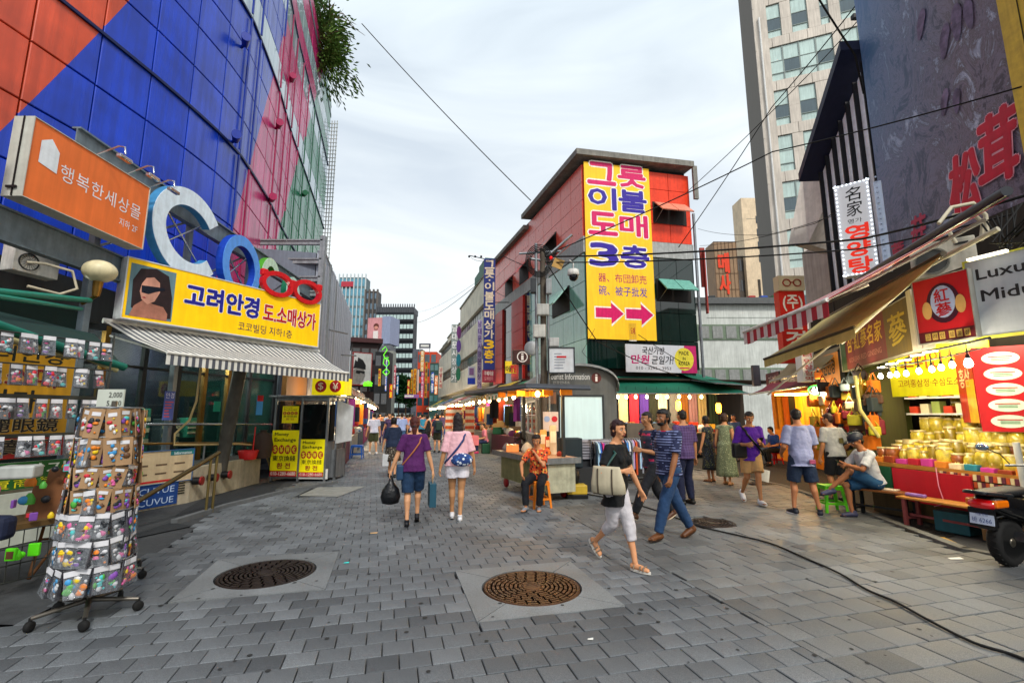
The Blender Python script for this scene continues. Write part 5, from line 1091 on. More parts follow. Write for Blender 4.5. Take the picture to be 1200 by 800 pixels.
# ============================================================ FAR BUILDINGS
def tower(name, label, pl, pr, ytop, Y, depth, rz=0, wall='#8f8a80', rows=8, cols=5, glass='#39525c', wz=(.25, .8), wx=(.12, .88), zb=0, rough=.6, base=0, stuff=True, proud=.03):
 a, c = P(pl, ytop, Y), P(pr, ytop, Y); H = a.z; W = (c.x - a.x) / math.cos(rz)
 r = thing(name, label, 'building', (a.x, Y, 0), rz)
 b = B(); b.box(0, W, 0, depth, zb, H); part('wall', b, mat(wall, rough, dirt=.12, ns=.6), r)
 bj = B(); z0 = base; n = 0
 for j in range(rows):
  za, zc = z0 + (H - z0) * (j + wz[0]) / rows, z0 + (H - z0) * (j + wz[1]) / rows
  for i in range(cols):
   xa, xc = W * (i + wx[0]) / cols, W * (i + wx[1]) / cols
   if stuff: bj.box(xa, xc, -proud, .02, za, zc)
   else:
    b = B(); b.box(xa, xc, -proud, .02, za, zc); part('window', b, glassm(glass, .1), r)
 if stuff: part('windows', bj, glassm(glass, .1), r, stuff=True)
 return r, W, H
# glass tower and dark tower (left of the market street's end)
T, W, H = tower('glass_tower', 'tall pale blue glass tower far up the market street at left', 398, 429, 325, 190, 6, wall='#5f767c', rows=14, cols=7, glass='#4f8fa6', wx=(.1, .9), wz=(.1, .85))
b = B(); 
for i in range(8): b.box(W * i / 7 - .2, W * i / 7 + .2, -.6, 0, 0, H + 1.4)
part('fin', b, mat('#b8c2c4', .5), T); b = B(); b.box(W * .1, W * .55, -.8, -.3, H - 4.2, H - 2); part('red_logo', b, mat('#a83040', .5), T)
T, W, H = tower('dark_tower', 'slim grey tower with upright fins standing behind the pink billboard', 429, 443, 341, 180, 5, wall='#47484a', rows=12, cols=3, glass='#5a7488', wx=(.2, .75))
b = B(); [b.box(W * i / 3 - .3, W * i / 3 + .3, -.8, 0, 0, H + .6) for i in range(4)]; part('fin', b, mat('#5a5450', .6), T)
# banded glass office
T, W, H = tower('office_block', 'dark banded glass office block closing the far end of the market street', 441, 485, 366, 130, 5, wall='#1e242c', rows=11, cols=11, glass='#a9c0be', wx=(.08, .92), wz=(.3, .75))
b = B(); 
for j in range(11): b.box(-.2, W + .2, -.5, .1, H * j / 11 + .1, H * j / 11 + H / 11 * .22)
part('spandrel', b, mat('#14181f', .4), T); b = B(); [b.box(i * W / 16, i * W / 16 + .25, -.3, 0, H, H + 2.4) for i in range(17)]; b.box(0, W, 0, 6, H, H + 1.6); part('roof_screen', b, mat('#4a4e54', .6), T)
T2 = thing('rooftop_billboard', 'pink billboard with a white side panel on the roof before the office block', 'billboard', P(430, 402, 95), math.radians(-12))
k = 95 / 545; b = B(); b.box(0, 19 * k, 0, 1.5, 0, 30 * k); part('panel', b, mat('#c88a8e', .6, var=.2, ns=.3), T2); b = B(); b.box(19 * k, 29.5 * k, -.2, 4, -.3, 31 * k); part('side_panel', b, mat('#8690aa', .6), T2)
b = B(); b.box(8 * k, 14 * k, -.2, 0, 2 * k, 14 * k); b.ball((11 * k, -.1, 18 * k), 2.6 * k, 10, 1, sy=.2); b.ball((11 * k, -.05, 20 * k), 3.4 * k, 10, 2, sy=.2); part('portrait', b, [mat('#d8d0cc', .6), mat('#c88878', .6), mat('#5a2a1c', .6)], T2)
tower('grey_block', 'low grey roof building under the pink billboard', 427, 458, 404, 93, 4, wall='#61666c', rows=4, cols=5, glass='#2e3438')
T, W, H = tower('brown_shop_block', 'dark brown roofed shop building behind the black and white portrait billboard', 413, 441, 401, 62, 10, rz=math.radians(20), wall='#2a1a1a', rows=3, cols=3, glass='#1a1c20')
b = B(); b.box(-.3, W + .5, -.6, 9, H, H + .6); part('roof', b, mat('#3a1618', .6), T)
T2, w_, h_ = board('portrait_billboard', 'pale billboard with a black and white portrait of a man in sunglasses', 'billboard', P(413, 450, 60), P(434, 450, 61.5), P(413, 450, 60).z, P(413, 413, 60).z, .3, mat('#a9a9a6', .6, var=.12, ns=1), mat('#7a1c1c', .5), frame=.12)
b = B(); s = h_
b.add([(.02, -.03, 0), (.02, -.03, s * .45), (.12 * s, -.03, s * .52), (.34 * s, -.03, s * .5), (.4 * s, -.03, s * .3), (.34 * s, -.03, s * .12), (.22 * s, -.03, 0)], [tuple(range(7))], 0)
b.add([(.0, -.04, s * .5), (.05 * s, -.04, s * .78), (.12 * s, -.04, s * .72), (.14 * s, -.04, s * .86), (.3 * s, -.04, s * .78), (.4 * s, -.04, s * .62), (.4 * s, -.04, s * .48), (.1 * s, -.04, s * .52)], [tuple(range(8))], 1)
b.add([(.08 * s, -.05, s * .36), (.1 * s, -.05, s * .45), (.38 * s, -.05, s * .42), (.36 * s, -.05, s * .34), (.24 * s, -.05, s * .38), (.2 * s, -.05, s * .33)], [tuple(range(6))], 1)
part('portrait', b, [mat('#6f6c68', .6, var=.3, ns=3), mat('#121214', .5)], T2)
# neon green wire sign and small vertical signs at left
T = thing('neon_sign', 'green neon squiggle sign on the dark building at left of the street', 'neon sign', P(448, 450, 55)); k = 55 / 545
b = B(); b.tube([(x * k, 0, z * k) for x, z in ((-2, 40), (2, 44), (4, 40), (0, 34), (2, 30), (6, 28), (7, 24), (4, 20), (0, 24), (1, 30), (6, 31))], .06, 6); b.tube([(x * k, 0, z * k) for x, z in ((0, 14), (4, 18), (8, 14), (4, 10), (0, 14))], .07, 6); part('tube', b, glow('#5ac818', .55), T)
T = thing('neon_leaf_sign', 'bright green neon leaf sign low over the left stalls', 'neon sign', P(431, 450, 45)); k = 45 / 545
b = B(); [b.tube([(0, 0, 0), (math.cos(a) * 5.5 * k, 0, math.sin(a) * 3.8 * k)], [.2, .06], 6) for a in (.3, .9, 1.6, 2.4, 3.0, 3.6, 5.8)]; part('tube', b, glow('#5ad818', .8), T)
tower('black_shop_block', 'narrow black shop front building with green neon at left of the street', 440, 456, 412, 58, 2, wall='#121518', rows=4, cols=2, glass='#30343a')
tower('pale_slim_block', 'pale slim building with small windows between neon sign and office block', 446, 461, 411, 75, 2, wall='#8d9088', rows=6, cols=2, glass='#3a4440')
def vsign(label, px0, px1, y0, y1, Y, c, chars='', tc='#f0f0e0', rz=0, group=None, emit=0, th=.25, name='vertical_sign'):
 a, c2 = P(px0, y1, Y), P(px1, y0, Y); r = thing(name, label, 'sign', a, rz, group); w2, h2 = c2.x - a.x, c2.z - a.z
 b = B(); b.box(0, w2, 0, th, 0, h2); rect(b, 0, 0, w2, h2, -.004, 0); part('panel', b, mat(c, .5, var=.05, emit=emit), r)
 n = len(chars)
 if n:
  b = B(); hh = h2 / n
  for i, ch in enumerate(chars):
   if ch != ' ': text_into(b, ch, w2 * .12, h2 - hh * (i + .9), w2 * .88, h2 - hh * (i + .12), -.02, .03)
  part('lettering', b, mat(tc, .5, emit=emit), r)
 return r, w2, h2
vsign('thin pale blue vertical sign with coloured letters at left of the office block', 451, 454, 420, 458, 55, '#3a6ac0', '안경점도매', '#f0e0e0')
vsign('small red and yellow vertical sign low at left of the office block', 456, 460, 450, 466, 55, '#c02018', '세일', '#f0d020')
# signs at right end of the street
tower('red_shop_block', 'orange red shop building with glass bands in the far distance', 490, 512, 412, 88, 10, wall='#c8401c', rows=5, cols=3, glass='#2c4450')
tower('grey_distant_block', 'plain grey building far behind the yellow signs', 484, 495, 409, 120, 4, wall='#565a64', rows=6, cols=2, glass='#3a4048')
tower('teal_shop_block', 'narrow teal glass building beside the white market hall', 504, 514, 425, 80, 8, wall='#2a4a44', rows=6, cols=2, glass='#3c6a6a')
for args in [('yellow vertical sign, left of the two yellow ones in the far distance', 481, 484, 433, 461, 70, '#d8a818', '시장도매', '#a03010'), ('broader yellow vertical sign with red letters in the far distance', 484, 488, 432, 462, 69, '#e0a010', '남대문시장', '#a02010'), ('pale pink vertical sign beside the yellow ones', 488.5, 491, 433, 460, 72, '#d8b8a8', '', '#fff'),
    ('tan vertical sign above the pink one near the red building', 492.5, 497, 411, 435, 66, '#c89a50', '중앙상가', '#f0e8d0'), ('magenta vertical sign with white blocks near the red building', 493, 496.5, 436, 466, 64, '#c02a6a', '가방지갑모자', '#e8e8e8'), ('long ochre vertical sign at the foot of the red building', 497.5, 501, 424, 466, 68, '#b88a18', '액세서리도매', '#6a2010')]: vsign(*args)
b = B(); T = thing('cross_banner', 'small violet banner strung across the far market street', 'banner', P(474, 466, 62)); b.box(0, 1.9, 0, .05, 0, .45); part('panel', b, mat('#8a5a9a', .5), T); b = B(); b.box(0, 1.2, -.01, 0, .1, .35); part('print', b, WHITE, T)
T = thing('rooftop_sign', 'grey framed sign on a roof at the far end of the street', 'sign', P(491, 411, 86)); b = B(); b.box(0, 2.1, 0, .2, .5, 1.4); part('panel', b, mat('#4a4a56', .5), T); b = B(); b.box(.3, 1.8, -.02, 0, .75, 1.15); part('print', b, WHITE, T); b = B(); b.box(.1, .2, 0, .1, -.4, .5); b.box(1.9, 2, 0, .1, -.4, .5); part('post', b, STEEL, T)
# street trees at the end
for px, py, s, lab in ((468, 452, 2.6, 'round green tree before the office block'), (476, 462, 1.8, 'small green tree low at the far end of the street')):
 v = P(px, py, 100); T = thing('street_tree', lab, 'tree', (v.x, v.y, 0)); b = B(); b.tube([(0, 0, 0), (0, 0, v.z)], [.2, .12], 6); b.tube([(0, 0, v.z * .6), (s * .5, 0, v.z)], [.1, .04], 5); part('trunk', b, mat('#4a3828', .9), T)
 leaf_crown('crown', T, (0, 0, v.z), (s, s, s * .9), 2600, .5, mat('#1f4a22', .7, var=.4, ns=.8), .1, px, False)
for i, (px0, px1, y0, y1, Y, c, tx, tc) in enumerate([(443, 446, 432, 452, 48, '#d8b020', '안경', '#a02020'), (461, 464, 428, 456, 60, '#b82a4a', '가방도매', '#f0e0e0'), (464.5, 467, 440, 462, 70, '#2a7ab0', '모자', '#f0f0f0'), (505, 508.5, 436, 460, 62, '#3a58b0', '의류', '#f0f0f0'), (509, 513, 440, 462, 56, '#d86a20', '신발', '#fff0d0'), (514, 519, 430, 455, 52, '#c8c0b0', '양말도매', '#a02030'), (477, 480, 445, 463, 74, '#c03028', '세일', '#f0e060')]):
 vsign('%s vertical sign with Korean letters, far up the market street' % ['gold', 'crimson', 'sky blue', 'royal blue', 'orange', 'pale', 'scarlet'][i], px0, px1, y0, y1, Y, c, tx, tc)
# white market hall right of the street
WA, WB = Vector((-2.1, 35.5)), Vector((-10.3, 66.0)); wd = (WA - WB).normalized(); wlen = (WA - WB).length
T = thing('white_market_hall', 'long cream market hall with two window bands on the right of the market street', 'building', (WB.x, WB.y, 0), math.atan2(wd.y, wd.x))
CRM = mat('#e2dcc8', .7, dirt=.15, ns=.7, bump=.1); b = B(); b.box(0, wlen, .4, 8, 0, 11.3); part('wall', b, mat('#7a776a', .7), T)
sec = [(0, 9, 10.4), (9.05, 19, 10.9), (19.05, wlen, 12.4)]
for x0, x1, H in sec:
 for z0, z1 in ((4.0, 5.9), (7.0, 9.3), (10.3, H)):
  b = B(); b.box(x0, x1, 0, .6, z0, z1); part('spandrel', b, CRM, T)
 b = B(); b.box(x0, x1, -.1, 1, H, H + .15); part('parapet', b, mat('#8a877a', .7), T)
for x0, x1, H in sec:
 n = int((x1 - x0) / 1.0)
 for z0 in (5.95, 9.35):
  for i in range(n):
   b = B(); b.box(x0 + i * (x1 - x0) / n + .1, x0 + (i + 1) * (x1 - x0) / n - .1, .25, .35, z0, z0 + .95); part('window', b, glassm('#4a4c44', .2), T)
b = B(); b.box(wlen - 4, wlen, -.1, 4, 12.5, 13.3); b.box(wlen - 3.6, wlen - 1, .2, 3, 13.3, 14.2); part('roof_shed', b, mat('#3a6a58', .6), T)
v, w2, h2 = vsign('column of coloured discs and white letters on the cream market hall', 528, 537, 380, 448, 46, '#8a9490', '남대문시장상가', '#f0f0f0')
for i, c in enumerate(('#7a3a7a', '#6a4a9a', '#2a8a9a', '#2a7a5a')): b = B(); disc(b, w2 * 1.15, h2 * (.86 - .24 * i), w2 * .35, h2 * .11, -.03, n=20); part('badge', b, mat(c, .5), v)
v, w2, h2 = vsign('small blue and grey hanging sign on the cream market hall', 548, 557, 429, 450, 38, '#b9bcc8', '', '#fff'); b = B(); b.box(0, w2, -.02, 0, 0, h2 * .35); part('footer', b, mat('#1c3ab0', .5), v); b = B(); b.box(w2 * .2, w2 * .8, -.02, 0, h2 * .5, h2 * .9); part('print', b, mat('#7a5a8a', .5), v)
vsign('narrow lilac vertical sign just left of the tall blue sign', 559, 565, 375, 455, 34, '#b0aacb', '남대문시장본동상가', '#5a3a8a')
v, w2, h2 = vsign('tall navy vertical sign with cream Korean letters and yellow 3층 beside the red building', 566, 580.5, 303, 433, 30, '#1c2a72', '그릇·이불도매상가', '#e8d8b8')
for ch in list(v.children):
 if ch.name.startswith('lettering'): bpy.data.objects.remove(ch)
hh = h2 / 11.6; b = B(); by = B()
seq = ['그', '릇', '·', '이', '불', '도', '매', '상', '가']; z = h2 - .1
for ch in seq:
 h1 = hh * (.35 if ch == '·' else 1.0); 
 if ch == '·': disc(b, w2 / 2, z - h1 / 2, .06, .06, -.02, n=8)
 else: text_into(b, ch, w2 * .1, z - h1 * .92, w2 * .9, z - h1 * .06, -.02, .05)
 z -= h1
for ch in '3층': text_into(by, ch, w2 * .1, z - hh * .95, w2 * .9, z - hh * .1, -.02, .06); z -= hh * 1.02
by.box(w2 * .15, w2 * .7, -.02, -.01, z - .22, z - .12); by.add([(w2 * .65, -.02, z - .3), (w2 * .92, -.02, z - .17), (w2 * .65, -.02, z - .04)], [(0, 1, 2)])
part('lettering', b, mat('#d8c8b0', .5), v); part('lettering', by, mat('#e8b810', .5), v)
b = B(); b.box(-.05, w2 + .05, -.02, .27, -.8, -.02); part('footer', b, mat('#8a1c34', .5), v); lettering(v, '구제타운', .08, -.38, w2 - .08, -.1, WHITE, y=-.03); lettering(v, '도매상가', .1, -.7, w2 - .1, -.46, mat('#d8a0a0', .5), y=-.03, bold=0)
b = B(); b.tube([(0, .1, h2 + .02), (-1.0, .1, h2 + .25)], .03, 6); b.tube([(w2, .1, h2 * .6), (w2 + .9, .1, h2 * .6)], .03, 6); [b.ball((-1.0 + .4 * i, .1, h2 + .18), .08, 8) for i in range(3)]; part('bracket', b, BLACK, v)
# yellow black small sign and red by kiosk left
v, w2, h2 = vsign('small yellow and red sign on the red building behind the kiosk roof', 592, 605, 423, 437, 24, '#e0c020', '', '#fff', name='small_sign'); lettering(v, '타올', .03, .06, w2 * .6, h2 * .6, BLACK, y=-.01, bold=.04); lettering(v, '양말', w2 * .5, .04, w2, h2 * .7, REDM, y=-.02, bold=.05)
# ============================================================ RIGHT DISTANT BUILDINGS
T, W, H = tower('white_annex', 'long pale low building with green window bands between the corner building and the tower', 814, 925, 357, 33, 14, wall='#cdd1cb', rows=1, cols=1, glass='#6a7a68', wz=(.9, .901))
for z in (3.9, 7.0):
 b = B(); b.box(-.05, W, -.06, 0, z - .12, z + 1.0); part('window_band', b, mat('#6a7a66', .6), T)
 for i in range(7): b = B(); x = W * i / 7; b.box(x + .15, x + W / 7 - .1, -.1, -.05, z, z + .88); part('window', b, mat('#8f918e', .5, dirt=.1), T)
b = B(); b.box(-.2, W + .2, -.4, 14, H, H + .25); b.box(0, W, -.2, 0, H + .25, H + .5); part('roof', b, mat('#5a5c5c', .7), T)
for i, (x, c) in enumerate([(1.5, '#20282c'), (4.5, '#a02020'), (5.4, '#2a4a9a'), (6.2, '#1f4a22')]): b = B(); b.box(x, x + .5, 1, 1.5, H + .25, H + .95, bev=.05); part('roof_box', b, mat(c, .6), T)
T, W, H = tower('cream_tower', 'tall cream slab tower with narrow slots behind the pale low building', 868, 905, 232, 95, 4, wall='#dcc6a6', rows=1, cols=1, wz=(.9, .901))
for x in (.32, .68): b = B(); b.box(W * x, W * x + .5, -.1, .3, 5, H * .62); part('slot', b, mat('#3a342c', .7), T)
b = B(); [b.box(W * .42, W * .42 + 1.2, -.1, .2, H * (.70 + .06 * i), H * (.70 + .06 * i) + 1.6) for i in range(4)]; part('window', b, mat('#3c444c', .4), T)
T2, W, H = tower('brown_tower', 'brown stone tower with orange Korean letters beside the cream slab tower', 836, 862, 283, 90, 4, wall='#94775a', rows=1, cols=1, wz=(.9, .901))
for j in range(11): b = B(); b.box(-.03, W + .03, -.06, 0, H * (j + .96) / 11, H * (j + 1) / 11 - .02); part('joint_course', b, mat('#5f4a38', .8), T2)
b = B(); [b.box(W * i / 6 - .06, W * i / 6 + .06, -.06, 0, 0, H) for i in range(7)]; part('pilaster', b, mat('#6a523e', .8), T2)
lettering(T2, '메', W * .15, H * .82, W * .6, H * .93, mat('#d83810', .5), y=-.2, bold=.05); lettering(T2, '사', W * .15, H * .70, W * .6, H * .81, mat('#d83810', .5), y=-.2, bold=.05)
tower('dark_slim_block', 'narrow dark block between the brown and cream towers', 860, 871, 300, 96, 4, wall='#4e463e', rows=8, cols=2, glass='#2a2c30')  # one dark wall colour over the whole block
# big pale office tower, right
TA = Vector((.582 * 35, 35.0)); td = Vector((2.5, -1)).normalized(); te = Vector((.45, 1)).normalized()
T = thing('office_tower', 'very tall beige office tower with green tinted windows on the right', 'building', (TA.x, TA.y, 0), math.atan2(td.y, td.x))
TW_, TH_ = 15.0, 44.0; wc = lambda x, z: (x, z)
STN = mat('#cfc6ba', .7, dirt=.08, ns=.4); GLT = glassm('#b4cac4', .12); GLD = glassm('#43555c', .08)
b = B(); b.box(0, TW_, .25, 8, 0, TH_); part('wall', b, mat('#6c6760', .8), T)
storey = 3.95; z0s = [i * storey for i in range(0, 12)]
colsx = [(0.85, 2.0, 's'), (2.75, 3.9, 's'), (4.75, 5.35, 'n'), (6.1, 7.3, 's'), (8.2, 9.4, 's'), (10.2, 11.4, 's'), (12.2, 13.4, 's')]
for j, z in enumerate(z0s):
 # spandrel course, split into blocks
 xb = 0
 while xb < TW_ - .1: b = B(); b.box(xb + .01, min(TW_, xb + 1.24) - .01, 0, .26, z + .01, z + .86); part('stone_panel', b, STN, T); xb += 1.25
 big_ = (j % 3 == 1)
 if big_:
  spans = [(.75, 5.4), (6.0, 11.5), (12.1, 14.2)]
 else: spans = [(a, c) for a, c, _ in colsx]
 xp = 0
 for a, c in spans + [(TW_, TW_)]:
  if a - xp > .05:
   for q in range(2): b = B(); b.box(xp + .01, a - .01, 0, .26, z + .87 + q * 1.53, z + .86 + (q + 1) * 1.53); part('stone_panel', b, STN, T)
  xp = c
 for a, c in spans:
  n = max(1, round((c - a) / 1.15)); b = B(); b.box(a, c, .12, .16, z + .87, z + 1.5); part('window_apron', b, GLT, T)
  for i in range(n):
   xa, xc = a + (c - a) * i / n, a + (c - a) * (i + 1) / n
   b = B(); b.box(xa + .03, xc - .03, .12, .17, z + 2.65, z + 3.9); o = part('window', b, GLT, T)
   b = B(); b.box(xa + .05, xc - .05, .08, .13, z + 1.55, z + 2.6); part('window', b, GLD if (i + j) % 2 == 0 else GLT, T)
   b = B(); b.box(xa, xa + .05, .06, .2, z + .87, z + 3.93); b.box(xc - .05, xc, .06, .2, z + .87, z + 3.93); b.box(xa, xc, .05, .2, z + 1.5, z + 1.56); b.box(xa, xc, .05, .2, z + 2.6, z + 2.66); part('window_frame', b, mat('#7e8a86', .5), T)
b = B(); b.tube([(.42, -.12, 4), (.42, -.12, 34.5)], .08, 8); part('downpipe', b, mat('#cfcfcc', .5), T)
TL = thing('tower_side_wing', 'narrow blue window side face of the beige office tower', 'building', (TA.x + te.x * 5.6, TA.y + te.y * 5.6, 0), math.atan2(-te.y, -te.x))
b = B(); b.box(0, 5.6, .1, 1, 0, TH_); part('wall', b, STN, TL)
for j in range(22):
 b = B(); b.box(1.2, 2.6, .02, .11, j * 2 + .3, j * 2 + 1.5); part('window', b, glassm('#7d9cc4', .1), TL); b = B(); b.box(3.0, 4.4, .02, .11, j * 2 + .3, j * 2 + 1.5); part('window', b, glassm('#7d9cc4', .1), TL)
# grey building with slanted bay
T = thing('grey_bay_building', 'plain grey rendered building with a slanted projecting bay and a small window', 'building', (0, 0, 0)); GREN = mat('#b5b0aa', .8, bump=.2, dirt=.15, ns=1.2)
p0 = P(940, 300, 16.8); p1 = Vector((11.5, 12.4))
b = B(); b.slab((p0.x, p0.y), p1, 0, 7.6, 3); part('wall', b, GREN, T)
q = [P(924, 286, 14.2), P(947, 286, 14.0), P(976, 222, 13.2), P(975, 196, 13.2), P(940, 203, 14.2)]
b = B(); v0 = [x.copy() for x in q]; v1 = [x + Vector((1.6, .9, 0)) for x in q]; n = 5
b.add(v0 + v1, [(0, 1, 2, 3, 4), tuple(range(5, 10))[::-1]] + [(i, 5 + i, 5 + (i + 1) % 5, (i + 1) % 5) for i in range(5)]); part('bay', b, mat('#c8c0b8', .8, bump=.2), T)
q = P(958, 285, 14.5); b = B(); b.box(0, .8, -.08, .05, 0, 1.1); b.box(-.05, .85, -.04, .02, -.05, 1.15, 1); o = part('window', b, [glassm('#3c4a54', .08), mat('#b0b0ac', .5)], T); o.location = (q.x, q.y - 1.2, q.z - .3); o.rotation_euler = (0, 0, math.radians(-60))
# gable building with vertical ribs and deep blue eave
GX0, GX1 = Vector((8.95, 12.75)), Vector((8.78, 10.6))
T = thing('gable_building', 'building with dark vertical ribs on pale blue cladding under a steep dark gable eave', 'building', (GX0.x, GX0.y, 0), math.atan2((GX1 - GX0).y, (GX1 - GX0).x)); gl_ = (GX1 - GX0).length
b = B(); b.add([(0, .1, 3), (gl_, .1, 3), (gl_, .1, 10.4), (0, .1, 8.6), (0, 5, 3), (gl_, 5, 3), (gl_, 5, 10.4), (0, 5, 8.6)], [(0, 1, 2, 3), (7, 6, 5, 4), (0, 3, 7, 4), (1, 5, 6, 2), (3, 2, 6, 7)]); part('wall', b, mat('#e8f0f8', .5), T)
n = 6
for i in range(n + 1): b = B(); x = gl_ * i / n; h = 8.6 + 1.8 * x / gl_; b.box(x - .018, x + .018, -.015, .1, 3, h); part('rib', b, mat('#14161c', .5), T)
b = B(); b.add([(-.25, -.45, 8.45), (gl_ + .02, -.45, 10.75), (gl_ + .02, 1.0, 10.75), (-.25, 1.0, 8.45), (-.25, -.45, 8.7), (gl_ + .02, -.45, 11.0), (gl_ + .02, 1.0, 11.0), (-.25, 1.0, 8.7)], [(0, 3, 2, 1), (4, 5, 6, 7), (0, 1, 5, 4), (1, 2, 6, 5), (2, 3, 7, 6), (3, 0, 4, 7)]); part('eave', b, mat('#1c2038', .5), T)
b = B(); b.box(gl_ * .5, gl_ * .75, -.06, .0, 4.6, 7.0); part('window', b, glassm('#1c2428'), T)
# giant billboard
BA, BC = Vector((8.78, 10.55)), Vector((8.62, 7.25))
BBM, t, bs = custom('billboard_print')
co = t.nodes.new('ShaderNodeTexCoord'); mpn = t.nodes.new('ShaderNodeMapping'); mpn.inputs['Scale'].default_value = (.9, 1, .45); t.links.new(co.outputs['Object'], mpn.inputs['Vector'])
wv = nd(t, 'ShaderNodeTexNoise', Scale=2.1, Detail=13.0, Roughness=.8, Distortion=.9); t.links.new(mpn.outputs['Vector'], wv.inputs['Vector'])
cr = t.nodes.new('ShaderNodeValToRGB'); els = cr.color_ramp.elements
els[0].position = .3; els[0].color = (*lin('#1c1a20'), 1); els[1].position = .72; els[1].color = (*lin('#d8d4dc'), 1)
for p_, c_ in ((.43, '#382e3c'), (.49, '#6e6478'), (.535, '#4a3a40'), (.6, '#8a90a8')): e = els.new(p_); e.color = (*lin(c_), 1)
t.links.new(wv.outputs['Fac'], cr.inputs['Fac']); sx = t.nodes.new('ShaderNodeSeparateXYZ'); t.links.new(co.outputs['Object'], sx.inputs[0])
def mrng(src, a, b_, c, d):
 r = t.nodes.new('ShaderNodeMapRange'); r.inputs[1].default_value = a; r.inputs[2].default_value = b_; r.inputs[3].default_value = c; r.inputs[4].default_value = d; t.links.new(src, r.inputs[0]); return r.outputs[0]
g1 = mrng(sx.outputs['X'], 0, 2.4, .75, 0); g2 = mrng(sx.outputs['Z'], 0, 7, .25, .85)
fm = math_(t, 'MULTIPLY', g1, g2); cA = mixc(t, fm, cr.outputs['Color'], lin('#4a86b8')); 
g3 = mrng(sx.outputs['Z'], 6.2, 9.5, 0, .7); cB = mixc(t, g3, cA, lin('#2a4f9a')); t.links.new(cB, bs.inputs['Base Color']); bs.inputs['Roughness'].default_value = .5
T, w_, h_ = board('giant_billboard', 'huge dark blue billboard of pine mushrooms with big red Chinese characters on the right', 'billboard', BA, BC, 4.9, 15.5, .2, BBM, mat('#2a3a50', .5))
MUSH = mat('#665a74', .7, var=.7, ns=4); b = B()
for x, z, s, a in ((2.2, 4.1, .22, .25), (2.5, 4.25, .24, .1), (2.0, 2.9, .17, .3), (2.25, 2.75, .16, .15), (2.75, 4.2, .2, 0), (1.75, 4.9, .2, .3)):
 n = 14; M = TR(x, -.02, z) @ RY(a)
 b = B(); b.add([(s * .55 * math.cos(2 * PI * i / n) * (1 if math.sin(2 * PI * i / n) > 0 else .75), 0, s * 1.6 * math.sin(2 * PI * i / n)) for i in range(n)], [tuple(range(n))], 0, False, M); part('mushroom_print', b, MUSH, T)
RO = mat('#b81430', .5); PK = mat('#d898a8', .5)
for ch, x0, z0, x1, z1 in (('松', 1.8, .55, 2.38, 1.68), ('茸', 2.45, .8, 3.12, 2.05)): lettering(T, ch, x0, z0, x1, z1, RO, y=-.03, bold=.05, outline=PK, ow=.025, slant=.12)
lettering(T, '菇', .75, .2, 1.12, .95, mat('#a83050', .5), y=-.03, bold=.03, slant=.12); lettering(T, '蘑', .2, 0.0, .55, .6, mat('#a83050', .5), y=-.03, bold=.03)
lettering(T, '송이버섯', .25, 7.3, 2.3, 8.7, mat('#6a86c0', .5), y=-.03, bold=.03, outline=mat('#c8cede', .5), ow=.03, slant=.35)
for i in range(1): b = B(); b.box(w_ + .02, w_ + 1.5, -.1, .3, 0, h_); [b.box(w_ + .3 + k * .35, w_ + .33 + k * .35, -.12, -.1, 0, h_) for k in range(4)]; part('side_strip', b, [mat('#c8a83c', .6, dirt=.1)], T)
b = B(); [b.box(w_ + .3 + k * .35, w_ + .34 + k * .35, -.115, -.102, 0, h_) for k in range(4)]; part('seam', b, mat('#2a2418', .6), T)
# dotted-light white sign
a, c = P(988, 318, 9.6), P(1031, 318, 9.2)
T, w_, h_ = board('light_box_sign', 'white vertical restaurant sign edged with small bulbs and big red Korean letters', 'sign', (a.x, a.y), (c.x, c.y), 4.5, 6.52, .22, mat('#c4c6ca', .4, var=.04, emit=.12), mat('#9aa0a8', .5))
for s, z0, z1, m in (('名', 1.62, 1.92, BLACK), ('家', 1.28, 1.6, BLACK)): lettering(T, s, w_ * .28, z0, w_ * .72, z1, m, bold=.01, slant=.1)
lettering(T, '명가', w_ * .3, 1.12, w_ * .7, 1.22, BLACK, bold=0)
for s, z0, z1 in (('영', .76, 1.08), ('양', .4, .72), ('탕', .04, .36)): lettering(T, s, w_ * .2, z0, w_ * .84, z1, mat('#d82810', .5, emit=.3), bold=.06)
b = B(); [b.ball((x, -.015, h_ * i / 22), .016, 6) for i in range(23) for x in (.03, w_ - .03)]; [b.ball((w_ * i / 8, -.015, z), .016, 6) for i in range(9) for z in (.02, h_ - .02)]; part('sign_bulbs', b, glow('#e8f4ff', 1.6), T, stuff=True)
b = B(); [b.ball((w_ + .12, .02, .2 + h_ * .9 * i / 16), .02, 6) for i in range(17)]; b.box(w_ + .07, w_ + .2, .03, .2, 0, h_ - .1); part('side_bulbs', b, mat('#b8c8e0', .4), T)
# red (주) sign with glasses
v, w2, h2 = vsign('red vertical sign with white Korean letters above the striped awning on the right', 920, 942, 341, 425, 12.5, '#c02418', '', '#fff'); 
for i, s in enumerate(('(주)', '안', '경')): lettering(v, s, w2 * .12, h2 - .56 - i * .5, w2 * .88, h2 - .12 - i * .5, mat('#e0d8cc', .5), y=-.02, bold=.03)
v, w2, h2 = vsign('beige sign with a red spectacles outline on top of the red vertical sign', 913, 942, 323, 340, 12.4, '#b8a888', '', '#fff'); b = B(); ring(b, w2 * .3, h2 * .5, w2 * .16, h2 * .26, .025, -.03, -.01, n=20); ring(b, w2 * .7, h2 * .5, w2 * .16, h2 * .26, .025, -.03, -.01, n=20); b.box(w2 * .44, w2 * .56, -.03, -.01, h2 * .5, h2 * .56); part('spectacles', b, mat('#8a2a20', .5), v)
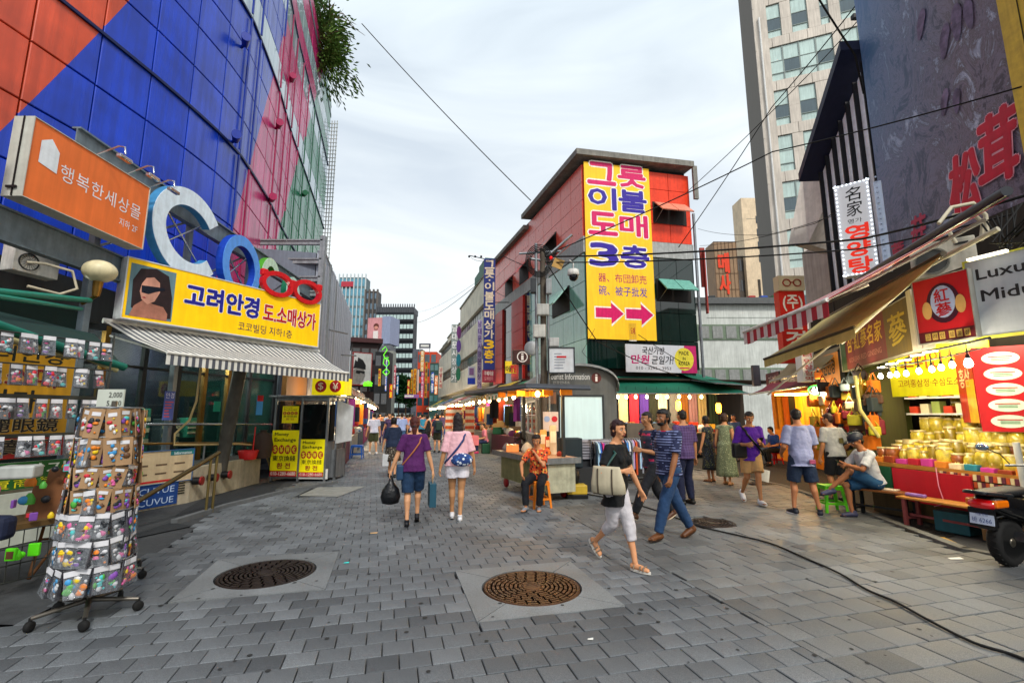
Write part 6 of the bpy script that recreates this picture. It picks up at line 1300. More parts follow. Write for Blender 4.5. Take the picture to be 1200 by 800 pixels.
# air conditioner over the awning and pipes
def acu(loc, rz, s, lab):
 T = thing('air_conditioner', lab, 'air conditioner', loc, rz); W0, D0, H0 = .85 * s, .35 * s, .62 * s
 b = B(); b.box(0, W0, 0, D0, 0, H0, bev=.02); part('casing', b, mat('#b8b4a4', .5, dirt=.15), T); b = B(); b.box(W0 * .7, W0 * .9, -.012, .0, H0 * .8, H0 * .86); part('handle', b, BLACK, T)
 b = B(); [ring(b, W0 * .33, H0 * .45, .24 * s - k * .012, .24 * s - k * .012, .005, -.02, 0, n=20) for k in range(3)]; part('fan_guard', b, mat('#8a8a80', .5), T)
 b = B(); disc(b, W0 * .33, H0 * .45, .22 * s, .22 * s, -.003); part('fan', b, mat('#3a3c3a', .6), T); return T
q = P(1068, 318, 7.6); acu((q.x, q.y, q.z - .15), math.radians(-42), .95, 'beige outdoor air conditioner unit above the shop awning on the right')
b = B(); b.tube([P(x, y, 7.1) for x, y in ((1120, 285), (1110, 268), (1118, 252), (1140, 250), (1152, 262), (1150, 282))], .03, 8); b.tube([P(x, y, 7.0) for x, y in ((1100, 262), (1115, 243), (1140, 238), (1155, 252), (1157, 275))], .03, 8); single('insulated_pipe', b, mat('#c0b8a0', .6), 'cream insulated pipe loops beside the outdoor unit on the right', 'pipe')
# ============================================================ RIGHT SHOP ROW
b = B(); b.slab((9.2, 14.2), (8.3, 8.9), 0, 5.0, .3); b.slab((8.3, 8.9), (8.05, 3.0), 0, 5.0, .3); single('shop_row_wall', b, mat('#2a2620', .85), 'dark back wall of the shops along the right side', 'wall')
b = B(); b.prism([(6.25, 3.4), (8.6, 3.4), (9.0, 10.6), (8.0, 10.7), (6.5, 6.9)], 3.62, 3.72); single('shop_canopy_roof', b, mat('#3a3834', .8), 'flat dark roof over the ginseng stall on the right', 'roof')
PRT = mat('#6a1a22', .5, var=.25, ns=3)
T, w_, h_ = board('shop_sign', 'dark red shop sign with gold Chinese characters over the ginseng stall', 'sign', (7.6, 10.75), (6.08, 6.85), 2.6, 3.46, .12, PRT, mat('#9a9a8e', .5), frame=.01)
lettering(T, '참·紅蔘名家', w_ * .12, h_ * .42, w_ * .62, h_ * .86, mat('#c8a428', .5), bold=.02, slant=.15); lettering(T, 'KOREAN RED GINSENG', w_ * .14, h_ * .16, w_ * .6, h_ * .28, mat('#b07a6a', .5), bold=0)
b = B(); rect(b, w_ * .66, 0, w_ * .93, h_, -.004); part('print', b, mat('#5a4a1c', .5, var=.3, ns=5), T); lettering(T, '蔘', w_ * .7, h_ * .2, w_ * .88, h_ * .8, mat('#b09a28', .5), y=-.01, bold=.02); b = B(); rect(b, 0, 0, w_ * .09, h_, -.004); part('print', b, mat('#1c4a2c', .5, var=.3, ns=5), T)
b = B(); b.box(w_ * .945, w_ * .985, -.06, .0, -.02, h_ + .05); part('post', b, mat('#b8b4a8', .5), T)
T, w_, h_ = board('ginseng_sign', 'square red sign with a white shield and red Chinese characters', 'sign', (5.72, 6.5), (5.88, 5.85), 2.6, 3.48, .15, mat('#b01420', .5, var=.05), mat('#8a8a84', .5), frame=.012)
b = B(); disc(b, w_ * .52, h_ * .58, w_ * .3, h_ * .31, -.004, 0, 24); disc(b, w_ * .52, h_ * .6, w_ * .22, h_ * .25, -.007, 1, 24); disc(b, w_ * .22, h_ * .5, w_ * .09, h_ * .14, -.008, 2, 14); disc(b, w_ * .82, h_ * .52, w_ * .09, h_ * .14, -.008, 2, 14); part('emblem', b, [mat('#3a1028', .5), mat('#a8b8dc', .5), mat('#c8a060', .5)], T)
lettering(T, '紅', w_ * .38, h_ * .6, w_ * .64, h_ * .8, REDM, y=-.011, bold=.03); lettering(T, '蔘', w_ * .38, h_ * .38, w_ * .66, h_ * .58, REDM, y=-.011, bold=.03)
b = B(); rect(b, 0, 0, w_, h_ * .17, -.003); part('footer', b, mat('#5a1420', .5), T)
for i in range(6): b = B(); x = w_ * (.12 + .13 * i + (.04 if i > 2 else 0)); rect(b, x, h_ * .03, x + w_ * .1, h_ * .14, -.006); part('badge', b, mat('#b89a50', .5), T); lettering(T, '고려인삼홍삼'[i], x + .01, h_ * .05, x + w_ * .085, h_ * .12, BLACK, y=-.009)
T, w_, h_ = board('lit_shop_sign', 'pale grey shop sign lettered Luxury Midu cut by the right edge', 'sign', (5.93, 5.92), (6.35, 4.75), 2.6, 3.58, .15, mat('#9ea6ae', .35, var=.06, emit=.0), mat('#c8c84a', .5), frame=.02)
lettering(T, 'Luxury', .1, .68, .78, .86, mat('#1a1c20', .5), bold=.03); lettering(T, 'Midum', .12, .44, .8, .58, mat('#1a1c20', .5), bold=.03)
b = B(); b.box(.12, .5, -.2, -.14, .95, .98); part('lamp', b, glow('#fff6e0', 1.5), T)
# red white awning
T = thing('striped_awning', 'retractable red and white striped awning on a long dark roller on the right', 'awning')
RW_ = [mat('#c8b8b4', .75, bump=.2), mat('#a01c2c', .75, bump=.2)]
R0, R1, F0, F1 = Vector((6.55, 8.6, 4.05)), Vector((5.62, 5.0, 4.05)), Vector((4.48, 8.95, 3.2)), Vector((4.38, 6.35, 3.2))
bt, bv = B(), B(); ns = 20
for i in range(ns):
 t0, t1 = i / ns, (i + 1) / ns; p0, p1, q0, q1 = R0.lerp(R1, t0), R0.lerp(R1, t1), F0.lerp(F1, t0), F0.lerp(F1, t1); bt.sheet(p0, p1, q1, q0, .004, i % 2); dz = Vector((0, 0, -.24 - .02 * math.sin(i))); bv.sheet(q0, q1, q1 + dz, q0 + dz, .004, i % 2)
part('canopy', bt, RW_, T); part('valance', bv, RW_, T)
b = B(); b.tube([R0 + Vector((0, 0, .08)), R1 + Vector((0, 0, .08))], .06, 10); part('roller', b, mat('#20242c', .4), T); b = B(); b.tube([F0, F1], .03, 8); part('front_bar', b, WHITE, T)
for t_ in (.1, .9): b = B(); b.tube([R0.lerp(R1, t_) - Vector((0, 0, .1)), (R0.lerp(R1, t_) + F0.lerp(F1, t_)) / 2 + Vector((0, .35, -.12)), F0.lerp(F1, t_)], .025, 6); part('arm', b, mat('#a8a49a', .5), T)
T = thing('khaki_awning', 'khaki awning with folded arms below the red striped one', 'awning')
R0, R1, F0, F1 = Vector((6.75, 10.0, 3.66)), Vector((5.75, 6.0, 3.74)), Vector((4.86, 9.0, 2.68)), Vector((5.12, 6.9, 2.92)); KH = mat('#b8a868', .75, bump=.25)
bt = B()
for i in range(8):
 t0, t1 = i / 8, (i + 1) / 8; p0, p1, q0, q1 = R0.lerp(R1, t0), R0.lerp(R1, t1), F0.lerp(F1, t0), F0.lerp(F1, t1); m0, m1 = (p0 + q0) / 2 - Vector((0, 0, .05)), (p1 + q1) / 2 - Vector((0, 0, .05)); bt.sheet(p0, p1, m1, m0, .004); bt.sheet(m0, m1, q1, q0, .004)
part('canopy', bt, KH, T); b = B(); [b.sheet(F0.lerp(F1, i / 6), F0.lerp(F1, (i + 1) / 6), F0.lerp(F1, (i + 1) / 6) - Vector((0, 0, .16)), F0.lerp(F1, i / 6) - Vector((0, 0, .16 + .02 * (i % 2))), .004) for i in range(6)]; part('valance', b, KH, T)
b = B(); b.tube([F0, F1], .025, 6); b.tube([R0, R1], .04, 6); part('bar', b, mat('#4a4230', .5), T); b = B(); b.tube([P(1170, 268, 5.6), P(1090, 310, 6.4), P(985, 402, 7.3)], .035, 8); b.tube([P(1060, 335, 6.5), P(900, 462, 9.0)], .02, 6); part('arm', b, mat('#b0aa98', .5), T)
# far part of right row: signs, awnings, shops
vsign('narrow white vertical sign with red circles beside the green neon', 942, 951, 406, 447, 11, '#c8ccd0', '고려인삼한약', '#a82030')
T, w_, h_ = board('orange_shop_sign', 'orange brown shop sign with black brush letters beyond the dark red ginseng sign', 'sign', (8.05, 12.3), (7.66, 10.95), 2.35, 3.1, .1, mat('#b8742c', .5, var=.1, emit=.15), DSTEEL); lettering(T, '까만안경', .1, .25, w_ * .8, .62, mat('#201418', .5), bold=.04, slant=.1)
q = P(948, 463, 10.6); T = thing('neon_sign', 'green edged neon sign with white Korean letters over the orange lit shop', 'neon sign', q, math.radians(-10)); b = B(); b.box(0, .42, 0, .06, 0, .22, bev=.02); part('panel', b, mat('#0a1a0c', .4), T); b = B(); ring(b, .21, .11, .23, .12, .015, -.02, -.005, n=20); part('tube', b, glow('#20e040', 3), T); lettering(T, '삼가', .06, .03, .36, .19, glow('#e8ffe8', 3), y=-.02, bold=.03)
awning('red_awning', 'dark red awning over the orange lit clothes shop', P(905, 447, 17.0), P(975, 440, 13.0), P(878, 462, 15.0), P(945, 452, 11.8), mat('#8a1c34', .7, bump=.2))
awning('khaki_canopy', 'long brown canopy edge above the orange lit shop', P(925, 425, 14.5), P(985, 405, 11.5), P(902, 447, 12.6), P(960, 432, 10.6), mat('#8a7a50', .7, bump=.2))
for i, (a_, b_, c, s, lab) in enumerate([((9.3, 17.2), (9.1, 16.0), '#5a2a34', '가방', 'small maroon shop sign in the far right row'), ((9.1, 15.9), (8.75, 14.3), '#8a8478', '인삼', 'grey shop sign in the far right row'), ((8.7, 14.2), (8.15, 12.5), '#3a3632', '모자', 'dark shop sign next to the orange brown one')]):
 T, w_, h_ = board('shop_sign', lab, 'sign', a_, b_, 2.5, 3.1, .1, mat(c, .5), DSTEEL); lettering(T, s, w_ * .2, .12, w_ * .8, .48, mat('#c8b8b0', .5), bold=.03)
v = thing('tall_dark_sign', 'small dark box sign at the far end of the right row', 'sign', P(884, 452, 17)); b = B(); b.box(0, .25, 0, .15, 0, .75); part('panel', b, mat('#5a5c64', .5), v)
b = B(); b.slab((9.9, 18), (8.95, 12.4), 0, 2.6, .1); single('shop_interior', b, mat('#c87818', .7), 'orange lit back wall of the clothes shop in the right row', 'wall')
for i in range(9):
 p = Vector((9.0, 16.4)).lerp(Vector((7.75, 11.6)), i / 8); c, nm = [('#c87818', 'orange'), ('#d88a18', 'amber'), ('#b85a14', 'rust'), ('#2a2418', 'black'), ('#e0a020', 'yellow'), ('#c86a18', 'deep orange'), ('#7a7018', 'olive'), ('#c8a020', 'mustard'), ('#8a2018', 'red')][i]
 single('hanging_cloth', fold_cloth(.5, 1.15, None), mat(c, .8), '%s garment hanging in the right row beyond the gray shirted man' % nm, 'garment', (p.x, p.y, 1.15), math.radians(-60), 'garments hanging in the right row')
for px, Y in ((918, 14.5), (930, 13.5), (940, 12.8)): b = B(); b.box(-.25, .25, -.03, .03, -.03, .03); single('tube_lamp', b, glow('#ffc860', 12), 'warm tube lamp over the orange lit garments', 'lamp', P(px, 462, Y), -1.0, 'tube lamps in the right row')
lamp_point('shop_light', P(925, 470, 13.5) + Vector((-.3, -.6, 0)), 110, (1, .6, .2)); lamp_point('shop_light', P(965, 462, 10.3), 60, (1, .72, .38)); lamp_point('shop_light', P(1000, 450, 9.2), 45, (1, .8, .5)); lamp_point('shop_light', (7.2, 7.6, 2.9), 60, (1, .88, .6)); lamp_point('shop_light', (7.0, 6.2, 2.8), 45, (1, .88, .6))
# hanging bags (dark red cluster) in front of right row
hb = random.Random(21)
for i in range(70):
 px, py = hb.uniform(952, 1030), hb.uniform(438, 522); Y = 10.4 - (px - 955) / 65 * 1.6 + hb.uniform(-.1, .3); c, nm = hb.choice([('#1a1418', 'black'), ('#6a1420', 'dark red'), ('#c86a18', 'orange'), ('#2a3438', 'slate'), ('#8a7418', 'olive gold'), ('#a8a020', 'yellow'), ('#4a3020', 'brown'), ('#b0a080', 'cream')])
 b = B(); s = hb.uniform(.08, .15); b.box(-s, s, -s * .4, s * .4, -s * .9, s * .9, bev=.025); b.tube([(-s * .7, 0, s * .9), (0, 0, s * 2.2), (s * .7, 0, s * .9)], .012, 5)
 single('hanging_bag', b, mat(c, .6), '%s bag hanging behind the standing man in white' % nm, 'bag', P(px, py, Y), hb.uniform(-1, 1), 'bags hanging in the shop front')
b = B(); b.slab((8.3, 11.9), (7.7, 9.3), 0, 3.0, .1); single('bag_shop_wall', b, mat('#3c4214', .8), 'olive wall behind the hanging bags', 'wall')
b = B(); b.tube([P(1002, 440, 8.4), P(1008, 480, 8.4), P(1030, 512, 8.4)], .03, 8); single('curved_pole', b, mat('#a8a060', .5), 'pale curved pole in front of the hanging bags', 'pole')
# ============================================================ GINSENG STALL
ST0, ST1 = Vector((6.05, 8.35)), Vector((6.62, 5.3)); sd_ = (ST1 - ST0).normalized(); sl_ = (ST1 - ST0).length; SRZ = math.atan2(sd_.y, sd_.x); SM = Matrix.Translation((ST0.x, ST0.y, 0)) @ RZ(SRZ)
T = thing('ginseng_counter', 'stepped market counter carrying the ginseng jars, with a wooden top edge', 'counter', (ST0.x, ST0.y, 0), SRZ)
b = B(); b.box(0, sl_, .15, .8, 0, .78); part('base', b, mat('#4a3a22', .8, dirt=.2), T); b = B(); b.box(0, sl_, .1, .85, .78, .84); part('counter_top', b, mat('#9a6a2c', .5), T)
for k in range(4): b = B(); b.box(0, sl_, .85 + .32 * k, 1.17 + .32 * k, 0, 1.05 + .22 * k); part('shelf_step', b, mat('#7a6a2c', .6), T)
b = B()
for i in range(40):
 for j in range(2): b.box(1.2 + i * .048, 1.24 + i * .048, .08, .1, .62 + j * .1, .70 + j * .1, (i + j) % 3)
part('packet_rows', b, [mat('#a84a28', .6), mat('#c8b890', .6), mat('#5a2a38', .6)], T)
b = B(); b.box(0, 2.6, 2.14, 2.24, .0, 3.3); 
single('stall_back_wall', b, mat('#7a7c2c', .7, var=.2), 'yellow green back wall of the ginseng stall', 'wall', (ST0.x, ST0.y, 0), SRZ)
T2 = thing('red_board', 'plain deep red board standing behind the wooden bench', 'board', tuple(SM @ Vector((.55, -.02, .3))), SRZ); b = B(); b.box(0, 1.12, 0, .03, 0, .48); part('board', b, mat('#9c0f20', .5, var=.08), T2)
T2 = thing('green_board', 'dark green board left of the red board behind the sitting man', 'board', tuple(SM @ Vector((-.1, -.0, .4))), SRZ); b = B(); b.box(0, .6, 0, .03, 0, .38); part('board', b, mat('#124a30', .6), T2)
JG = [mat('#a89428', .12, var=.5, ns=9, spec=.8, bump=.5, bs=18), mat('#8a7418', .12, var=.5, ns=8, spec=.8, bump=.5, bs=16), mat('#c8b43c', .12, var=.5, ns=10, spec=.8, bump=.5, bs=18), mat('#8a4a18', .12, var=.5, ns=8, spec=.8, bump=.5, bs=16)]
JN = ['yellow', 'olive', 'pale yellow', 'amber']; jr = random.Random(5); jk = 0
protos = []
for k in range(4):
 r = thing('ginseng_jar', '', 'jar', (0, 0, 0)); pr = [[(.07, 0), (.1, .03), (.105, .2), (.08, .27), (.06, .29)], [(.06, 0), (.075, .02), (.075, .3), (.06, .33)], [(.09, 0), (.12, .05), (.12, .26), (.1, .3)], [(.08, 0), (.11, .1), (.125, .22), (.1, .28)]][k]
 b = B(); b.lathe(pr, 14); part('glass', b, JG[k], r); b = B(); zt_ = pr[-1][1]; b.lathe([(pr[-1][0] + .012, zt_), (pr[-1][0] + .014, zt_ + .03), (.001, zt_ + .032)], 14); part('lid', b, mat('#b8a878', .35, .3), r)
 b = B(); rt = random.Random(k)
 for q in range(5): a = rt.uniform(0, 6.28); b.tube([(.03 * math.cos(a), .03 * math.sin(a), .02), (pr[1][0] * 1.0 * math.cos(a + .5), pr[1][0] * 1.0 * math.sin(a + .5), .12), (.5 * pr[1][0] * math.cos(a + 1), .5 * pr[1][0] * math.sin(a + 1), .24)], [.008, .014, .006], 5)
 part('ginseng_root', b, mat('#d8c878', .5), r); protos.append((r, pr))
used_ = [False] * 4
for row, (y, z, n, sc) in enumerate([(.32, .842, 17, .78), (.52, .842, 15, .95), (.72, .842, 15, 1.1), (.98, 1.052, 16, .95), (1.3, 1.272, 16, .95), (1.62, 1.492, 15, .9), (1.95, 1.71, 13, .8)]):
 for i in range(n):
  k = jr.choice([0, 0, 1, 2, 3]) if row < 3 else jr.choice([0, 1, 2]); r, pr = protos[k]; loc = SM @ Vector((.15 + (sl_ - .3) * (i + .5 * (row % 2)) / n, y + jr.uniform(-.03, .03), z)); s = sc * jr.uniform(.85, 1.2)
  lab = '%s glass ginseng jar in the %s row of the stall' % (JN[k], ['front', 'second', 'third', 'fourth', 'fifth', 'sixth', 'back'][row])
  if not used_[k]: used_[k] = True; r.location = loc; r.scale = (s, s, s); r['label'] = lab; r['group'] = 'ginseng jars on the stall'
  else: dup(r, loc, jr.uniform(0, 6), lab, 'ginseng jars on the stall', (s, s, s))
for i in range(14):
 x = .1 + i * .2; b = B(); h_ = jr.uniform(.05, .12); b.box(0, .16, 0, .12, 0, h_, bev=.005); c, nm = jr.choice([('#a82030', 'red'), ('#c87a28', 'orange'), ('#2a7a8a', 'teal'), ('#d8c8a0', 'cream'), ('#b83a8a', 'pink'), ('#8a3a20', 'brown')])
 single('gift_box', b, mat(c, .5), '%s gift box along the front edge of the ginseng counter' % nm, 'box', SM @ Vector((x, .13, .842)), SRZ, 'gift boxes on the ginseng counter')
T2, w_, h_ = board('yellow_banner', 'yellow banner with red Korean letters hung at the back of the ginseng stall', 'banner', (7.05, 8.75), (7.55, 7.35), 1.95, 2.85, .02, mat('#b8b60c', .5, var=.12), YELM)
lettering(T2, '고려인삼', .2, .48, 1.1, .78, mat('#8a4a10', .5), bold=.03); lettering(T2, '고려홍삼정·수삼도소매', .12, .16, 1.15, .3, mat('#7a2a10', .5), bold=.01)
b = B(); disc(b, 1.32, .3, .09, .18, -.006); part('emblem', b, mat('#4a3a5a', .5), T2)
for z in (1.62, 1.9): b = B(); v = Vector((7.1, 8.55)); b.box(0, 1.4, 0, .25, 0, .03); [b.box(.05 + .17 * i, .17 + .17 * i, .02, .2, .03, .03 + .12 + .04 * (i % 3), 1 + i % 3) for i in range(8)]; single('back_shelf', b, [WHITE, mat('#b83a20', .6), mat('#c8c0a0', .6), mat('#8a9a50', .6)], 'shelf with red and cream packs under the yellow banner, %s' % ('lower one' if z < 1.7 else 'upper one'), 'shelf', (v.x, v.y, z), math.radians(-70))
T2, w_, h_ = board('ginseng_poster', 'large red poster with white ovals and a ginseng root at the right of the stall', 'poster', (6.95, 7.05), (7.75, 6.45), 1.38, 2.62, .02, mat('#b01018', .5, var=.12), REDM)
for i in range(5):
 z = h_ * (.86 - .185 * i); b = B(); disc(b, w_ * .3, z, w_ * .2, h_ * .075, -.004, n=28); part('oval', b, mat('#c8d8c8', .5), T2); b = B(); rect(b, w_ * .17, z + .015, w_ * .43, z + .03, -.007); rect(b, w_ * .2, z - .01, w_ * .4, z + .002, -.007, 1); rect(b, w_ * .2, z - .035, w_ * .4, z - .023, -.007, 1); part('print', b, [REDM, mat('#3a7a4a', .5)], T2)
b = B(); b.tube([(w_ * .75, -.01, h_ * .75), (w_ * .7, -.01, h_ * .5), (w_ * .6, -.01, h_ * .3), (w_ * .5, -.01, h_ * .15)], [.05, .06, .03, .008], 6); b.tube([(w_ * .72, -.01, h_ * .5), (w_ * .85, -.01, h_ * .3), (w_ * .9, -.01, h_ * .1)], [.04, .02, .006], 6); part('root_print', b, mat('#c89a48', .5, var=.3), T2)
b = B(); b.add([(w_ * .6, -.015, h_ * .8), (w_ * .75, -.015, h_ * .95), (w_ * .9, -.015, h_ * .8), (w_ * .75, -.015, h_ * .68)], [(0, 1, 2, 3)]); part('leaf_print', b, mat('#3a7a28', .5), T2)
T2, w_, h_ = board('orange_poster', 'narrow red and orange poster between the yellow banner and the big red poster', 'poster', (7.35, 7.75), (7.0, 7.12), 1.5, 2.6, .02, mat('#b02414', .5, var=.2), REDM); lettering(T2, '홍삼', .1, .55, w_ * .8, .85, mat('#e8c8a0', .5)); b = B(); rect(b, w_ * .5, .0, w_, h_ * .6, -.004); part('print', b, mat('#d8a020', .5, var=.3, ns=6), T2)
# bulbs string
for i, (px, py, Y) in enumerate([(1032, 441, 7.6), (1043, 440, 7.3), (1051, 439, 7.1), (1062, 438, 6.9), (1077, 435, 6.6), (1092, 433, 6.3), (1103, 431, 6.1), (1116, 428, 5.9), (1135, 426, 5.6)]):
 bulb(P(px, py, Y), 'bright white bulb in the string over the ginseng stall', 'bulbs over the ginseng stall', BULBC, r=.034 if i < 8 else .045, cord=.12, light=[22, 0][i % 2], col=(1, .86, .6))
b = B(); b.tube([P(1032, 432, 7.6), P(1077, 424, 6.6), P(1116, 416, 5.9), P(1150, 408, 5.4)], .01, 5); b.tube([P(1020, 436, 8.0), P(1085, 412, 6.6), P(1160, 396, 5.5)], .02, 6); single('bulb_wire', b, BLACK, 'black wire carrying the bulbs over the ginseng stall', 'wire')
for i, (px, py) in enumerate(((1035, 430), (1045, 426), (1060, 422), (1075, 416), (1090, 412))): b = B(); b.box(-.09, .09, -.015, .015, -.01, .01); single('tube_lamp', b, glow('#fff0d0', 4), 'short lit tube lamp along the lower edge of the dark red sign', 'lamp', P(px, py, 7.6 - i * .3), SRZ, 'tube lamps under the dark red sign')
# benches
def bench(A_, C_, w_, h_, lab, top, legc):
 A_, C_ = V2(A_), V2(C_); d = C_ - A_; r = thing('bench', lab, 'bench', (A_.x, A_.y, 0), math.atan2(d.y, d.x)); l = d.length
 for k in range(2): b = B(); b.box(0, l, w_ * k / 2 + .003, w_ * (k + 1) / 2 - .003, h_ - .03, h_, bev=.006); part('plank', b, mat(top, .5, var=.25, ns=5, bump=.1), r)
 for x in (.06, l - .1):
  for y in (.02, w_ - .06): b = B(); b.box(x, x + .045, y, y + .045, 0, h_ - .032); part('leg', b, mat(legc, .6, dirt=.2), r)
 b = B(); b.box(.06, l - .06, w_ / 2 - .02, w_ / 2 + .02, .14, .17); b.box(.06, .1, .06, w_ - .06, .1, .13); b.box(l - .1, l - .06, .06, w_ - .06, .1, .13); part('stretcher', b, mat(legc, .6), r); return r
bench((5.55, 8.1), (6.0, 7.35), .38, .44, 'dark legged wooden bench the man with the phone sits on', '#7a4a22', '#15181c')
bench((5.78, 7.35), (6.12, 6.25), .36, .42, 'longer wooden bench with reddish metal legs in front of the red board', '#a87434', '#7a3a3c')
b = B(); b.box(-.13, .13, -.04, .04, 0, .05, bev=.02); q = P(1065, 550, 7.3); single('purple_pouch', b, mat('#7a5a9a', .6), 'small purple pouch lying on the wooden bench', 'pouch', (5.98, 7.22, .422), -1.2)
b = B(); b.box(-.14, .14, -.09, .09, 0, .02, bev=.005); single('clipboard', b, mat('#c8b8a0', .6), 'flat pale board lying on the dark legged bench', 'board', (5.98, 7.75, .442), -1)
b = B(); b.tube([SM @ Vector((1.25, -.04, .86)), SM @ Vector((1.27, -.06, .6)), SM @ Vector((1.33, -.07, .36)), SM @ Vector((1.2, -.1, .3))], .006, 5); single('power_cord', b, mat('#d890a8', .5), 'thin pink cord hanging over the red board', 'cord')
b = B(); b.box(-.2, .2, -.15, .15, 0, .28, bev=.01); single('teal_crate', b, mat('#1a4a54', .6), 'teal crate stored under the wooden bench', 'crate', (6.25, 6.9, 0), -1.2)
b = B(); b.box(-.25, .25, -.15, .15, 0, .3, bev=.01); single('cardboard_box', b, mat('#6a5234', .8), 'brown cardboard box stored under the wooden bench near the scooter', 'box', (6.4, 6.3, 0), -1.2)
b = B(); b.tube([(0, 0, 0), (-.04, 0, 1.28)], .035, 8); q = G(1172, 640); single('white_post', b, mat('#c4c4bc', .5, dirt=.1), 'short white post beside the motor scooter', 'post', (6.35, 6.0, 0))
# ============================================================ MARKET STREET STALLS (both sides)
mr_ = random.Random(33)
CANC = [('#9a2030', 'red'), ('#1c6a4c', 'green'), ('#c8a8a8', 'pink striped'), ('#b89a28', 'yellow'), ('#2a5a8a', 'blue'), ('#8a8478', 'grey'), ('#1a5a3c', 'dark green')]
for side in (-1, 1):
 for k in range(9):
  v0 = (14.4 if side < 0 else 17.0) + k * 4.6; v1 = v0 + 4.2; c, nm = CANC[(k * 2 + (0 if side < 0 else 1)) % 7]
  u_in = -2.35 if side < 0 else 6.0; u_out = -1.15 if side < 0 else 4.3; zb, zf = 3.15 + .1 * (k % 3), 2.45 + .08 * (k % 2)
  if side < 0 and k == 0: c, nm = '#a82838', 'crimson'
  awning('stall_awning', '%s awning of stall %s on the %s side of the market street' % (nm, ['nearest', 'second', 'third', 'fourth', 'fifth', 'sixth', 'seventh', 'eighth', 'farthest'][k], 'left' if side < 0 else 'right'), S(u_in, v0, zb), S(u_in, v1, zb), S(u_out, v0, zf), S(u_out, v1, zf), mat(c, .7, bump=.2), .18, valm=[mat(c, .7), mat('#c8c4b8', .7)], nseg=6)
  ordn = ['nearest', 'second', 'third', 'fourth', 'fifth', 'sixth', 'seventh', 'eighth', 'farthest'][k]; sd = 'left' if side < 0 else 'right'
  # back wall with shelves of goods
  p0, p1 = S(u_in + side * .6, v0), S(u_in + side * .6, v1)
  T = thing('stall', '%s stall on the %s side of the market street, packed with goods' % (ordn, sd), 'stall', (0, 0, 0), 0, 'stalls of the market street')
  b = B(); (b.slab(p1.xy, p0.xy, 0, 3.3, .12) if side < 0 else b.slab(p0.xy, p1.xy, 0, 3.3, .12)); part('back_wall', b, mat(['#6a4a20', '#3a2c20', '#7a6034'][k % 3], .8), T)
  a_, c_ = (S(u_in + .25, v0 + .1), S(u_in + .95, v1 - .1)) if side < 0 else (S(u_out + .3, v0 + .1), S(u_out + 1.2, v1 - .1))
  ul, ur = (-2.2, -1.35) if side < 0 else (4.5, 5.4)
  b = B(); b.prism([tuple(S(ul, v0 + .1).xy), tuple(S(ur, v0 + .1).xy), tuple(S(ur, v1 - .1).xy), tuple(S(ul, v1 - .1).xy)], 0, .8); part('table', b, mat(['#5a2a3a', '#8a8a84', '#3a4a5a', '#8a2060'][k % 4], .7), T)
  if k < 5:
   for q in range(10 if k < 3 else 6):
    s = mr_.uniform(.1, .22); c2 = mr_.choice(GC); v = S(mr_.uniform(ul + .1, ur - .1), v0 + .3 + (v1 - v0 - .6) * q / (10 if k < 3 else 6), .8); b = B()
    if mr_.random() < .5: b.box(-s, s, -s * .8, s * .8, 0, s * mr_.uniform(.6, 1.6), bev=.02)
    else: b.lathe([(s * .8, 0), (s, s * .5), (s * .7, s * 1.2), (.02, s * 1.4)], 9)
    single('goods_pile', b, mat(c2, .7), 'pile of goods on the table of the %s %s stall' % (ordn, sd), 'goods', v, mr_.uniform(0, 3), 'goods on the market street stalls')
   for q in range(9 if k < 3 else 5):
    c2 = mr_.choice(['#8a2030', '#c8b8a0', '#20242c', '#c87818', '#7a2a6a', '#2a4a7a', '#e0d8c0', '#a8402a', '#6a1c3a', '#3a3a20']); uu = (ur if side < 0 else ul) + mr_.uniform(-.5, .1) * -side * 0 + (-.15 if side < 0 else .15) * mr_.random() * 3
    v = S(uu, v0 + .25 + (v1 - v0 - .5) * q / (9 if k < 3 else 5), mr_.uniform(1.15, 1.55)); single('hanging_goods', fold_cloth(.32, mr_.uniform(.5, .9), None, 6), mat(c2, .8), 'goods hanging under the awning of the %s %s stall' % (ordn, sd), 'goods', v, ANG + mr_.uniform(-.4, .4), 'goods hanging at the market street stalls')
  for q in range(3 if k < 6 else 2):
   v = S(u_out + side * .35, v0 + .7 + q * 1.3, 2.28); bulb(v, 'bulb under the awning of the %s %s stall' % (ordn, sd), 'bulbs of the market street stalls', BULBM if (q + k) % 3 else BULBC, r=.07 + .006 * k, cord=.08)
  lamp_point('stall_light', S(u_out + side * .5, (v0 + v1) / 2, 2.1), 110 if k < 6 else 130, (1, .74, .42), .15)
# umbrella-like teal canopy in the middle right
awning('teal_canopy', 'wide flat teal canopy over stalls left of the kiosk', S(6.0, 21.0, 2.9), S(6.0, 24.5, 2.9), S(3.2, 20.5, 2.55), S(3.2, 25.0, 2.55), mat('#3a6a66', .7, bump=.2), .12)
v = G(566, 531); b = B(); b.box(-.5, .5, -.35, .35, .70, .74); b.box(-.52, .52, -.37, .37, .35, .745, 0); single('pink_table', b, mat('#c86a70', .7), 'small table under a pink cloth beside the seated vendor far up the street', 'table', (v.x - .75, v.y, 0), .2)
# striped curtain boards
for px, c in ((522, '#c85828'), (545, '#c85030')):
 v = P(px, 500, 24); T = thing('striped_screen', 'orange and white striped panel standing in the market, %s one' % ('left' if px == 522 else 'right'), 'panel', (v.x, v.y, .6)); b = B(); w2 = .8 if px == 522 else .45
 for j in range(9): b.box(0, w2, 0, .05, j * .16, j * .16 + .155, j % 2)
 part('board', b, [mat(c, .6), mat('#d8c8b0', .6)], T)
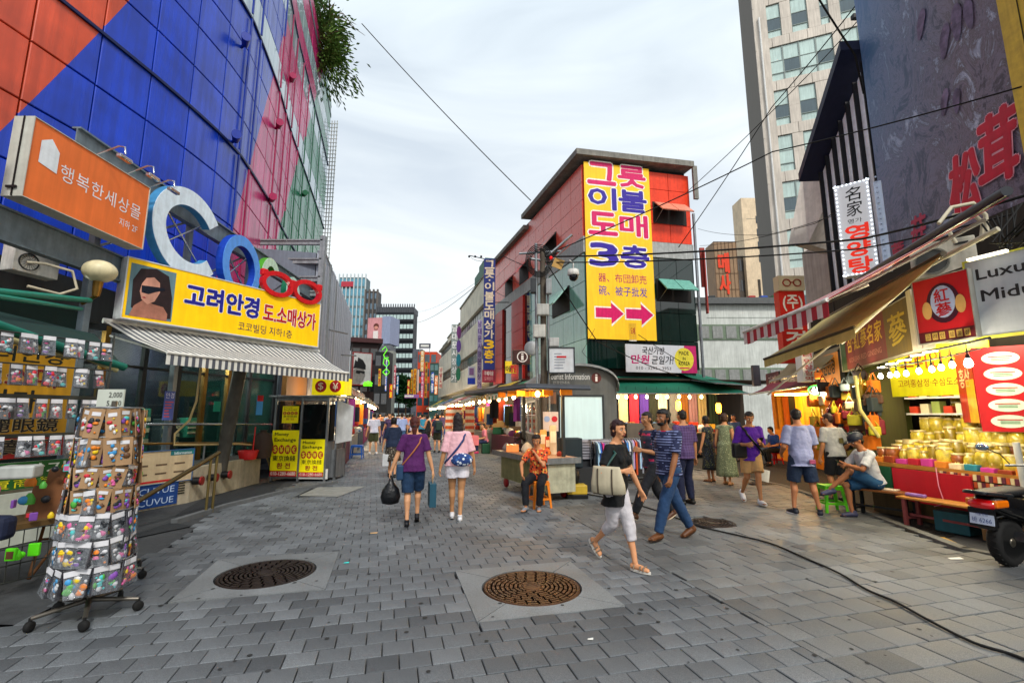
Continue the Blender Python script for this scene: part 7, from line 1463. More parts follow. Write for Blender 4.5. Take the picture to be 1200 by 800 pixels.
# ============================================================ KEYRING STAND (left foreground) + second base
KR = Vector((-3.46, 4.12, 0))
def rack_base(loc, rz, lab, h):
 T = thing('display_stand', lab, 'display stand', loc, rz); m = mat('#6f6a62', .35, .7, dirt=.2)
 for k in range(5):
  a = 2 * PI * k / 5; d = Vector((math.cos(a), math.sin(a), 0)); b = B(); b.tube([d * .02 + Vector((0, 0, .13)), d * .34 + Vector((0, 0, .095))], [.02, .016], 8); part('foot', b, m, T)
  b = B(); M = TR(d.x * .34, d.y * .34, .04) @ RZ(a + .7); b.lathe([(.01, -.018), (.036, -.018), (.04, 0), (.036, .018), (.01, .018)], 14, M=M @ RX(PI / 2)); b.tube([(d.x * .34, d.y * .34, .04), (d.x * .34, d.y * .34, .1)], .012, 6); part('caster', b, RUBBER, T)
 b = B(); b.tube([(0, 0, .1), (0, 0, h)], .022, 10); part('pole', b, m, T); return T
TK = rack_base(KR, .35, 'tall revolving wire stand on casters hung with keyring packets at the left', 1.74)
rack_base(Vector((-4.05, 4.98, 0)), .1, 'second wire stand base on casters just behind the keyring stand', .5)
PKC = [('#d8b818', 'yellow'), ('#c02838', 'red'), ('#3a8ac0', 'blue'), ('#c85a90', 'pink'), ('#4a9a3a', 'green'), ('#7a4aa0', 'purple'), ('#d87a20', 'orange'), ('#c8c8c8', 'white'), ('#5a3c24', 'brown'), ('#20242a', 'black'), ('#48b8b8', 'turquoise')]
PKB = mat('#4a4a50', .25, var=.5, ns=20, alpha=.75, spec=.8); CLEAR = mat('#a8b0b8', .08, var=.3, ns=25, alpha=.22, spec=1.0, bump=1, bs=40); CARD = mat('#9a7a58', .7, var=.15); WCARD = mat('#c8c8cc', .6)
tiers = [(1.68, .2, .24, 1), (1.44, .21, .23, 1), (1.21, .21, .18, 1), (1.03, .215, .19, 1), (.84, .225, .2, 0), (.64, .235, .2, 0), (.44, .25, .21, 0)]
pk_mesh = {}
def packet_mesh(ci, kind, h, v):
 k = (ci, kind, round(h, 2), v)
 if k in pk_mesh: return pk_mesh[k]
 b = B(); w2 = .052; rnd = random.Random(hash((ci, v)) % 999)
 if kind: b.box(-w2, w2, -.002, .003, -h, 0, 0); [b.ball((rnd.uniform(-.024, .024), -.008, -h * rnd.uniform(.3, .85)), rnd.uniform(.008, .02), 7, [2, 3, 2, 4][q_ % 4], sx=rnd.uniform(.6, 1.5), sy=.45, sz=rnd.uniform(.6, 1.5)) for q_ in range(9)]; b.box(-.03, .03, -.006, -.003, -h * .25, -h * .12, 1)
 else:
  b.add([(-w2, -.012, -h), (w2, -.01, -h), (w2 * .95, .0, 0), (-w2 * .95, .0, 0), (-w2, .016, -h), (w2, .014, -h), (w2 * .95, .004, 0), (-w2 * .95, .004, 0)], [(0, 1, 2, 3), (7, 6, 5, 4), (0, 4, 5, 1), (1, 5, 6, 2), (2, 6, 7, 3), (3, 7, 4, 0)], 0); b.box(-w2 * .9, w2 * .9, -.012, -.008, -.045, -.004, 1)
  [b.ball((rnd.uniform(-.032, .032), -.012, -h * rnd.uniform(.35, .88)), rnd.uniform(.009, .023), 7, [2, 3, 2, 4, 1][q_ % 5], sx=rnd.uniform(.6, 1.6), sy=.4, sz=rnd.uniform(.6, 1.4)) for q_ in range(12)]; b.add([(-w2, -.026, -h * .95), (w2, -.022, -h), (w2 * .9, -.012, -.05), (-w2 * .9, -.012, -.05)], [(0, 1, 2, 3)], 5)
 me = b.mesh('packet', [CARD if kind else PKB, WCARD, mat(PKC[ci][0], .45, var=.1), mat(PKC[(ci * 3 + v) % 11][0], .45), mat(PKC[(ci + 5) % 11][0], .45), CLEAR]); pk_mesh[k] = me; return me
kr = random.Random(8); where = lambda a: ['right', 'back right', 'back', 'back left', 'left', 'front left', 'front', 'front right'][int(round(((a - .6) % (2 * PI)) / (PI / 4))) % 8] + ' side'; tn = ['top', 'second', 'third', 'fourth', 'fifth', 'sixth', 'bottom']
for ti, (z, R, h, kind) in enumerate(tiers):
 b = B(); n = 24; b.tube([(math.cos(2 * PI * i / n) * R, math.sin(2 * PI * i / n) * R, z) for i in range(n + 1)], .006, 5); b.tube([(math.cos(2 * PI * i / n) * (R - .09), math.sin(2 * PI * i / n) * (R - .09), z + .005) for i in range(n + 1)], .005, 5)
 for i in range(8): a = 2 * PI * i / 8; b.tube([(0, 0, z + .005), (math.cos(a) * R, math.sin(a) * R, z)], .004, 4)
 part('wire_tier', b, STEEL, TK); n = int(2 * PI * R / .085)
 for i in range(n):
  a = 2 * PI * i / n; ci = kr.randrange(11); me = packet_mesh(ci, kind and kr.random() < .85, h, kr.randrange(3)); o = link('keyring_packet', me); rr2 = R + kr.uniform(-.01, .02)
  o.location = (KR.x + math.cos(a) * rr2, KR.y + math.sin(a) * rr2, z - .004 + kr.uniform(-.012, .008)); o.rotation_euler = (kr.uniform(-.12, .04), kr.uniform(-.2, .2), a + PI / 2 + kr.uniform(-.5, .5)); tag(o, '%s charm packet, %s of the %s tier of the keyring stand' % (PKC[ci][1], where(a), tn[ti]), 'keyring packet', 'packets on the keyring stand')
  if kr.random() < .9:
   o2 = link('keyring_packet', packet_mesh(kr.randrange(11), kind, h, 1)); o2.location = (KR.x + math.cos(a + .1) * (R - .05), KR.y + math.sin(a + .1) * (R - .05), z - .01); o2.rotation_euler = (kr.uniform(-.1, .02), 0, a + PI / 2 + kr.uniform(-.25, .25)); tag(o2, 'packet behind the outer ones, %s of the %s tier of the keyring stand' % (where(a), tn[ti]), 'keyring packet', 'packets on the keyring stand')
# ============================================================ LEFT TOY STALL
T = thing('toy_stall', 'cluttered toy stall with wire racks and a leaning brown board at the left edge', 'stall', (-4.75, 4.3, 0), math.radians(70))
WIREM = mat('#3a3c38', .5, .5)
b = B()
for i in range(16): b.tube([(i * .1 - .6, 0, .1), (i * .1 - .6, .02, .55)], .005, 4)
for z in (.1, .25, .4, .55): b.tube([(-.6, 0, z), (.95, 0, z)], .006, 4)
part('wire_basket', b, WIREM, T); b = B(); b.box(-.6, .95, .02, .6, .55, .6); part('shelf', b, mat('#5a4424', .7), T); b = B(); [b.box(x, x + .05, .1, .15, 0, 1.9) for x in (-.6, .9)]; b.box(-.6, .95, .1, .15, 1.4, 1.44); b.box(-.6, .95, .1, .15, 1.78, 1.82); part('post', b, WIREM, T)
b = B(); b.box(-.16, .16, 0, .02, 0, .4, M=RX(-.25)); b.box(-.07, .07, .0, .02, .4, .56, M=RX(-.25)); q = P(52, 592, 4.9); single('wooden_board', b, mat('#6a3f1c', .6, var=.2, ns=6), 'brown wooden board leaning on the toy stall', 'board', (q.x, q.y, q.z - .2), .3)
b = B(); [b.tube([(0, 0, 0), (.12 * k, .3, .45)], .015, 5) for k in (-1, 1)]; b.tube([(-.14, .3, .3), (.14, .3, .3)], .012, 5); single('easel', b, mat('#5a3818', .7), 'small wooden easel legs under the brown board', 'easel', (q.x, q.y - .05, .05), .2)
tr_ = random.Random(3); TM = Matrix.Translation((-4.75, 4.3, 0)) @ RZ(math.radians(70))
for i in range(70):
 x = tr_.uniform(-.55, .9); z = tr_.choice([.62, .75, .3, .92, 1.05]); y = tr_.uniform(-.06, .35) if z > .5 else -.05; s = tr_.uniform(.022, .045); ci = tr_.randrange(11); b = B()
 if i % 3 == 0: b.ball((0, 0, s), s, 10)
 elif i % 3 == 1: b.box(-s, s, -s * .4, s * .4, 0, s * 2.6, bev=.008); b.box(-s * .7, s * .7, -s * .45, -s * .4, s * .4, s * 2, 1)
 else: b.lathe([(s, 0), (s * 1.1, s), (s * .6, s * 2), (s * .3, s * 2.4)], 10)
 if z == .3: c, nm = '#58d018', 'lime green'
 else: c, nm = PKC[ci]
 single('toy', b, [mat(c, .4), mat(PKC[(ci + 4) % 11][0], .5)], '%s toy on the stall at the left edge' % nm, 'toy', TM @ Vector((x, y, z)), tr_.uniform(0, 6), 'toys on the left stall')
for i in range(44):
 v = TM @ Vector((-.3 + .115 * (i // 4) + tr_.uniform(-.05, .05), tr_.uniform(-.02, .1), [1.42, 1.78, 2.1, 2.4][i % 4])); ci = tr_.choice([7, 8, 9, 1, 7, 7]); o = link('hanging_packet', packet_mesh(ci, 0, .2, i % 3)); o.location = v; o.rotation_euler = (tr_.uniform(-.2, 0), 0, math.radians(70) + tr_.uniform(-.4, .4)); o.scale = (1.0, 1.0, 1.0); tag(o, 'clear packet, %s hook of row %s on the wire rack of the left toy stall' % (['first', 'second', 'third', 'fourth', 'fifth', 'sixth', 'seventh', 'eighth', 'ninth', 'tenth', 'last'][i // 4], ['one', 'two', 'three', 'four'][i % 4]), 'packet', 'packets hanging on the left toy stall')
b = B(); [b.tube([(-.5, .05 * k, 2.1 + .3 * k), (.95, .05 * k, 2.1 + .3 * k)], .008, 5) for k in range(2)]; b.tube([(.92, 0, 0.6), (.92, 0, 2.5)], .01, 5); single('hook_frame', b, WIREM, 'dark wire frame with hooks over the left toy stall', 'frame', (-4.75, 4.3, 0), math.radians(70))
b = B(); b.box(-.14, .14, -.1, .1, 0, .12, bev=.02); q = P(22, 560, 4.6); single('pale_basket', b, mat('#a8aca8', .5), 'pale plastic basket on top of the left toy stall', 'basket', (q.x, q.y, q.z), .4)
b = B(); b.box(-.1, .08, -.07, .07, 0, .2, bev=.045); q = P(2, 618, 4.2); single('dark_sack', b, mat('#141c34', .7, bump=.8, bs=9), 'dark bundle at the left edge of the photograph', 'bundle', (q.x, q.y, q.z - .1))
# ============================================================ MOTOR SCOOTER
SR = (5.42, 5.42, 0); T = thing('motor_scooter', 'black motor scooter with an amber and red tail lamp parked at the right edge', 'motor scooter', SR, math.radians(18)); BLK = mat('#0d0e11', .18, var=.1, coat=.6)
def wheel(x, R=.25, w_=.065, name='wheel'):
 M = TR(x, 0, R) @ RX(PI / 2); b = B(); b.lathe([(R - .08, -w_ * .8), (R - .03, -w_), (R - .004, -w_ * .55), (R, 0), (R - .004, w_ * .55), (R - .03, w_), (R - .08, w_ * .8)], 40, M=M); wv_ = part(name, b, RUBBER, T)
 b = B()
 for k in range(48): a = 2 * PI * k / 48; b.box(R - .012, R + .002, -w_ * .7, w_ * .7, -.006, .006, M=M @ RZ(a) @ TR(0, 0, 0) @ RX(PI / 2 + .5 * (-1) ** k))
 part('tread', b, RUBBER, wv_)
 b = B(); ring(b, 0, 0, R - .07, R - .07, .025, -.045, .045, n=32); bb = B(); bb.v = [TR(x, 0, R) @ v for v in b.v]; bb.f, bb.mi, bb.sm = b.f, b.mi, b.sm
 for k in range(5): a = 2 * PI * k / 5; bb.tube([(x, 0, R), (x + math.cos(a) * (R - .08), 0, R + math.sin(a) * (R - .08))], [.03, .018], 6)
 bb.lathe([(.04, -.06), (.05, -.05), (.05, .05), (.04, .06)], 14, M=M); part('rim', bb, mat('#7a7468', .35, .7), wv_); return wv_
wheel(0); wheel(1.22)
def loft(b, secs, n=16, mi=0):      # sections: (x, z_center, half_y, half_z)
 vs = []
 for x, zc, hy, hz in secs:
  for j in range(n): a = 2 * PI * j / n; ca, sa = math.cos(a), math.sin(a); vs.append((x, hy * math.copysign(abs(ca) ** .7, ca), zc + hz * math.copysign(abs(sa) ** .7, sa)))
 fs = [(i * n + j, (i + 1) * n + j, (i + 1) * n + (j + 1) % n, i * n + (j + 1) % n) for i in range(len(secs) - 1) for j in range(n)]
 b.add(vs, fs + [tuple(range(n)), tuple(range((len(secs) - 1) * n, len(secs) * n))[::-1]], mi, True)
b = B(); loft(b, [(-.32, .68, .06, .05), (-.24, .68, .12, .09), (-.05, .64, .15, .13), (.2, .6, .16, .15), (.42, .52, .15, .18), (.56, .42, .13, .14)]); part('body', b, BLK, T)
b = B(); loft(b, [(-.36, .775, .05, .015), (-.28, .775, .1, .025), (-.05, .775, .13, .04), (.3, .78, .14, .045), (.5, .76, .1, .03)]); part('seat', b, mat('#16181a', .55, bump=.3), T)
b = B(); b.tube([(-.40, -.1, .79), (-.44, -.05, .8), (-.44, .05, .8), (-.40, .1, .79), (-.1, .16, .76)], .018, 8); b.tube([(-.40, -.1, .79), (-.1, -.16, .76)], .018, 8); b.box(-.44, -.2, -.1, .1, .775, .795, bev=.008); part('grab_rail', b, mat('#2c3034', .3, .5), T)
b = B(); loft(b, [(-.375, .66, .10, .035), (-.33, .665, .125, .05), (-.2, .67, .14, .055)]); part('tail_lamp', b, mat('#b00c10', .12, var=.05, coat=.8, emit=.1), T)
for s in (-1, 1): b = B(); b.v = []; b.box(-.34, -.12, s * .115 - .025, s * .115 + .03, .635, .715, bev=.02); part('indicator', b, mat('#d86a08', .12, var=.05, coat=.8), T)
b = B(); b.box(-.36, -.33, -.11, .11, .60, .625); b.box(-.35, -.34, -.12, .12, .42, .61); part('plate_holder', b, BLK, T)
pl = link('licence_plate', None, T) if False else None
b = B(); b.box(-.002, .105 * 2, .0, .006, 0, .13); o = part('licence_plate', b, mat('#b8c4d8', .4), T); o.location = (-.365, .105, .455); o.rotation_euler = (math.radians(0), 0, math.radians(-90)); o.rotation_euler = (math.radians(-8), 0, math.radians(-90))
b = B(); text_into(b, '서울 강남', .05, .09, .16, .118, -.003, .01); text_into(b, '바 6266', .02, .015, .19, .075, -.003, .03); part('lettering', b, mat('#1c3a7a', .5), o)
b = B(); loft(b, [(-.22, .5, .02, .02), (-.12, .535, .07, .02), (.08, .54, .08, .02), (.22, .5, .06, .03)]); b.box(-.33, -.2, -.07, .07, .4, .52, bev=.02); part('mudguard', b, BLK, T)
b = B(); b.tube([(.35, -.16, .3), (.0, -.19, .32), (-.15, -.19, .36)], [.035, .055, .05], 10); part('exhaust', b, mat('#4a4c50', .3, .8), T)
b = B(); b.box(-.02, .45, .06, .15, .18, .38, bev=.03); b.box(.3, .95, -.16, .16, .2, .26, bev=.03); part('engine', b, mat('#2a2c2e', .5, .5), T)
b = B(); loft(b, [(.9, .55, .14, .3), (1.0, .62, .17, .32), (1.12, .68, .14, .28), (1.22, .72, .07, .18)]); part('front_shield', b, BLK, T)
b = B(); b.tube([(1.0, 0, .8), (.95, 0, 1.0)], .03, 8); b.tube([(.86, .34, 1.0), (.95, .15, 1.02), (.98, 0, 1.0), (.95, -.15, 1.02), (.86, -.34, 1.0)], .015, 8); b.tube([(1.05, .1, .7), (1.22, .06, .25)], .02, 6); part('handlebar', b, STEEL, T)
for s in (-1, 1): b = B(); b.tube([(.88, s * .3, 1.02), (.8, s * .34, 1.14), (.72, s * .42, 1.2)], .007, 6); part('mirror_stem', b, BLACK, T); b = B(); b.ball((0, 0, 0), .075, 14, sx=.35, sy=1.1, sz=.6, M=TR(.7, s * .46, 1.22) @ RZ(-.2)); part('mirror', b, mat('#9ab4cc', .05, .9, var=.02), T)
# ============================================================ OVERHEAD WIRES
def wire(pts, r, lab, grp='overhead wires'):
 b = B(); out_ = []
 for i in range(len(pts) - 1):
  a, c = pts[i], pts[i + 1]; n = 10; sag = (c - a).length * .012
  for k in range(n): t_ = k / n; out_.append(a.lerp(c, t_) - Vector((0, 0, sag * 4 * t_ * (1 - t_))))
 out_.append(pts[-1]); b.tube(out_, r * .72, 5); return single('overhead_wire', b, RUBBER, lab, 'wire', (0, 0, 0), 0, grp)
PT = Vector((pxx, PY, zt - .2))
wire([P(424, 28, 20), P(622, 235, 19.5)], .03, 'black wire from the rooftop tree down to the roof of the corner building')
wire([PT, P(1010, 280, 8.6), P(1215, 225, 6.0)], .03, 'thick wire from the utility pole across to the shop roof on the right'); wire([PT + Vector((0, 0, -.15)), P(1005, 292, 8.8), P(1190, 250, 6.5)], .022, 'second thick wire sagging just below the first to the right')
wire([PT + Vector((.2, 0, .1)), P(905, 178, 10), P(1210, 98, 7)], .02, 'thin wire rising from the pole across the giant billboard')
wire([P(795, 290, 19), P(905, 125, 16), P(1008, 0, 12)], .025, 'wire rising steeply past the beige office tower'); wire([P(805, 225, 20), P(950, 85, 14), P(1035, -10, 11)], .02, 'wire crossing the tower from the roof of the corner building')
wire([P(820, 288, 24), P(955, 262, 13), P(1000, 235, 11)], .015, 'thin wire hanging before the tower to the gable building'); wire([P(818, 268, 24), P(900, 275, 14), P(985, 250, 11)], .012, 'lowest thin wire before the beige tower')
wire([P(955, -8, 9), P(1002, 65, 9.5), P(1012, 110, 9.8)], .03, 'black wire dropping onto the peak of the gable building'); wire([P(487, 378, 80), P(563, 330, 31)], .03, 'black wire over the far market street'); wire([P(487, 365, 90), P(566, 325, 32)], .015, 'thin grey wire above the far market street')
wire([PT, P(700, 400, 12), P(795, 440, 17)], .02, 'wire slanting down from the pole to the green awning'); wire([PT + Vector((0, 0, -.4)), P(590, 300, 14), P(552, 302, 30)], .015, 'wire from the pole to the tall navy sign')
wire([P(748, 392, 19), P(800, 425, 18.5)], .02, 'taut stay wire from the yellow banner to the awning'); wire([P(697, 385, 19), P(682, 412, 18), P(700, 432, 17.5)], .012, 'short stay wire below the yellow banner')
b = B(); q = P(1003, 20, 11); b.box(-.1, .1, -.06, .06, -.06, .06); single('splice_box', b, BLACK, 'small black splice box on the wire before the tower', 'cable box', q)
b = B()
for i in range(9): b.tube([P(1150 + 6 * i, 262 - 3 * i, 5.8), P(1170 + hb.uniform(-10, 20), 285 + hb.uniform(-15, 25), 5.7), P(1215, 262 + hb.uniform(-20, 30), 5.4)], .012, 5)
single('cable_tangle', b, RUBBER, 'tangle of black cables at the end of the dark awning roller on the right', 'cables')
# ============================================================ PEOPLE
FOLD = bpy.data.textures.new('folds', 'CLOUDS'); FOLD.noise_scale = .085; FOLD.noise_depth = 3
HAIRT = bpy.data.textures.new('hair', 'CLOUDS'); HAIRT.noise_scale = .03; HAIRT.noise_depth = 2
def remesh(b, vox, sm=3, disp=0, tex=None, dec=0):
 me = b.mesh('tmp', []); o = bpy.data.objects.new('tmp', me)
 m = o.modifiers.new('r', 'REMESH'); m.mode = 'VOXEL'; m.voxel_size = vox; m.use_smooth_shade = True
 if sm: s = o.modifiers.new('s', 'SMOOTH'); s.factor = .5; s.iterations = sm
 if disp: d = o.modifiers.new('d', 'DISPLACE'); d.texture = tex or FOLD; d.strength = disp; d.mid_level = .5; d.texture_coords = 'LOCAL'
 r = evaluated(o)
 bpy.data.objects.remove(o); bpy.data.meshes.remove(me); r.polygons.foreach_set('use_smooth', [True] * len(r.polygons)); return r
def capsule(b, pts, rs, n=12, M=None):
 b.tube(pts, rs, n, M=M)
 for p, r in zip(pts, rs): b.ball(Vector(p), r * .995, n, M=M)
def ell_loft(b, secs, M, n=20, infl=0):
 vs = []
 for z, rx, ry, cx, cy in secs:
  for j in range(n):
   a = 2 * PI * j / n; ca, sa = math.cos(a), math.sin(a); vs.append((cx + (rx + infl) * math.copysign(abs(ca) ** .85, ca), cy + (ry + infl) * math.copysign(abs(sa) ** .85, sa), z))
 k = len(secs); b.add(vs, [(i * n + j, i * n + (j + 1) % n, (i + 1) * n + (j + 1) % n, (i + 1) * n + j) for i in range(k - 1) for j in range(n)] + [tuple(range(n))[::-1], tuple(range((k - 1) * n, k * n))], 0, True, M)
def ik(a, t, l1, l2, pole):
 a, t, pole = Vector(a), Vector(t), Vector(pole); d = t - a; L_ = d.length; mx_ = (l1 + l2) * .998
 if L_ > mx_: t = a + d * (mx_ / L_); d = t - a; L_ = mx_
 L_ = max(L_, abs(l1 - l2) + .01); u = d.normalized(); pv = pole - u * pole.dot(u); pv = pv.normalized() if pv.length > 1e-5 else Vector((0, 1, 0))
 x = (l1 * l1 - l2 * l2 + L_ * L_) / (2 * L_); h = math.sqrt(max(0, l1 * l1 - x * x)); return a + u * x + pv * h, t
def clothmat(kind, c1, c2='#ffffff', c3='#888888', sc=1):
 if kind == 'plain': return mat(c1, .85, var=.08, ns=12, bump=.25, bs=160)
 m, t, b = custom('cloth'); co = t.nodes.new('ShaderNodeTexCoord'); b.inputs['Roughness'].default_value = .85
 if kind == 'stripes':
  sp = t.nodes.new('ShaderNodeSeparateXYZ'); t.links.new(co.outputs['Object'], sp.inputs[0]); z = math_(t, 'MULTIPLY', sp.outputs['Z'], 22 * sc); fr = math_(t, 'FRACT', z)
  n = nd(t, 'ShaderNodeTexNoise', Scale=9.0); t.links.new(co.outputs['Object'], n.inputs['Vector']); f = math_(t, 'MULTIPLY', math_(t, 'LESS_THAN', fr, .28), math_(t, 'GREATER_THAN', n.outputs['Fac'], .46)); t.links.new(mixc(t, f, lin(c1), lin(c2)), b.inputs['Base Color'])
 elif kind == 'plaid':
  sp = t.nodes.new('ShaderNodeSeparateXYZ'); t.links.new(co.outputs['Object'], sp.inputs[0]); fz = math_(t, 'LESS_THAN', math_(t, 'FRACT', math_(t, 'MULTIPLY', sp.outputs['Z'], 20)), .3); fx = math_(t, 'LESS_THAN', math_(t, 'FRACT', math_(t, 'MULTIPLY', sp.outputs['X'], 20)), .3)
  f = math_(t, 'MULTIPLY', math_(t, 'ADD', fz, fx), .35); t.links.new(mixc(t, f, lin(c1), lin(c2)), b.inputs['Base Color'])
 else:
  v = t.nodes.new('ShaderNodeTexVoronoi'); v.inputs['Scale'].default_value = 22 * sc; t.links.new(co.outputs['Object'], v.inputs['Vector']); f = math_(t, 'LESS_THAN', v.outputs['Distance'], .32 if kind == 'floral' else .45)
  sc_ = t.nodes.new('ShaderNodeSeparateColor'); t.links.new(v.outputs['Color'], sc_.inputs[0]); c_ = mixc(t, math_(t, 'GREATER_THAN', sc_.outputs[0], .5), lin(c2), lin(c3)); t.links.new(mixc(t, f, lin(c1), c_), b.inputs['Base Color'])
 return m
def cm(c):
 return c if not isinstance(c, (str, tuple)) else (clothmat('plain', c) if isinstance(c, str) else clothmat(*c))
def person(loc, rz, H, label, sex='f', pelvis=None, lean=4, side=0, twist=0, feet=None, footrot=((0, 0), (0, 0)), hands=None, poles=None, kneepole=(0, 1, 0), head=(0, 0), top=('#888888', .45, -.02, .016), bottom=('shorts', .45, '#333333'),
     shoes=('shoe', '#222222'), hair=('short', '#120c0a'), skin='#b07a58', lod=0, curl=.9, extra=None):
 """local frame: faces +Y; feet/hands = ((left xyz),(right xyz)) in metres; hem = distance of the top's hem below the pelvis joint"""
 T = thing('person', label, 'person', loc, rz); vox = [.0085, .013, .02][lod]; SK = mat(skin, .55, var=.08, ns=8, bump=.05)
 f = sex == 'f'; zp = .53 * H; pv = Vector(pelvis) if pelvis else Vector((0, 0, zp - .01)); Mt = Matrix.Translation(pv) @ RZ(math.radians(twist)) @ RX(math.radians(-lean)) @ RY(math.radians(side)); k = H
 hw, ww, cw, sw = (.092, .070, .080, .093) if f else (.086, .080, .092, .107)
 secs = [(-.055 * k, .055 * k, .045 * k, 0, 0), (-.02 * k, hw * .93 * k, .062 * k, 0, -.006 * k), (.02 * k, hw * k, .066 * k, 0, -.006 * k), (.09 * k, ww * k, .052 * k, 0, .002 * k), (.17 * k, cw * .93 * k, .058 * k, 0, .004 * k), (.225 * k, cw * k, .064 * k, 0, .004 * k), (.262 * k, cw * .9 * k, .056 * k, 0, 0), (.29 * k, .056 * k, .043 * k, 0, -.004 * k), (.315 * k, .04 * k, .036 * k, 0, -.004 * k)]
 b = B(); ell_loft(b, secs, Mt)
 nk, hd = Mt @ Vector((0, -.002 * k, .30 * k)), Mt @ Vector((0, .01 * k, .345 * k)); capsule(b, [nk, hd, Mt @ Vector((0, .014 * k, .37 * k))], [.038 * k, .032 * k, .032 * k])
 # head
 hc = Mt @ Vector((0, .018 * k, .405 * k)); Mh = Matrix.Translation(hc) @ RZ(math.radians(twist + head[0])) @ RX(math.radians(-head[1] - lean * .35)); s = k / 1.7
 b.ball((0, -.008 * s, .022 * s), .082 * s, 18, M=Mh, sx=.95, sy=1.14, sz=1.08); b.ball((0, .018 * s, -.03 * s), .062 * s, 16, M=Mh, sx=.95, sy=1.05, sz=1.15); b.ball((0, .045 * s, -.085 * s), .026 * s, 10, M=Mh, sx=1.15)
 capsule(b, [(0, .082 * s, .008 * s), (0, .100 * s, -.026 * s)], [.009 * s, .014 * s], 8, M=Mh)
 for e in (-1, 1): b.ball((e * .079 * s, -.008 * s, -.004 * s), .028 * s, 8, M=Mh, sx=.3, sy=.65, sz=1.05); b.ball((e * .038 * s, .055 * s, -.022 * s), .026 * s, 8, M=Mh)
 b.ball((0, .083 * s, -.056 * s), .017 * s, 8, M=Mh, sx=1.4, sy=.6, sz=.6)
 # arms
 ua, fa = .172 * k, .150 * k; hands = hands or ((-.17 * k, .06 * k, .46 * k), (.17 * k, .06 * k, .46 * k)); poles = poles or ((-.3, -1, -.2), (.3, -1, -.2)); armp = []
 for i, sd in enumerate((-1, 1)):
  sh_ = Mt @ Vector((sd * sw * .98 * k, -.004 * k, .272 * k)); el, wr = ik(sh_, hands[i], ua, fa, poles[i]); armp.append((sh_, el, wr)); am = 1 if f else 1.1
  capsule(b, [Mt @ Vector((sd * .02 * k, -.006 * k, .305 * k)), sh_ + Vector((0, 0, .004 * k))], [.024 * k, .026 * k], 10)
  capsule(b, [sh_, sh_.lerp(el, .35), el, el.lerp(wr, .3), wr], [.030 * k * am, .0265 * k * am, .0215 * k * am, .022 * k * am, .0145 * k * am])
  d = (wr - el).normalized(); inw = Vector((-sd, 0, 0)) - d * Vector((-sd, 0, 0)).dot(d); inw = inw.normalized() if inw.length > .2 else Vector((0, 0, -1)); fw = d.cross(inw) * -sd; fw.normalize()
  hs = k / 1.7 * (1.0 if f else 1.08); palm0, palm1 = wr + d * .02 * hs, wr + d * .075 * hs
  capsule(b, [wr, palm0 + fw * .014 * hs, palm1 + fw * .024 * hs], [.017 * hs, .019 * hs, .015 * hs], 8); capsule(b, [palm0 - fw * .014 * hs, palm1 - fw * .022 * hs], [.019 * hs, .015 * hs], 8); capsule(b, [palm0, palm1], [.017 * hs, .016 * hs], 8)
  if lod < 2:
   for q in range(4):
    o_ = fw * (.030 - .0205 * q) * hs; sp_ = fw * (.010 - .0068 * q) * hs; ln = [.060, .070, .066, .052][q] * hs; c_ = curl * (1 + .12 * q); p0 = palm1 + o_; p1 = p0 + sp_ * .6 + (d * math.cos(c_ * .4) + inw * math.sin(c_ * .4)) * ln * .5; p2 = p1 + sp_ * .2 + (d * math.cos(c_) + inw * math.sin(c_)) * ln * .5
    capsule(b, [p0, p1, p2], [.0095 * hs, .0088 * hs, .0075 * hs], 8)
   t0 = palm0 + fw * .022 * hs; t1 = t0 + (fw * .7 + d * .6 + inw * .35) * .034 * hs; t2 = t1 + (fw * .25 + d * .85 + inw * .45) * .03 * hs; capsule(b, [palm0, t0, t1, t2], [.014 * hs, .013 * hs, .0105 * hs, .0085 * hs], 8)
  else: capsule(b, [palm1, palm1 + d * .06 * hs + inw * .02], [.022 * hs, .013 * hs], 8)
 # legs
 tl, sl_ = .243 * k, .24 * k; feet = feet or ((-.055 * k, 0, .045 * k), (.055 * k, 0, .045 * k)); legp = []
 for i, sd in enumerate((-1, 1)):
  hp = Mt @ Vector((sd * .05 * k, 0, -.0 * k)); kn, an = ik(hp, feet[i], tl, sl_, kneepole if not isinstance(kneepole[0], tuple) else kneepole[i]); legp.append((hp, kn, an)); lm = 1.05 if f else 1.0
  dn = (an - kn).normalized(); yaw = math.radians(footrot[i][0]); bk = Vector((math.sin(yaw), -math.cos(yaw), 0)) * .012 * k
  capsule(b, [hp, hp.lerp(kn, .4), kn, kn.lerp(an, .28) + bk, kn.lerp(an, .65), an], [.052 * k * lm, .044 * k * lm, .031 * k, .031 * k, .021 * k, .018 * k])
  F_ = Matrix.Translation(an) @ RZ(yaw) @ RX(math.radians(-footrot[i][1])); capsule(b, [(0, -.02 * k, -.022 * k), (0, .035 * k, -.024 * k), (0, .09 * k, -.032 * k)], [.019 * k, .019 * k, .0125 * k], 10, M=F_); capsule(b, [(.012 * k, .06 * k, -.032 * k), (.012 * k, .095 * k, -.033 * k)], [.012 * k, .0095 * k], 8, M=F_); capsule(b, [(-.012 * k, .05 * k, -.032 * k), (-.012 * k, .085 * k, -.033 * k)], [.012 * k, .0095 * k], 8, M=F_)
 me = remesh(b, vox, 2); me.materials.append(SK); link('body', me, T)
 # top
 tc_, slv, hem, infl = top[:4]; b = B()
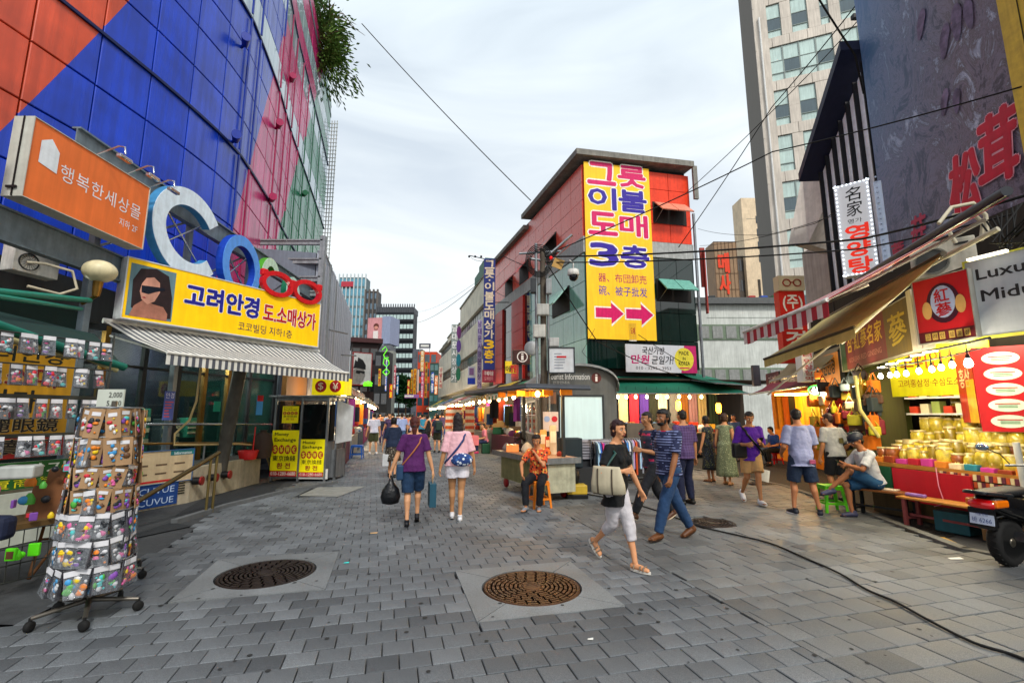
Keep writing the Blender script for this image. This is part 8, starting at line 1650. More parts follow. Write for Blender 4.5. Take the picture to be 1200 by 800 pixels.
 if hem is not None:
  ts = [s_ for s_ in secs if s_[0] > -hem - .001]; s0 = secs[2] if hem <= 0.04 * k else secs[1]
  lo = (-hem, (hw + .012) * k, .068 * k, 0, -.004 * k); ts = [lo] + [q for q in secs if q[0] > -hem + .02 * k and q[0] < .30 * k]
  # looser waist
  ts = [(z, max(rx, (hw if f else .09) * k * .9) if z < .12 * k else rx, max(ry, .056 * k), cx, cy) for z, rx, ry, cx, cy in ts]; ts.append((.306 * k, .052 * k, .04 * k, 0, -.006 * k)); ell_loft(b, [(z, rx + infl * (1 if z < .2 * k else .35), ry + infl * (1 if z < .2 * k else .5), cx, cy) for z, rx, ry, cx, cy in ts], Mt, 24, 0)
  if f: b.ball(Mt @ Vector((-.04 * k, .055 * k, .205 * k)), .034 * k, 10); b.ball(Mt @ Vector((.04 * k, .055 * k, .205 * k)), .034 * k, 10)
  for i, (sh_, el, wr) in enumerate(armp):
   if slv <= 0: continue
   am = 1 if f else 1.08
   capsule(b, [Mt @ Vector((0, -.006 * k, .287 * k)), sh_ + Vector((0, 0, .004 * k))], [.032 * k, .033 * k], 12)
   if slv <= 1: e = sh_.lerp(el, slv); b.ball(sh_, .0335 * k * am + infl * .3, 12); b.tube([sh_, sh_.lerp(e, .5), e], [.0335 * k * am + infl * .3, .031 * k * am + infl * .45, .029 * k * am + infl * .75], 14)
   else: e = el.lerp(wr, min(.93, slv - 1)); capsule(b, [sh_, el], [.034 * k * am + infl * .6, .026 * k * am + infl * .7], 14); b.tube([el, e], [.026 * k * am + infl * .7, .02 * k * am + infl * .6], 14)
  me = remesh(b, vox * 1.1, 1, .024 if lod < 2 else .012); me.materials.append(cm(tc_)); o = link('shirt' if not (len(top) > 4) else top[4], me, T)
 # bottom
 kind, ln, bc = bottom[:3]; b = B()
 if kind in ('shorts', 'trousers'):
  ell_loft(b, [(z, rx, ry, cx, cy) for z, rx, ry, cx, cy in secs[:3]] + [(.06 * k, hw * .92 * k, .06 * k, 0, -.002 * k)], Mt, 24, .012)
  for i, (hp, kn, an) in enumerate(legp):
   wide = bottom[3] if len(bottom) > 3 else .012
   if ln <= 1: e = hp.lerp(kn, ln); b.ball(hp, .056 * k + wide * .5, 14); b.tube([hp, hp.lerp(e, .5), e], [.056 * k + wide * .5, .048 * k + wide, (.052 - .014 * ln) * k + wide * 1.3], 16)
   else: e = kn.lerp(an, min(1, ln - 1)); b.ball(hp, .056 * k + .006, 14); b.tube([hp, hp.lerp(kn, .45), kn], [.056 * k + .006, .047 * k + wide * .7, .035 * k + wide], 16); b.ball(kn, .035 * k + wide, 14); b.tube([kn, kn.lerp(e, .35), e], [.037 * k + wide, .036 * k + wide, (.026 * k + wide)], 16)
  me = remesh(b, vox * 1.1, 1, .02); me.materials.append(cm(bc)); link(kind, me, T)
 elif kind in ('skirt', 'dress'):
  z1 = -ln * k; n = 36; flare = bottom[3] if len(bottom) > 3 else .13; vs = []
  rings = 8; 
  for j in range(rings + 1):
   t_ = j / rings; z = .07 * k + (z1 - .07 * k) * t_; rx = (hw * .95 + (flare - hw) * t_ ** .8) * k + .016; ry = (.062 + (flare * .8 - .06) * t_ ** .8) * k + .014
   for i in range(n): a = 2 * PI * i / n; w2 = 1 + .07 * t_ * math.sin(a * 9 + 1) + .05 * t_ * math.sin(a * 5); vs.append((rx * w2 * math.cos(a), ry * w2 * math.sin(a), z))
  b.add(vs, [(j * n + i, (j + 1) * n + i, (j + 1) * n + (i + 1) % n, j * n + (i + 1) % n) for j in range(rings) for i in range(n)] + [tuple(range(n)), tuple(range(rings * n, (rings + 1) * n))[::-1]], 0, True, Matrix.Translation(pv) @ RZ(math.radians(twist))); part('skirt', b, cm(bc), T)
 # shoes
 for i, (hp, kn, an) in enumerate(legp):
  F_ = Matrix.Translation(an) @ RZ(math.radians(footrot[i][0])) @ RX(math.radians(-footrot[i][1])); b = B(); sk, sc_ = shoes[:2]; w2 = .85 if f else 1
  def sole(z0, z1, mi, g=0):
   n = 20; poly = []
   for q in range(n): a = 2 * PI * q / n; yy = math.sin(a); poly.append(((.026 * w2 + g) * k * math.cos(a) * (1 - .12 * (yy < 0)), (.036 + .075 * yy) * k * (1 + g)))
   b.prism(poly, z0 * k, z1 * k, mi, M=F_)
  if sk == 'shoe':
   sole(-.047, -.038, 1, .001); vs = B(); capsule(vs, [(0, -.022 * k, -.024 * k), (0, .03 * k, -.026 * k), (0, .08 * k, -.033 * k)], [.026 * k * w2, .026 * k * w2, .021 * k * w2], 12); b.add([Vector((v.x, v.y, max(v.z, -.040 * k))) for v in vs.v], vs.f, 0, True, F_)
   b.tube([F_ @ Vector((0, -.012 * k, -.02 * k)), F_ @ Vector((0, -.016 * k, .012 * k))], [.026 * k * w2, .022 * k], 12)
  else:
   sole(-.052, -.038, 1, .002)
   for yy in (.07, .045, .0): b.tube([F_ @ Vector((x, yy * k, z)) for x, z in ((-.026 * k, -.038 * k), (-.018 * k, -.014 * k), (.018 * k, -.014 * k), (.026 * k, -.038 * k))], .008, 6)
  part('shoe', b, [mat(sc_, .5, var=.15), mat(shoes[2] if len(shoes) > 2 else '#151515', .7)], T)
 # hair
 hk, hcol = hair[:2]; HM = mat(hcol, .5, var=.35, ns=30, bump=.5, bs=60)
 if hk != 'none':
  b = B(); bulk = {'curly': 1.12, 'bob': 1.08, 'short': 1.0, 'crop': .985, 'long': 1.04, 'pony': 1.03, 'cap': 1.0}[hk]
  b.ball((0, -.014 * s, .034 * s), .084 * s * bulk, 20, M=Mh, sx=1.0, sy=1.14, sz=1.06); b.ball((0, -.036 * s, -.01 * s), .072 * s * bulk, 16, M=Mh, sx=1.05, sy=.95, sz=1.1 if hk != 'crop' else .9)
  if hk in ('bob', 'short', 'curly'): b.ball((0, .035 * s, .072 * s), .05 * s * bulk, 12, M=Mh, sx=1.3, sy=.9, sz=.6)
  if hk == 'bob':
   for e in (-1, 1): b.ball((e * .056 * s, -.03 * s, -.03 * s), .04 * s, 10, M=Mh, sx=.75, sy=1.2, sz=1.5)
  if hk == 'curly':
   rr = random.Random(2)
   for q in range(40): a, e = rr.uniform(0, 6.28), rr.uniform(.0, 1.2); b.ball((math.cos(a) * math.cos(e) * .085 * s, math.sin(a) * math.cos(e) * .095 * s - .02 * s, .03 * s + math.sin(e) * .085 * s), .018 * s, 6, M=Mh)
  if hk == 'long': ell_loft(b, [(.04 * s, .08 * s, .06 * s, 0, -.05 * s), (-.08 * s, .085 * s, .05 * s, 0, -.06 * s), (-.2 * s, .095 * s, .04 * s, 0, -.075 * s), (-.32 * s, .085 * s, .03 * s, .005, -.085 * s), (-.40 * s, .045 * s, .018 * s, .01, -.085 * s)], Mh)
  if hk == 'pony': b.ball((0, -.105 * s, -.035 * s), .036 * s, 10, M=Mh); ell_loft(b, [(-.02 * s, .03 * s, .026 * s, 0, -.115 * s), (-.09 * s, .042 * s, .03 * s, 0, -.115 * s), (-.17 * s, .03 * s, .02 * s, 0, -.11 * s), (-.22 * s, .01 * s, .01 * s, 0, -.105 * s)], Mh)
  bb = B(); bb.v = b.v; bb.f, bb.mi, bb.sm = b.f, b.mi, b.sm; me = remesh(b, vox * .9, 1, .012 if lod < 2 else 0, HAIRT)
  # keep the face free: drop hair faces in front of the hair line
  Mi = Mh.inverted(); bm = bmesh.new(); bm.from_mesh(me); kill = []
  for v in bm.verts:
   q = Mi @ v.co
   if hk not in ('bob', 'long') and q.y > -.035 * s and q.z < -.004 * s: v.co = Mh @ Vector((q.x * .78, q.y * .7, max(q.z, -.03 * s) + .012 * s)); q = Mi @ v.co
   if q.y > .028 * s and q.z < (.058 * s) and abs(q.x) < .095 * s and hk != 'cap': v.co = Mh @ Vector((q.x * .72, min(q.y, .045 * s) * .55, q.z * .9 + .012 * s))
  bm.to_mesh(me); bm.free(); me.materials.append(HM); link('hair', me, T)
  if hk == 'pony': b = B(); b.tube([Mh @ Vector((0, -.112 * s, -.04 * s)), Mh @ Vector((0, -.125 * s, -.06 * s))], .033 * s, 10); part('hair_tie', b, BLACK, T)
 if lod < 2:
  b = B(); bi = B()
  for e in (-1, 1): b.ball((e * .031 * s, .0745 * s, .004 * s), .0105 * s, 8, 0, M=Mh, sx=1.2, sz=.6); bi.ball((e * .031 * s, .0822 * s, .004 * s), .0058 * s, 8, 0, M=Mh)
  part('eye', b, mat('#c8c0b8', .3, var=0), T); part('iris', bi, mat('#140c08', .2, var=0), T)
  b = B(); [b.tube([Mh @ Vector((e * .014 * s, .089 * s, .024 * s)), Mh @ Vector((e * .032 * s, .089 * s, .030 * s)), Mh @ Vector((e * .05 * s, .078 * s, .024 * s))], .0042 * s, 5) for e in (-1, 1)]; part('eyebrow', b, HM, T)
  b = B(); b.ball((0, .0935 * s, -.052 * s), .0095 * s, 8, M=Mh, sx=2.2, sy=.6, sz=.5); b.ball((0, .092 * s, -.061 * s), .0095 * s, 8, M=Mh, sx=1.9, sy=.6, sz=.5); part('lips', b, mat('#8a4038', .5), T)
 T['_'] = 0; del T['_']
 return T, dict(Mt=Mt, Mh=Mh, arms=armp, legs=legp, M=Matrix.Translation(loc) @ RZ(rz), H=k)
def bagtube(name, pts, r, m, lab, cat='strap'): b = B(); b.tube(pts, r, 6); return single(name, b, m, lab, cat)
def attach(D, b, name, m, lab, cat): return single(name, b, m, lab, cat, D['M'].translation, D['M'].to_euler().z)
AWAY = ANG
# 1 woman in purple, walking away
T, D = person((-1.5, 7.36, 0), AWAY - .08, 1.60, 'woman in a dark purple T-shirt and navy shorts walking with a bag in each hand', 'f', lean=2, feet=((-.07, -.10, .075), (.07, .16, .10)), footrot=((0, 4), (0, 25)), hands=((-.34, .0, .75), (.30, .02, .74)),
  top=('#4a1a52', .75, .04 * 1.6, .026), bottom=('shorts', .95, '#1a3350', .022), shoes=('shoe', '#1a1c22'), hair=('pony', '#4a1c18'), skin='#c4906a')
D['T'] = T; wr = [D['M'] @ a[2] for a in D['arms']]
b = B(); b.lathe([(.04, -.42), (.11, -.40), (.135, -.31), (.11, -.2), (.04, -.1), (.012, .0)], 16, sx=1.1, sy=.75); o = single('plastic_bag', b, mat('#101216', .3, bump=.8, bs=14), 'black plastic carrier bag in the left hand of the woman in purple', 'bag', wr[0] + Vector((0, 0, -.07)), .3)
b = B(); b.box(-.05, .05, -.16, .16, -.46, -.12, bev=.006); b.tube([(0, -.09, -.12), (0, -.04, .0), (0, .04, .0), (0, .09, -.12)], .005, 5, 1); single('paper_bag', b, [mat('#1d4a5c', .6), mat('#b08a5a', .6)], 'teal paper carrier bag in the right hand of the woman in purple', 'bag', wr[1] + Vector((0, 0, -.06)), AWAY)
def strapring(D, h0, h1, m, lab, r=.012, infl=1.0, flat=True):
 # loop over one shoulder and under the other arm, following the torso
 Mt, k = D['Mt'], D['H']; pts = []
 for i in range(25):
  a = 2 * PI * i / 24; x = math.cos(a); zz = h1 + (h0 - h1) * (x * .5 + .5) if True else 0
  z = h1 + (h0 - h1) * (.5 + .5 * x); rx = (.108 if z < .25 * k else .085) * k * infl; ry = (.080 if z < .27 * k else .055) * k * infl; pts.append(D['M'] @ (Mt @ Vector((x * rx * (.95 if x > 0 else 1.12), math.sin(a) * ry, z))))
 b = B(); b.tube(pts, r, 6); return single('bag_strap', b, m, lab, 'strap')
strapring(D, .30 * 1.6, .0, mat('#a0603a', .6), 'tan crossbody strap across the back of the woman in purple', .012)
q = D['M'] @ (D['Mt'] @ Vector((-.2, .0, -.02))); b = B(); b.box(-.05, .05, -.11, .11, -.16, .06, bev=.02); single('shoulder_bag', b, mat('#1c3a5a', .6), 'small blue bag at the left hip of the woman in purple', 'bag', q, AWAY)
# 2 woman in pink
T, D = person((-.86, 7.62, 0), AWAY - .1, 1.64, 'woman with long dark hair in a pale pink T-shirt and white shorts walking away', 'f', lean=2, feet=((-.07, .14, .08), (.05, -.02, .073)), footrot=((4, 20), (-4, 0)), hands=((-.27, .02, .78), (.27, .06, .80)), top=('#d8a8b0', .95, .03, .03), bottom=('shorts', .5, '#d0ccd4', .03), shoes=('shoe', '#d0d0d4', '#c8c8c8'), hair=('long', '#1c1214'), skin='#b08058')
strapring(D, .30 * 1.64, .02, mat('#1c3468', .6), 'navy strap of the patterned sling bag on the woman in pink', .016)
q = D['M'] @ (D['Mt'] @ Vector((.06, -.155, .07))); b = B(); b.ball((0, 0, 0), .15, 16, sx=1.15, sy=.45, sz=.68); single('sling_bag', b, clothmat('geo', '#16346e', '#c8d0dc', '#2a5a9a', 1.1), 'blue and white patterned sling bag on the back of the woman in pink', 'bag', q, AWAY)
# 3 dark jacket patterned skirt
T, D = person(G(459, 559) , AWAY, 1.56, 'woman in a navy top and patterned dark skirt just ahead of the woman in purple', 'f', feet=((-.07, .1, .08), (.07, -.1, .075)), top=('#18243c', .9, .04, .03), bottom=('skirt', .25, ('floral', '#2c241c', '#8a8478', '#5a5244'), .13), hair=('bob', '#100c0e'), skin='#c4906a', lod=1)
q = D['M'] @ Vector((-.22, 0, .55)); b = B(); b.box(-.08, .08, -.14, .14, -.3, 0, bev=.01); single('white_bag', b, mat('#b8bcc0', .5), 'white shopping bag hanging beside the woman in the patterned skirt', 'bag', q + Vector((.05, 0, .05)), AWAY)
# 4 man white tee olive shorts
T, D = person(G(437, 532), AWAY + .3, 1.72, 'man in a pale grey T-shirt and olive shorts standing at the left stalls', 'm', feet=((-.12, .1, .08), (.12, -.05, .08)), top=('#b4b8c8', .7, .03, .03), bottom=('shorts', .9, '#3c4028', .03), shoes=('shoe', '#c8c8cc', '#c0c0c0'), skin='#c4906a', lod=1)
for args in [(G(470, 527), 1.72, 'man in a light blue shirt in the market crowd behind the navy top', 'm', '#8a9cc8', ('trousers', 1.9, '#3c5c86'), '#24140e'), (G(483, 524), 1.62, 'woman in a lilac white blouse and dark trousers in the market crowd', 'f', '#b8b4c8', ('trousers', 1.9, '#20263a'), '#18100e'),
    (G(494, 522), 1.68, 'person in a teal top in the market crowd', 'm', '#2a7a9a', ('trousers', 1.9, '#1c2430'), '#14100e'), (G(512, 530), 1.66, 'woman with dark hair, navy top and backpack near the striped panel', 'f', '#1c2638', ('shorts', .8, '#26281c'), '#120c0c')]:
 p, h, lab, sx, tc1, bt, hc_ = args; T, D = person(p, AWAY + random.uniform(-.3, .3), h, lab, sx, feet=((-.08, .12, .08), (.08, -.08, .08)), top=(tc1, .7, .03, .025), bottom=bt, hair=('bob' if sx == 'f' else 'short', hc_), skin='#c4906a', lod=2)
q = D['M'] @ Vector((.03, -.17, 1.15)); b = B(); b.box(-.14, .14, -.07, .07, -.2, .2, bev=.04); single('backpack', b, mat('#18302c', .6), 'dark green backpack on the woman near the striped panel', 'backpack', q, AWAY)
T, D = person(G(501, 528), AWAY + .9, 1.64, 'woman in a black vest with bare arms turned to the right in the crowd', 'f', feet=((-.07, .05, .08), (.07, -.05, .08)), hands=((-.1, .3, 1.1), (.1, .3, 1.05)), top=('#16181c', 0, .03, .014), bottom=('shorts', .6, '#1c1e24', .02), hair=('bob', '#1a1010'), lod=2)
# 7 seated pink vendor far
sp_ = G(569, 531); T, D = person(sp_, PI / 2 + .2, 1.62, 'person in a pink shirt seated beside the small pink table', 'm', pelvis=(0, 0, .50), lean=8, feet=((-.09, .38, .08), (.09, .36, .08)), hands=((-.15, .3, .62), (.15, .3, .62)), top=('#c87888', .8, .03, .02), bottom=('trousers', 1.9, '#202a4a'), shoes=('shoe', '#b02a5a', '#802040'), lod=2, skin='#c4906a')
b = B(); b.box(-.17, .17, -.17, .17, 0, .42, bev=.03); single('green_crate', b, mat('#1c4a34', .6), 'green box used as a seat by the person in pink far up the street', 'seat', sp_ + Vector((0, 0, 0)), .2)
# 8 seated vendor on the orange stool
T, D = person((.48, 8.74, 0), math.radians(168), 1.60, 'vendor in an orange and black blouse sitting on a stool at the food cart', 'f', pelvis=(0, .0, .535), lean=10, twist=-6, feet=((-.06, .34, .07), (.16, .42, .075)), footrot=((5, 0), (-12, 0)), kneepole=((-.1, 1, .3), (.35, 1, .3)), hands=((.02, .19, .93), (.235, .35, .60)), poles=((-1, -.2, -.4), (1, -.6, 0)), head=(8, 14),
  top=(clothmat('geo', '#c8481c', '#181614', '#d8a048', 1.0), .75, .03, .02), bottom=('trousers', 1.95, '#12141a', .012), shoes=('shoe', '#7a8088', '#22262a'), hair=('bob', '#1c1210'), skin='#b87c54')
# 9 woman in black top walking to the right
BX = (1.12, 5.42, 0)
T, D = person(BX, math.radians(-138), 1.585, 'woman in a black top and white cropped trousers striding past with a cream shoulder bag', 'f', lean=3, twist=6, pelvis=(0, .04, .815), feet=((.0, .26, .085), (-.06, -.30, .20)), footrot=((4, 0), (0, 48)), hands=((-.33, .16, .74), (.07, .20, 1.02)), poles=((-.4, -1, -.1), (1, -.5, -.3)), head=(-14, 2), curl=.7,
  top=('#0f1113', .72, .17, .022), bottom=('trousers', 1.45, '#b8b4b8', .012), shoes=('sandal', '#7a6a58', '#c0bcb4'), hair=('bob', '#2a1214'), skin='#c48a62')
q = D['M'] @ Vector((.25, .12, .96)); b = B(); M = RZ(math.radians(-138) + .25) @ RY(.15); ell_loft(b, [(z, w_, d_, 0, 0) for z, d_, w_ in ((-.165, .17, .05), (-.15, .195, .066), (-.06, .19, .06), (.03, .17, .045), (.1, .155, .025), (.12, .15, .012))], M)
for yy, e in ((-.09, -1), (-.09, 1), (.07, -1), (.07, 1)): b.tube([M @ Vector((e * x_, yy, z)) for x_, z in ((.04, -.168), (.067, -.15), (.062, -.06), (.047, .03), (.027, .1))], .008, 6, 1)
b.box(-.05, .05, -.16, .16, -.172, -.15, 1, M=M, bev=.01); hb1 = single('handbag', b, [mat('#b8ae94', .55, bump=.1), mat('#4a4034', .5)], 'cream shoulder bag with brown straps clutched by the woman in black', 'bag', q)
Mq = D['M']; s0 = Mq @ (D['Mt'] @ Vector((.13, .0, .43))); b = B(); b.tube([Mq @ (D['Mt'] @ Vector((.12, -.10, .2))), Mq @ (D['Mt'] @ Vector((.135, -.02, .47))), Mq @ (D['Mt'] @ Vector((.14, .075, .40))), q + Vector((0, 0, .12))], .014, 6); single('shoulder_strap', b, mat('#12403c', .5), 'dark teal strap of the cream shoulder bag over the shoulder of the woman in black', 'strap')
# 10 man in polo with jeans, walking left
PX = (2.12, 6.55, 0)
T, D = person(PX, math.radians(118), 1.72, 'bearded man in a navy striped polo shirt and blue jeans walking left', 'm', lean=3, twist=6, pelvis=(0, 0, .885), feet=((-.01, .25, .09), (-.05, -.30, .115)), footrot=((6, 0), (-6, 18)), hands=((-.2, .18, .80), (.26, -.10, .82)), head=(-2, 0), curl=.8, kneepole=(0, 1, 0),
  top=(clothmat('stripes', '#121b40', '#7c88b4', sc=1.3), .8, .06, .024), bottom=('trousers', 1.97, '#1f3a5c', .014), shoes=('shoe', '#5a3418', '#2a1a10'), hair=('curly', '#0c0a0c'), skin='#8a5a3a')
Mq = D['M'] @ D['Mh']; b = B(); s = 1.72 / 1.7; b.ball((0, .052 * s, -.075 * s), .04 * s, 12, M=D['Mh'], sx=1.35, sy=.9, sz=.75); b.ball((-.055 * s, .02 * s, -.045 * s), .02 * s, 8, M=D['Mh'], sz=1.8, sx=.6); b.ball((.055 * s, .02 * s, -.045 * s), .02 * s, 8, M=D['Mh'], sz=1.8, sx=.6); part('beard', b, mat('#0e0b0b', .7, bump=.4), T)
b = B(); b.tube([D['Mt'] @ Vector((.08 * math.cos(a) * .9, .075 * math.sin(a) - .006, .505 + .012 * math.sin(a))) for a in [2 * PI * i / 16 for i in range(17)]], .013, 6); part('collar', b, mat('#b01c3a', .7), T)
wr = D['arms'][1][2]; b = B(); b.tube([wr + Vector((0, 0, .03)), wr + Vector((0, .005, .055))], .03, 12); part('wristwatch', b, BLACK, T)
# 11 man behind
T, D = person((2.22, 7.62, 0), math.radians(112), 1.72, 'man in a maroon and navy shirt walking behind the man in the polo shirt', 'm', lean=4, twist=0, pelvis=(0, 0, .86), feet=((-.02, .42, .10), (.02, -.34, .12)), footrot=((0, -12), (0, 25)), hands=((-.12, .28, 1.08), (.2, -.1, .85)), top=(clothmat('stripes', '#1c2238', '#a8204a', sc=.35), .8, .05, .022), bottom=('trousers', 1.95, '#16181e', .016), shoes=('shoe', '#4a2c1a', '#b8a890'), hair=('short', '#15100e'), skin='#9a6a48')
# 12 purple plaid back
T, D = person((3.22, 8.95, 0), AWAY + .1, 1.72, 'man in a dark purple checked shirt and navy trousers standing with his back turned', 'm', lean=1, feet=((-.12, 0, .08), (.12, .03, .08)), hands=((-.2, .12, .95), (.27, .04, .80)), top=(clothmat('plaid', '#3a2450', '#5a4a78'), .85, .08, .026), bottom=('trousers', 1.97, '#141a34', .016), shoes=('shoe', '#101214'), hair=('crop', '#14100e'), skin='#a87450', lod=1)
# 13 floral dress
T, D = person(G(834, 564), AWAY + .4, 1.60, 'woman in a long dark floral dress behind the man in purple check', 'f', top=(clothmat('floral', '#161c24', '#6a7038', '#3a4a5a', 1.3), .3, .0, .016), bottom=('dress', .34, clothmat('floral', '#161c24', '#6a7038', '#3a4a5a', 1.3), .135), shoes=('sandal', '#6a4a30'), hair=('bob', '#14100e'), skin='#a87450', lod=1)
# 14 green dress
T, D = person(G(853, 568), AWAY - 1.0, 1.66, 'woman in a sage green patterned sleeveless dress facing away to the right', 'f', hands=((-.24, .06, .80), (.22, .06, .82)), feet=((-.08, .06, .08), (.07, -.06, .08)), top=(clothmat('floral', '#6a7458', '#a8b08a', '#4a5a44', 1.5), .1, .0, .014), bottom=('dress', .40, clothmat('floral', '#6a7458', '#a8b08a', '#4a5a44', 1.5), .14), shoes=('sandal', '#a87848'), hair=('bob', '#3a2418'), skin='#b07c56', lod=1)
q = D['M'] @ Vector((-.2, .1, .95)); b = B(); b.lathe([(.05, -.16), (.12, -.1), (.1, .06), (.03, .1)], 12, sy=.5); single('purse', b, mat('#5a4048', .5), 'small mauve purse at the side of the woman in the green dress', 'bag', q)
# 15 small woman denim
T, D = person(P(766, 500, 12.6).xy.to_3d(), AWAY + .1, 1.44, 'short haired woman in a blue denim top bending at the clothes tables', 'f', lean=12, top=('#4a7a94', .6, .03, .03), bottom=('trousers', 1.9, '#26303c'), hair=('bob', '#100c0c'), skin='#c4906a', lod=2)
# 16 purple tee toward camera
T, D = person((4.5, 9.08, 0), math.radians(176), 1.70, 'young man in a bright purple T-shirt and beige shorts walking forward looking at his phone', 'm', lean=3, pelvis=(0, 0, .88), feet=((-.03, .22, .09), (.09, -.28, .16)), footrot=((4, -4), (0, 35)), hands=((-.08, .28, 1.13), (.16, .24, 1.08)), poles=((-.5, -.9, -.5), (.5, -.9, -.5)), head=(-6, 22), top=('#4a1a8a', .95, .10, .03), bottom=('shorts', .8, '#b08a5c', .026), shoes=('shoe', '#d4d4d8', '#c8c8c8'), hair=('short', '#17100e'), skin='#a8744e', lod=0)
strapring(D, .31 * 1.7, .0, BLACK, 'black strap of the sling bag across the young man in purple', .02, 1.12); q = D['M'] @ Vector((.24, .10, .98)); b = B(); b.box(-.13, .13, -.06, .06, -.15, .12, bev=.03); single('black_bag', b, mat('#101014', .5), 'black sling bag at the hip of the young man in purple', 'bag', q, .1)
q = D['M'] @ Vector((-.06, .34, 1.16)); b = B(); b.box(-.036, .036, -.005, .005, -.07, .07, bev=.003, M=RX(-.7)); single('phone', b, BLACK, 'phone held up by the young man in purple', 'phone', q, math.radians(176))
q = D['M'] @ Vector((-.2, -.05, .62)); b = B(); b.sheet((0, 0, 0), (.16, 0, -.04), (.13, .02, -.26), (-.04, .02, -.2), .003); single('paper_sheet', b, WHITE, 'white sheet of paper hanging behind the shorts of the young man in purple', 'paper', q, 0)
# 17 seated blue
q = G(912, 545); T, D = person(q, math.radians(100), 1.62, 'person in a blue shirt seated on the small red stool in the lane', 'm', pelvis=(0, 0, .50), lean=14, feet=((-.09, .36, .08), (.09, .3, .08)), hands=((-.1, .32, .62), (.1, .34, .6)), head=(-30, 8), top=('#163a8a', .75, .03, .02), bottom=('trousers', 1.9, '#14161c'), lod=2)
# 18 gray tee man
T, D = person((4.86, 8.1, 0), AWAY - .35, 1.73, 'man in a pale grey T-shirt and denim shorts standing beside the green stool', 'm', lean=1, feet=((-.17, .02, .082), (.17, -.10, .082)), footrot=((14, 0), (-24, 0)), hands=((-.22, .20, .98), (.16, .26, 1.04)), poles=((-.45, -1, -.3), (.45, -1, -.3)), head=(-18, 2), top=('#7c82a4', .85, .13, .034), bottom=('shorts', .92, '#14233a', .03), shoes=('shoe', '#181e2c', '#c8c8cc'), hair=('crop', '#0e0b0b'), skin='#a06a48', lod=0)
b = B(); q = D['M'] @ (D['Mt'] @ Vector((.09, -.155, -.03))); b.box(-.05, .05, -.01, .01, -.035, .035, bev=.01); single('pocket_pouch', b, mat('#8a3a5a', .5, var=.3), 'pink pouch sticking out of the back pocket of the man in grey', 'pouch', q + Vector((0, -.02, -.02)), AWAY - .35)
# 19 white tee standing
q = Vector((6.25, 9.3, 0)); T, D = person(q, AWAY - .1, 1.66, 'man in a white T-shirt with a patch standing behind the bench sitter', 'm', lean=6, feet=((-.12, .02, .08), (.12, -.02, .08)), hands=((-.25, .1, .80), (.25, .12, .9)), head=(20, 12), top=('#9ca0a4', .8, .05, .03), bottom=('shorts', .95, '#12161e', .025), hair=('short', '#2a1612'), skin='#a87450', lod=1)
b = B(); q = D['M'] @ (D['Mt'] @ Vector((.05, -.148, .25))); b.box(-.045, .045, -.006, .006, -.05, .05, bev=.004); single('patch', b, mat('#5a5430', .7, var=.3), 'olive camouflage patch on the back of the white T-shirt', 'patch', q, AWAY - .1)
# 20 sitting man with phone
q = Vector((5.84, 7.86, 0)); T, D = person(q, math.radians(82), 1.70, 'man in a white T-shirt sitting cross legged on the bench using a phone', 'm', pelvis=(0, -.02, .54), lean=14, feet=((.05, .62, .42), (-.02, .36, .082)), kneepole=((0, .6, 1), (0, 1, .4)), footrot=((0, 10), (0, 0)), hands=((-.04, .40, .82), (.06, .38, .80)), poles=((-1, -.3, -.6), (1, -.3, -.6)), head=(0, 24), top=('#a4a8ae', .8, .02, .026), bottom=('shorts', .9, '#1e4668', .02), shoes=('shoe', '#3a3c58', '#20222c'), hair=('short', '#100c0c'), skin='#94603e', lod=0)
q = D['M'] @ Vector((0, .46, .85)); b = B(); b.box(-.036, .036, -.005, .005, -.07, .07, bev=.003, M=RX(-.9)); single('phone', b, BLACK, 'phone held by the man sitting on the bench', 'phone', q, math.radians(82))
b = B(); b.lathe([(.105, -.01), (.108, .03), (.09, .075), (.05, .1), (.001, .108)], 16, M=D['Mh'] @ TR(0, -.01, .035), sy=1.12); b.prism([(-.06, .09), (.06, .09), (.05, .17), (-.05, .17)], .035, .045, M=D['Mh']); part('cap', b, mat('#141a28', .6), T)
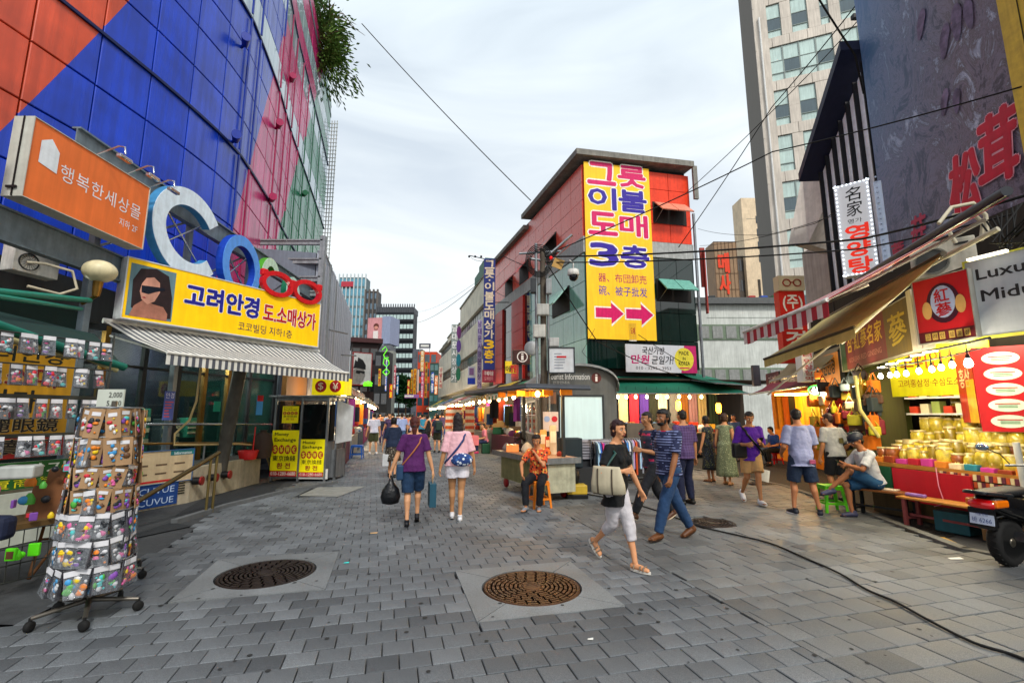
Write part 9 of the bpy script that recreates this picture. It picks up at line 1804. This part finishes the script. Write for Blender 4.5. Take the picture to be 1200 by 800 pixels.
# crowd further up the street
cr_ = random.Random(17); CC = ['#8a9cb8', '#20242c', '#b8b4b0', '#7a2a3a', '#2a4a7a', '#c87858', '#3a5a4a', '#c8c0b0', '#4a3a5a', '#182030']
for i in range(22):
 v = 22 + i * 1.55 + cr_.uniform(-.5, .5); u = cr_.uniform(-.6, 4.0); p = S(u, v); h = cr_.uniform(1.56, 1.76); fm = cr_.random() < .5; c = cr_.choice(CC); c2 = cr_.choice(CC)
 nm_ = {'#8a9cb8': 'pale blue', '#20242c': 'black', '#b8b4b0': 'light grey', '#7a2a3a': 'maroon', '#2a4a7a': 'blue', '#c87858': 'salmon', '#3a5a4a': 'green', '#c8c0b0': 'cream', '#4a3a5a': 'dusky purple', '#182030': 'navy'}[c]
 T, D = person(p, AWAY + cr_.choice([0, 0, PI]) + cr_.uniform(-.4, .4), h, 'distant shopper in a %s top far up the market street' % nm_, 'f' if fm else 'm', feet=((-.08, .1, .08), (.08, -.1, .08)), top=(c, .6, .03, .02), bottom=('trousers', 1.9, c2) if cr_.random() < .6 else ('shorts', .8, c2, .02), hair=('bob' if fm else 'short', '#140e0c'), skin='#c4906a', lod=2); T['group'] = 'distant market crowd'
 for q in range(2): p2 = S(cr_.uniform(-.9, 4.1), v + cr_.uniform(.3, 16)); dup(T, p2, T.rotation_euler.z + cr_.uniform(-.5, .5), sc=(1, 1, cr_.uniform(.95, 1.04)))
for i, (px, py, c, lab) in enumerate([(770, 532, '#5a3a6a', 'shopper in a violet top behind the clothes rack'), (806, 540, '#4a4a54', 'shopper in grey by the green awning shop'), (864, 540, '#3a4a6a', 'passer-by in slate blue behind the woman in the green dress')]):
 T, D = person(G(px, py), AWAY + i, 1.65, lab, 'm', top=(c, .7, .03, .02), bottom=('trousers', 1.9, '#1c1e24'), lod=2, hair=('short', '#14100e'))
bpy.context.view_layer.update()
bpy.data.scenes.remove(WORK)
# look-alikes: say which one it is, counted from the left
ORD = ['leftmost', 'second', 'third', 'fourth', 'fifth', 'sixth', 'seventh', 'eighth', 'ninth', 'tenth', 'eleventh', 'twelfth', 'thirteenth', 'fourteenth', 'fifteenth', 'sixteenth', 'seventeenth', 'eighteenth']
same = {}
for o in COL.objects:
 if o.parent is None and 'label' in o: same.setdefault(o['label'], []).append(o)
for l, os_ in same.items():
 if len(os_) < 2 or len(l.split()) > 13: continue
 os_.sort(key=lambda o: o.location.x / max(.1, o.location.y))
 for i, o in enumerate(os_):
  if i < len(ORD): o['label'] = l + ', ' + ('leftmost of them' if i == 0 else ORD[i] + ' from left')
for o in COL.objects:
 if 'label' in o and len(o['label'].split()) > 16: print('LONG', o['label'])
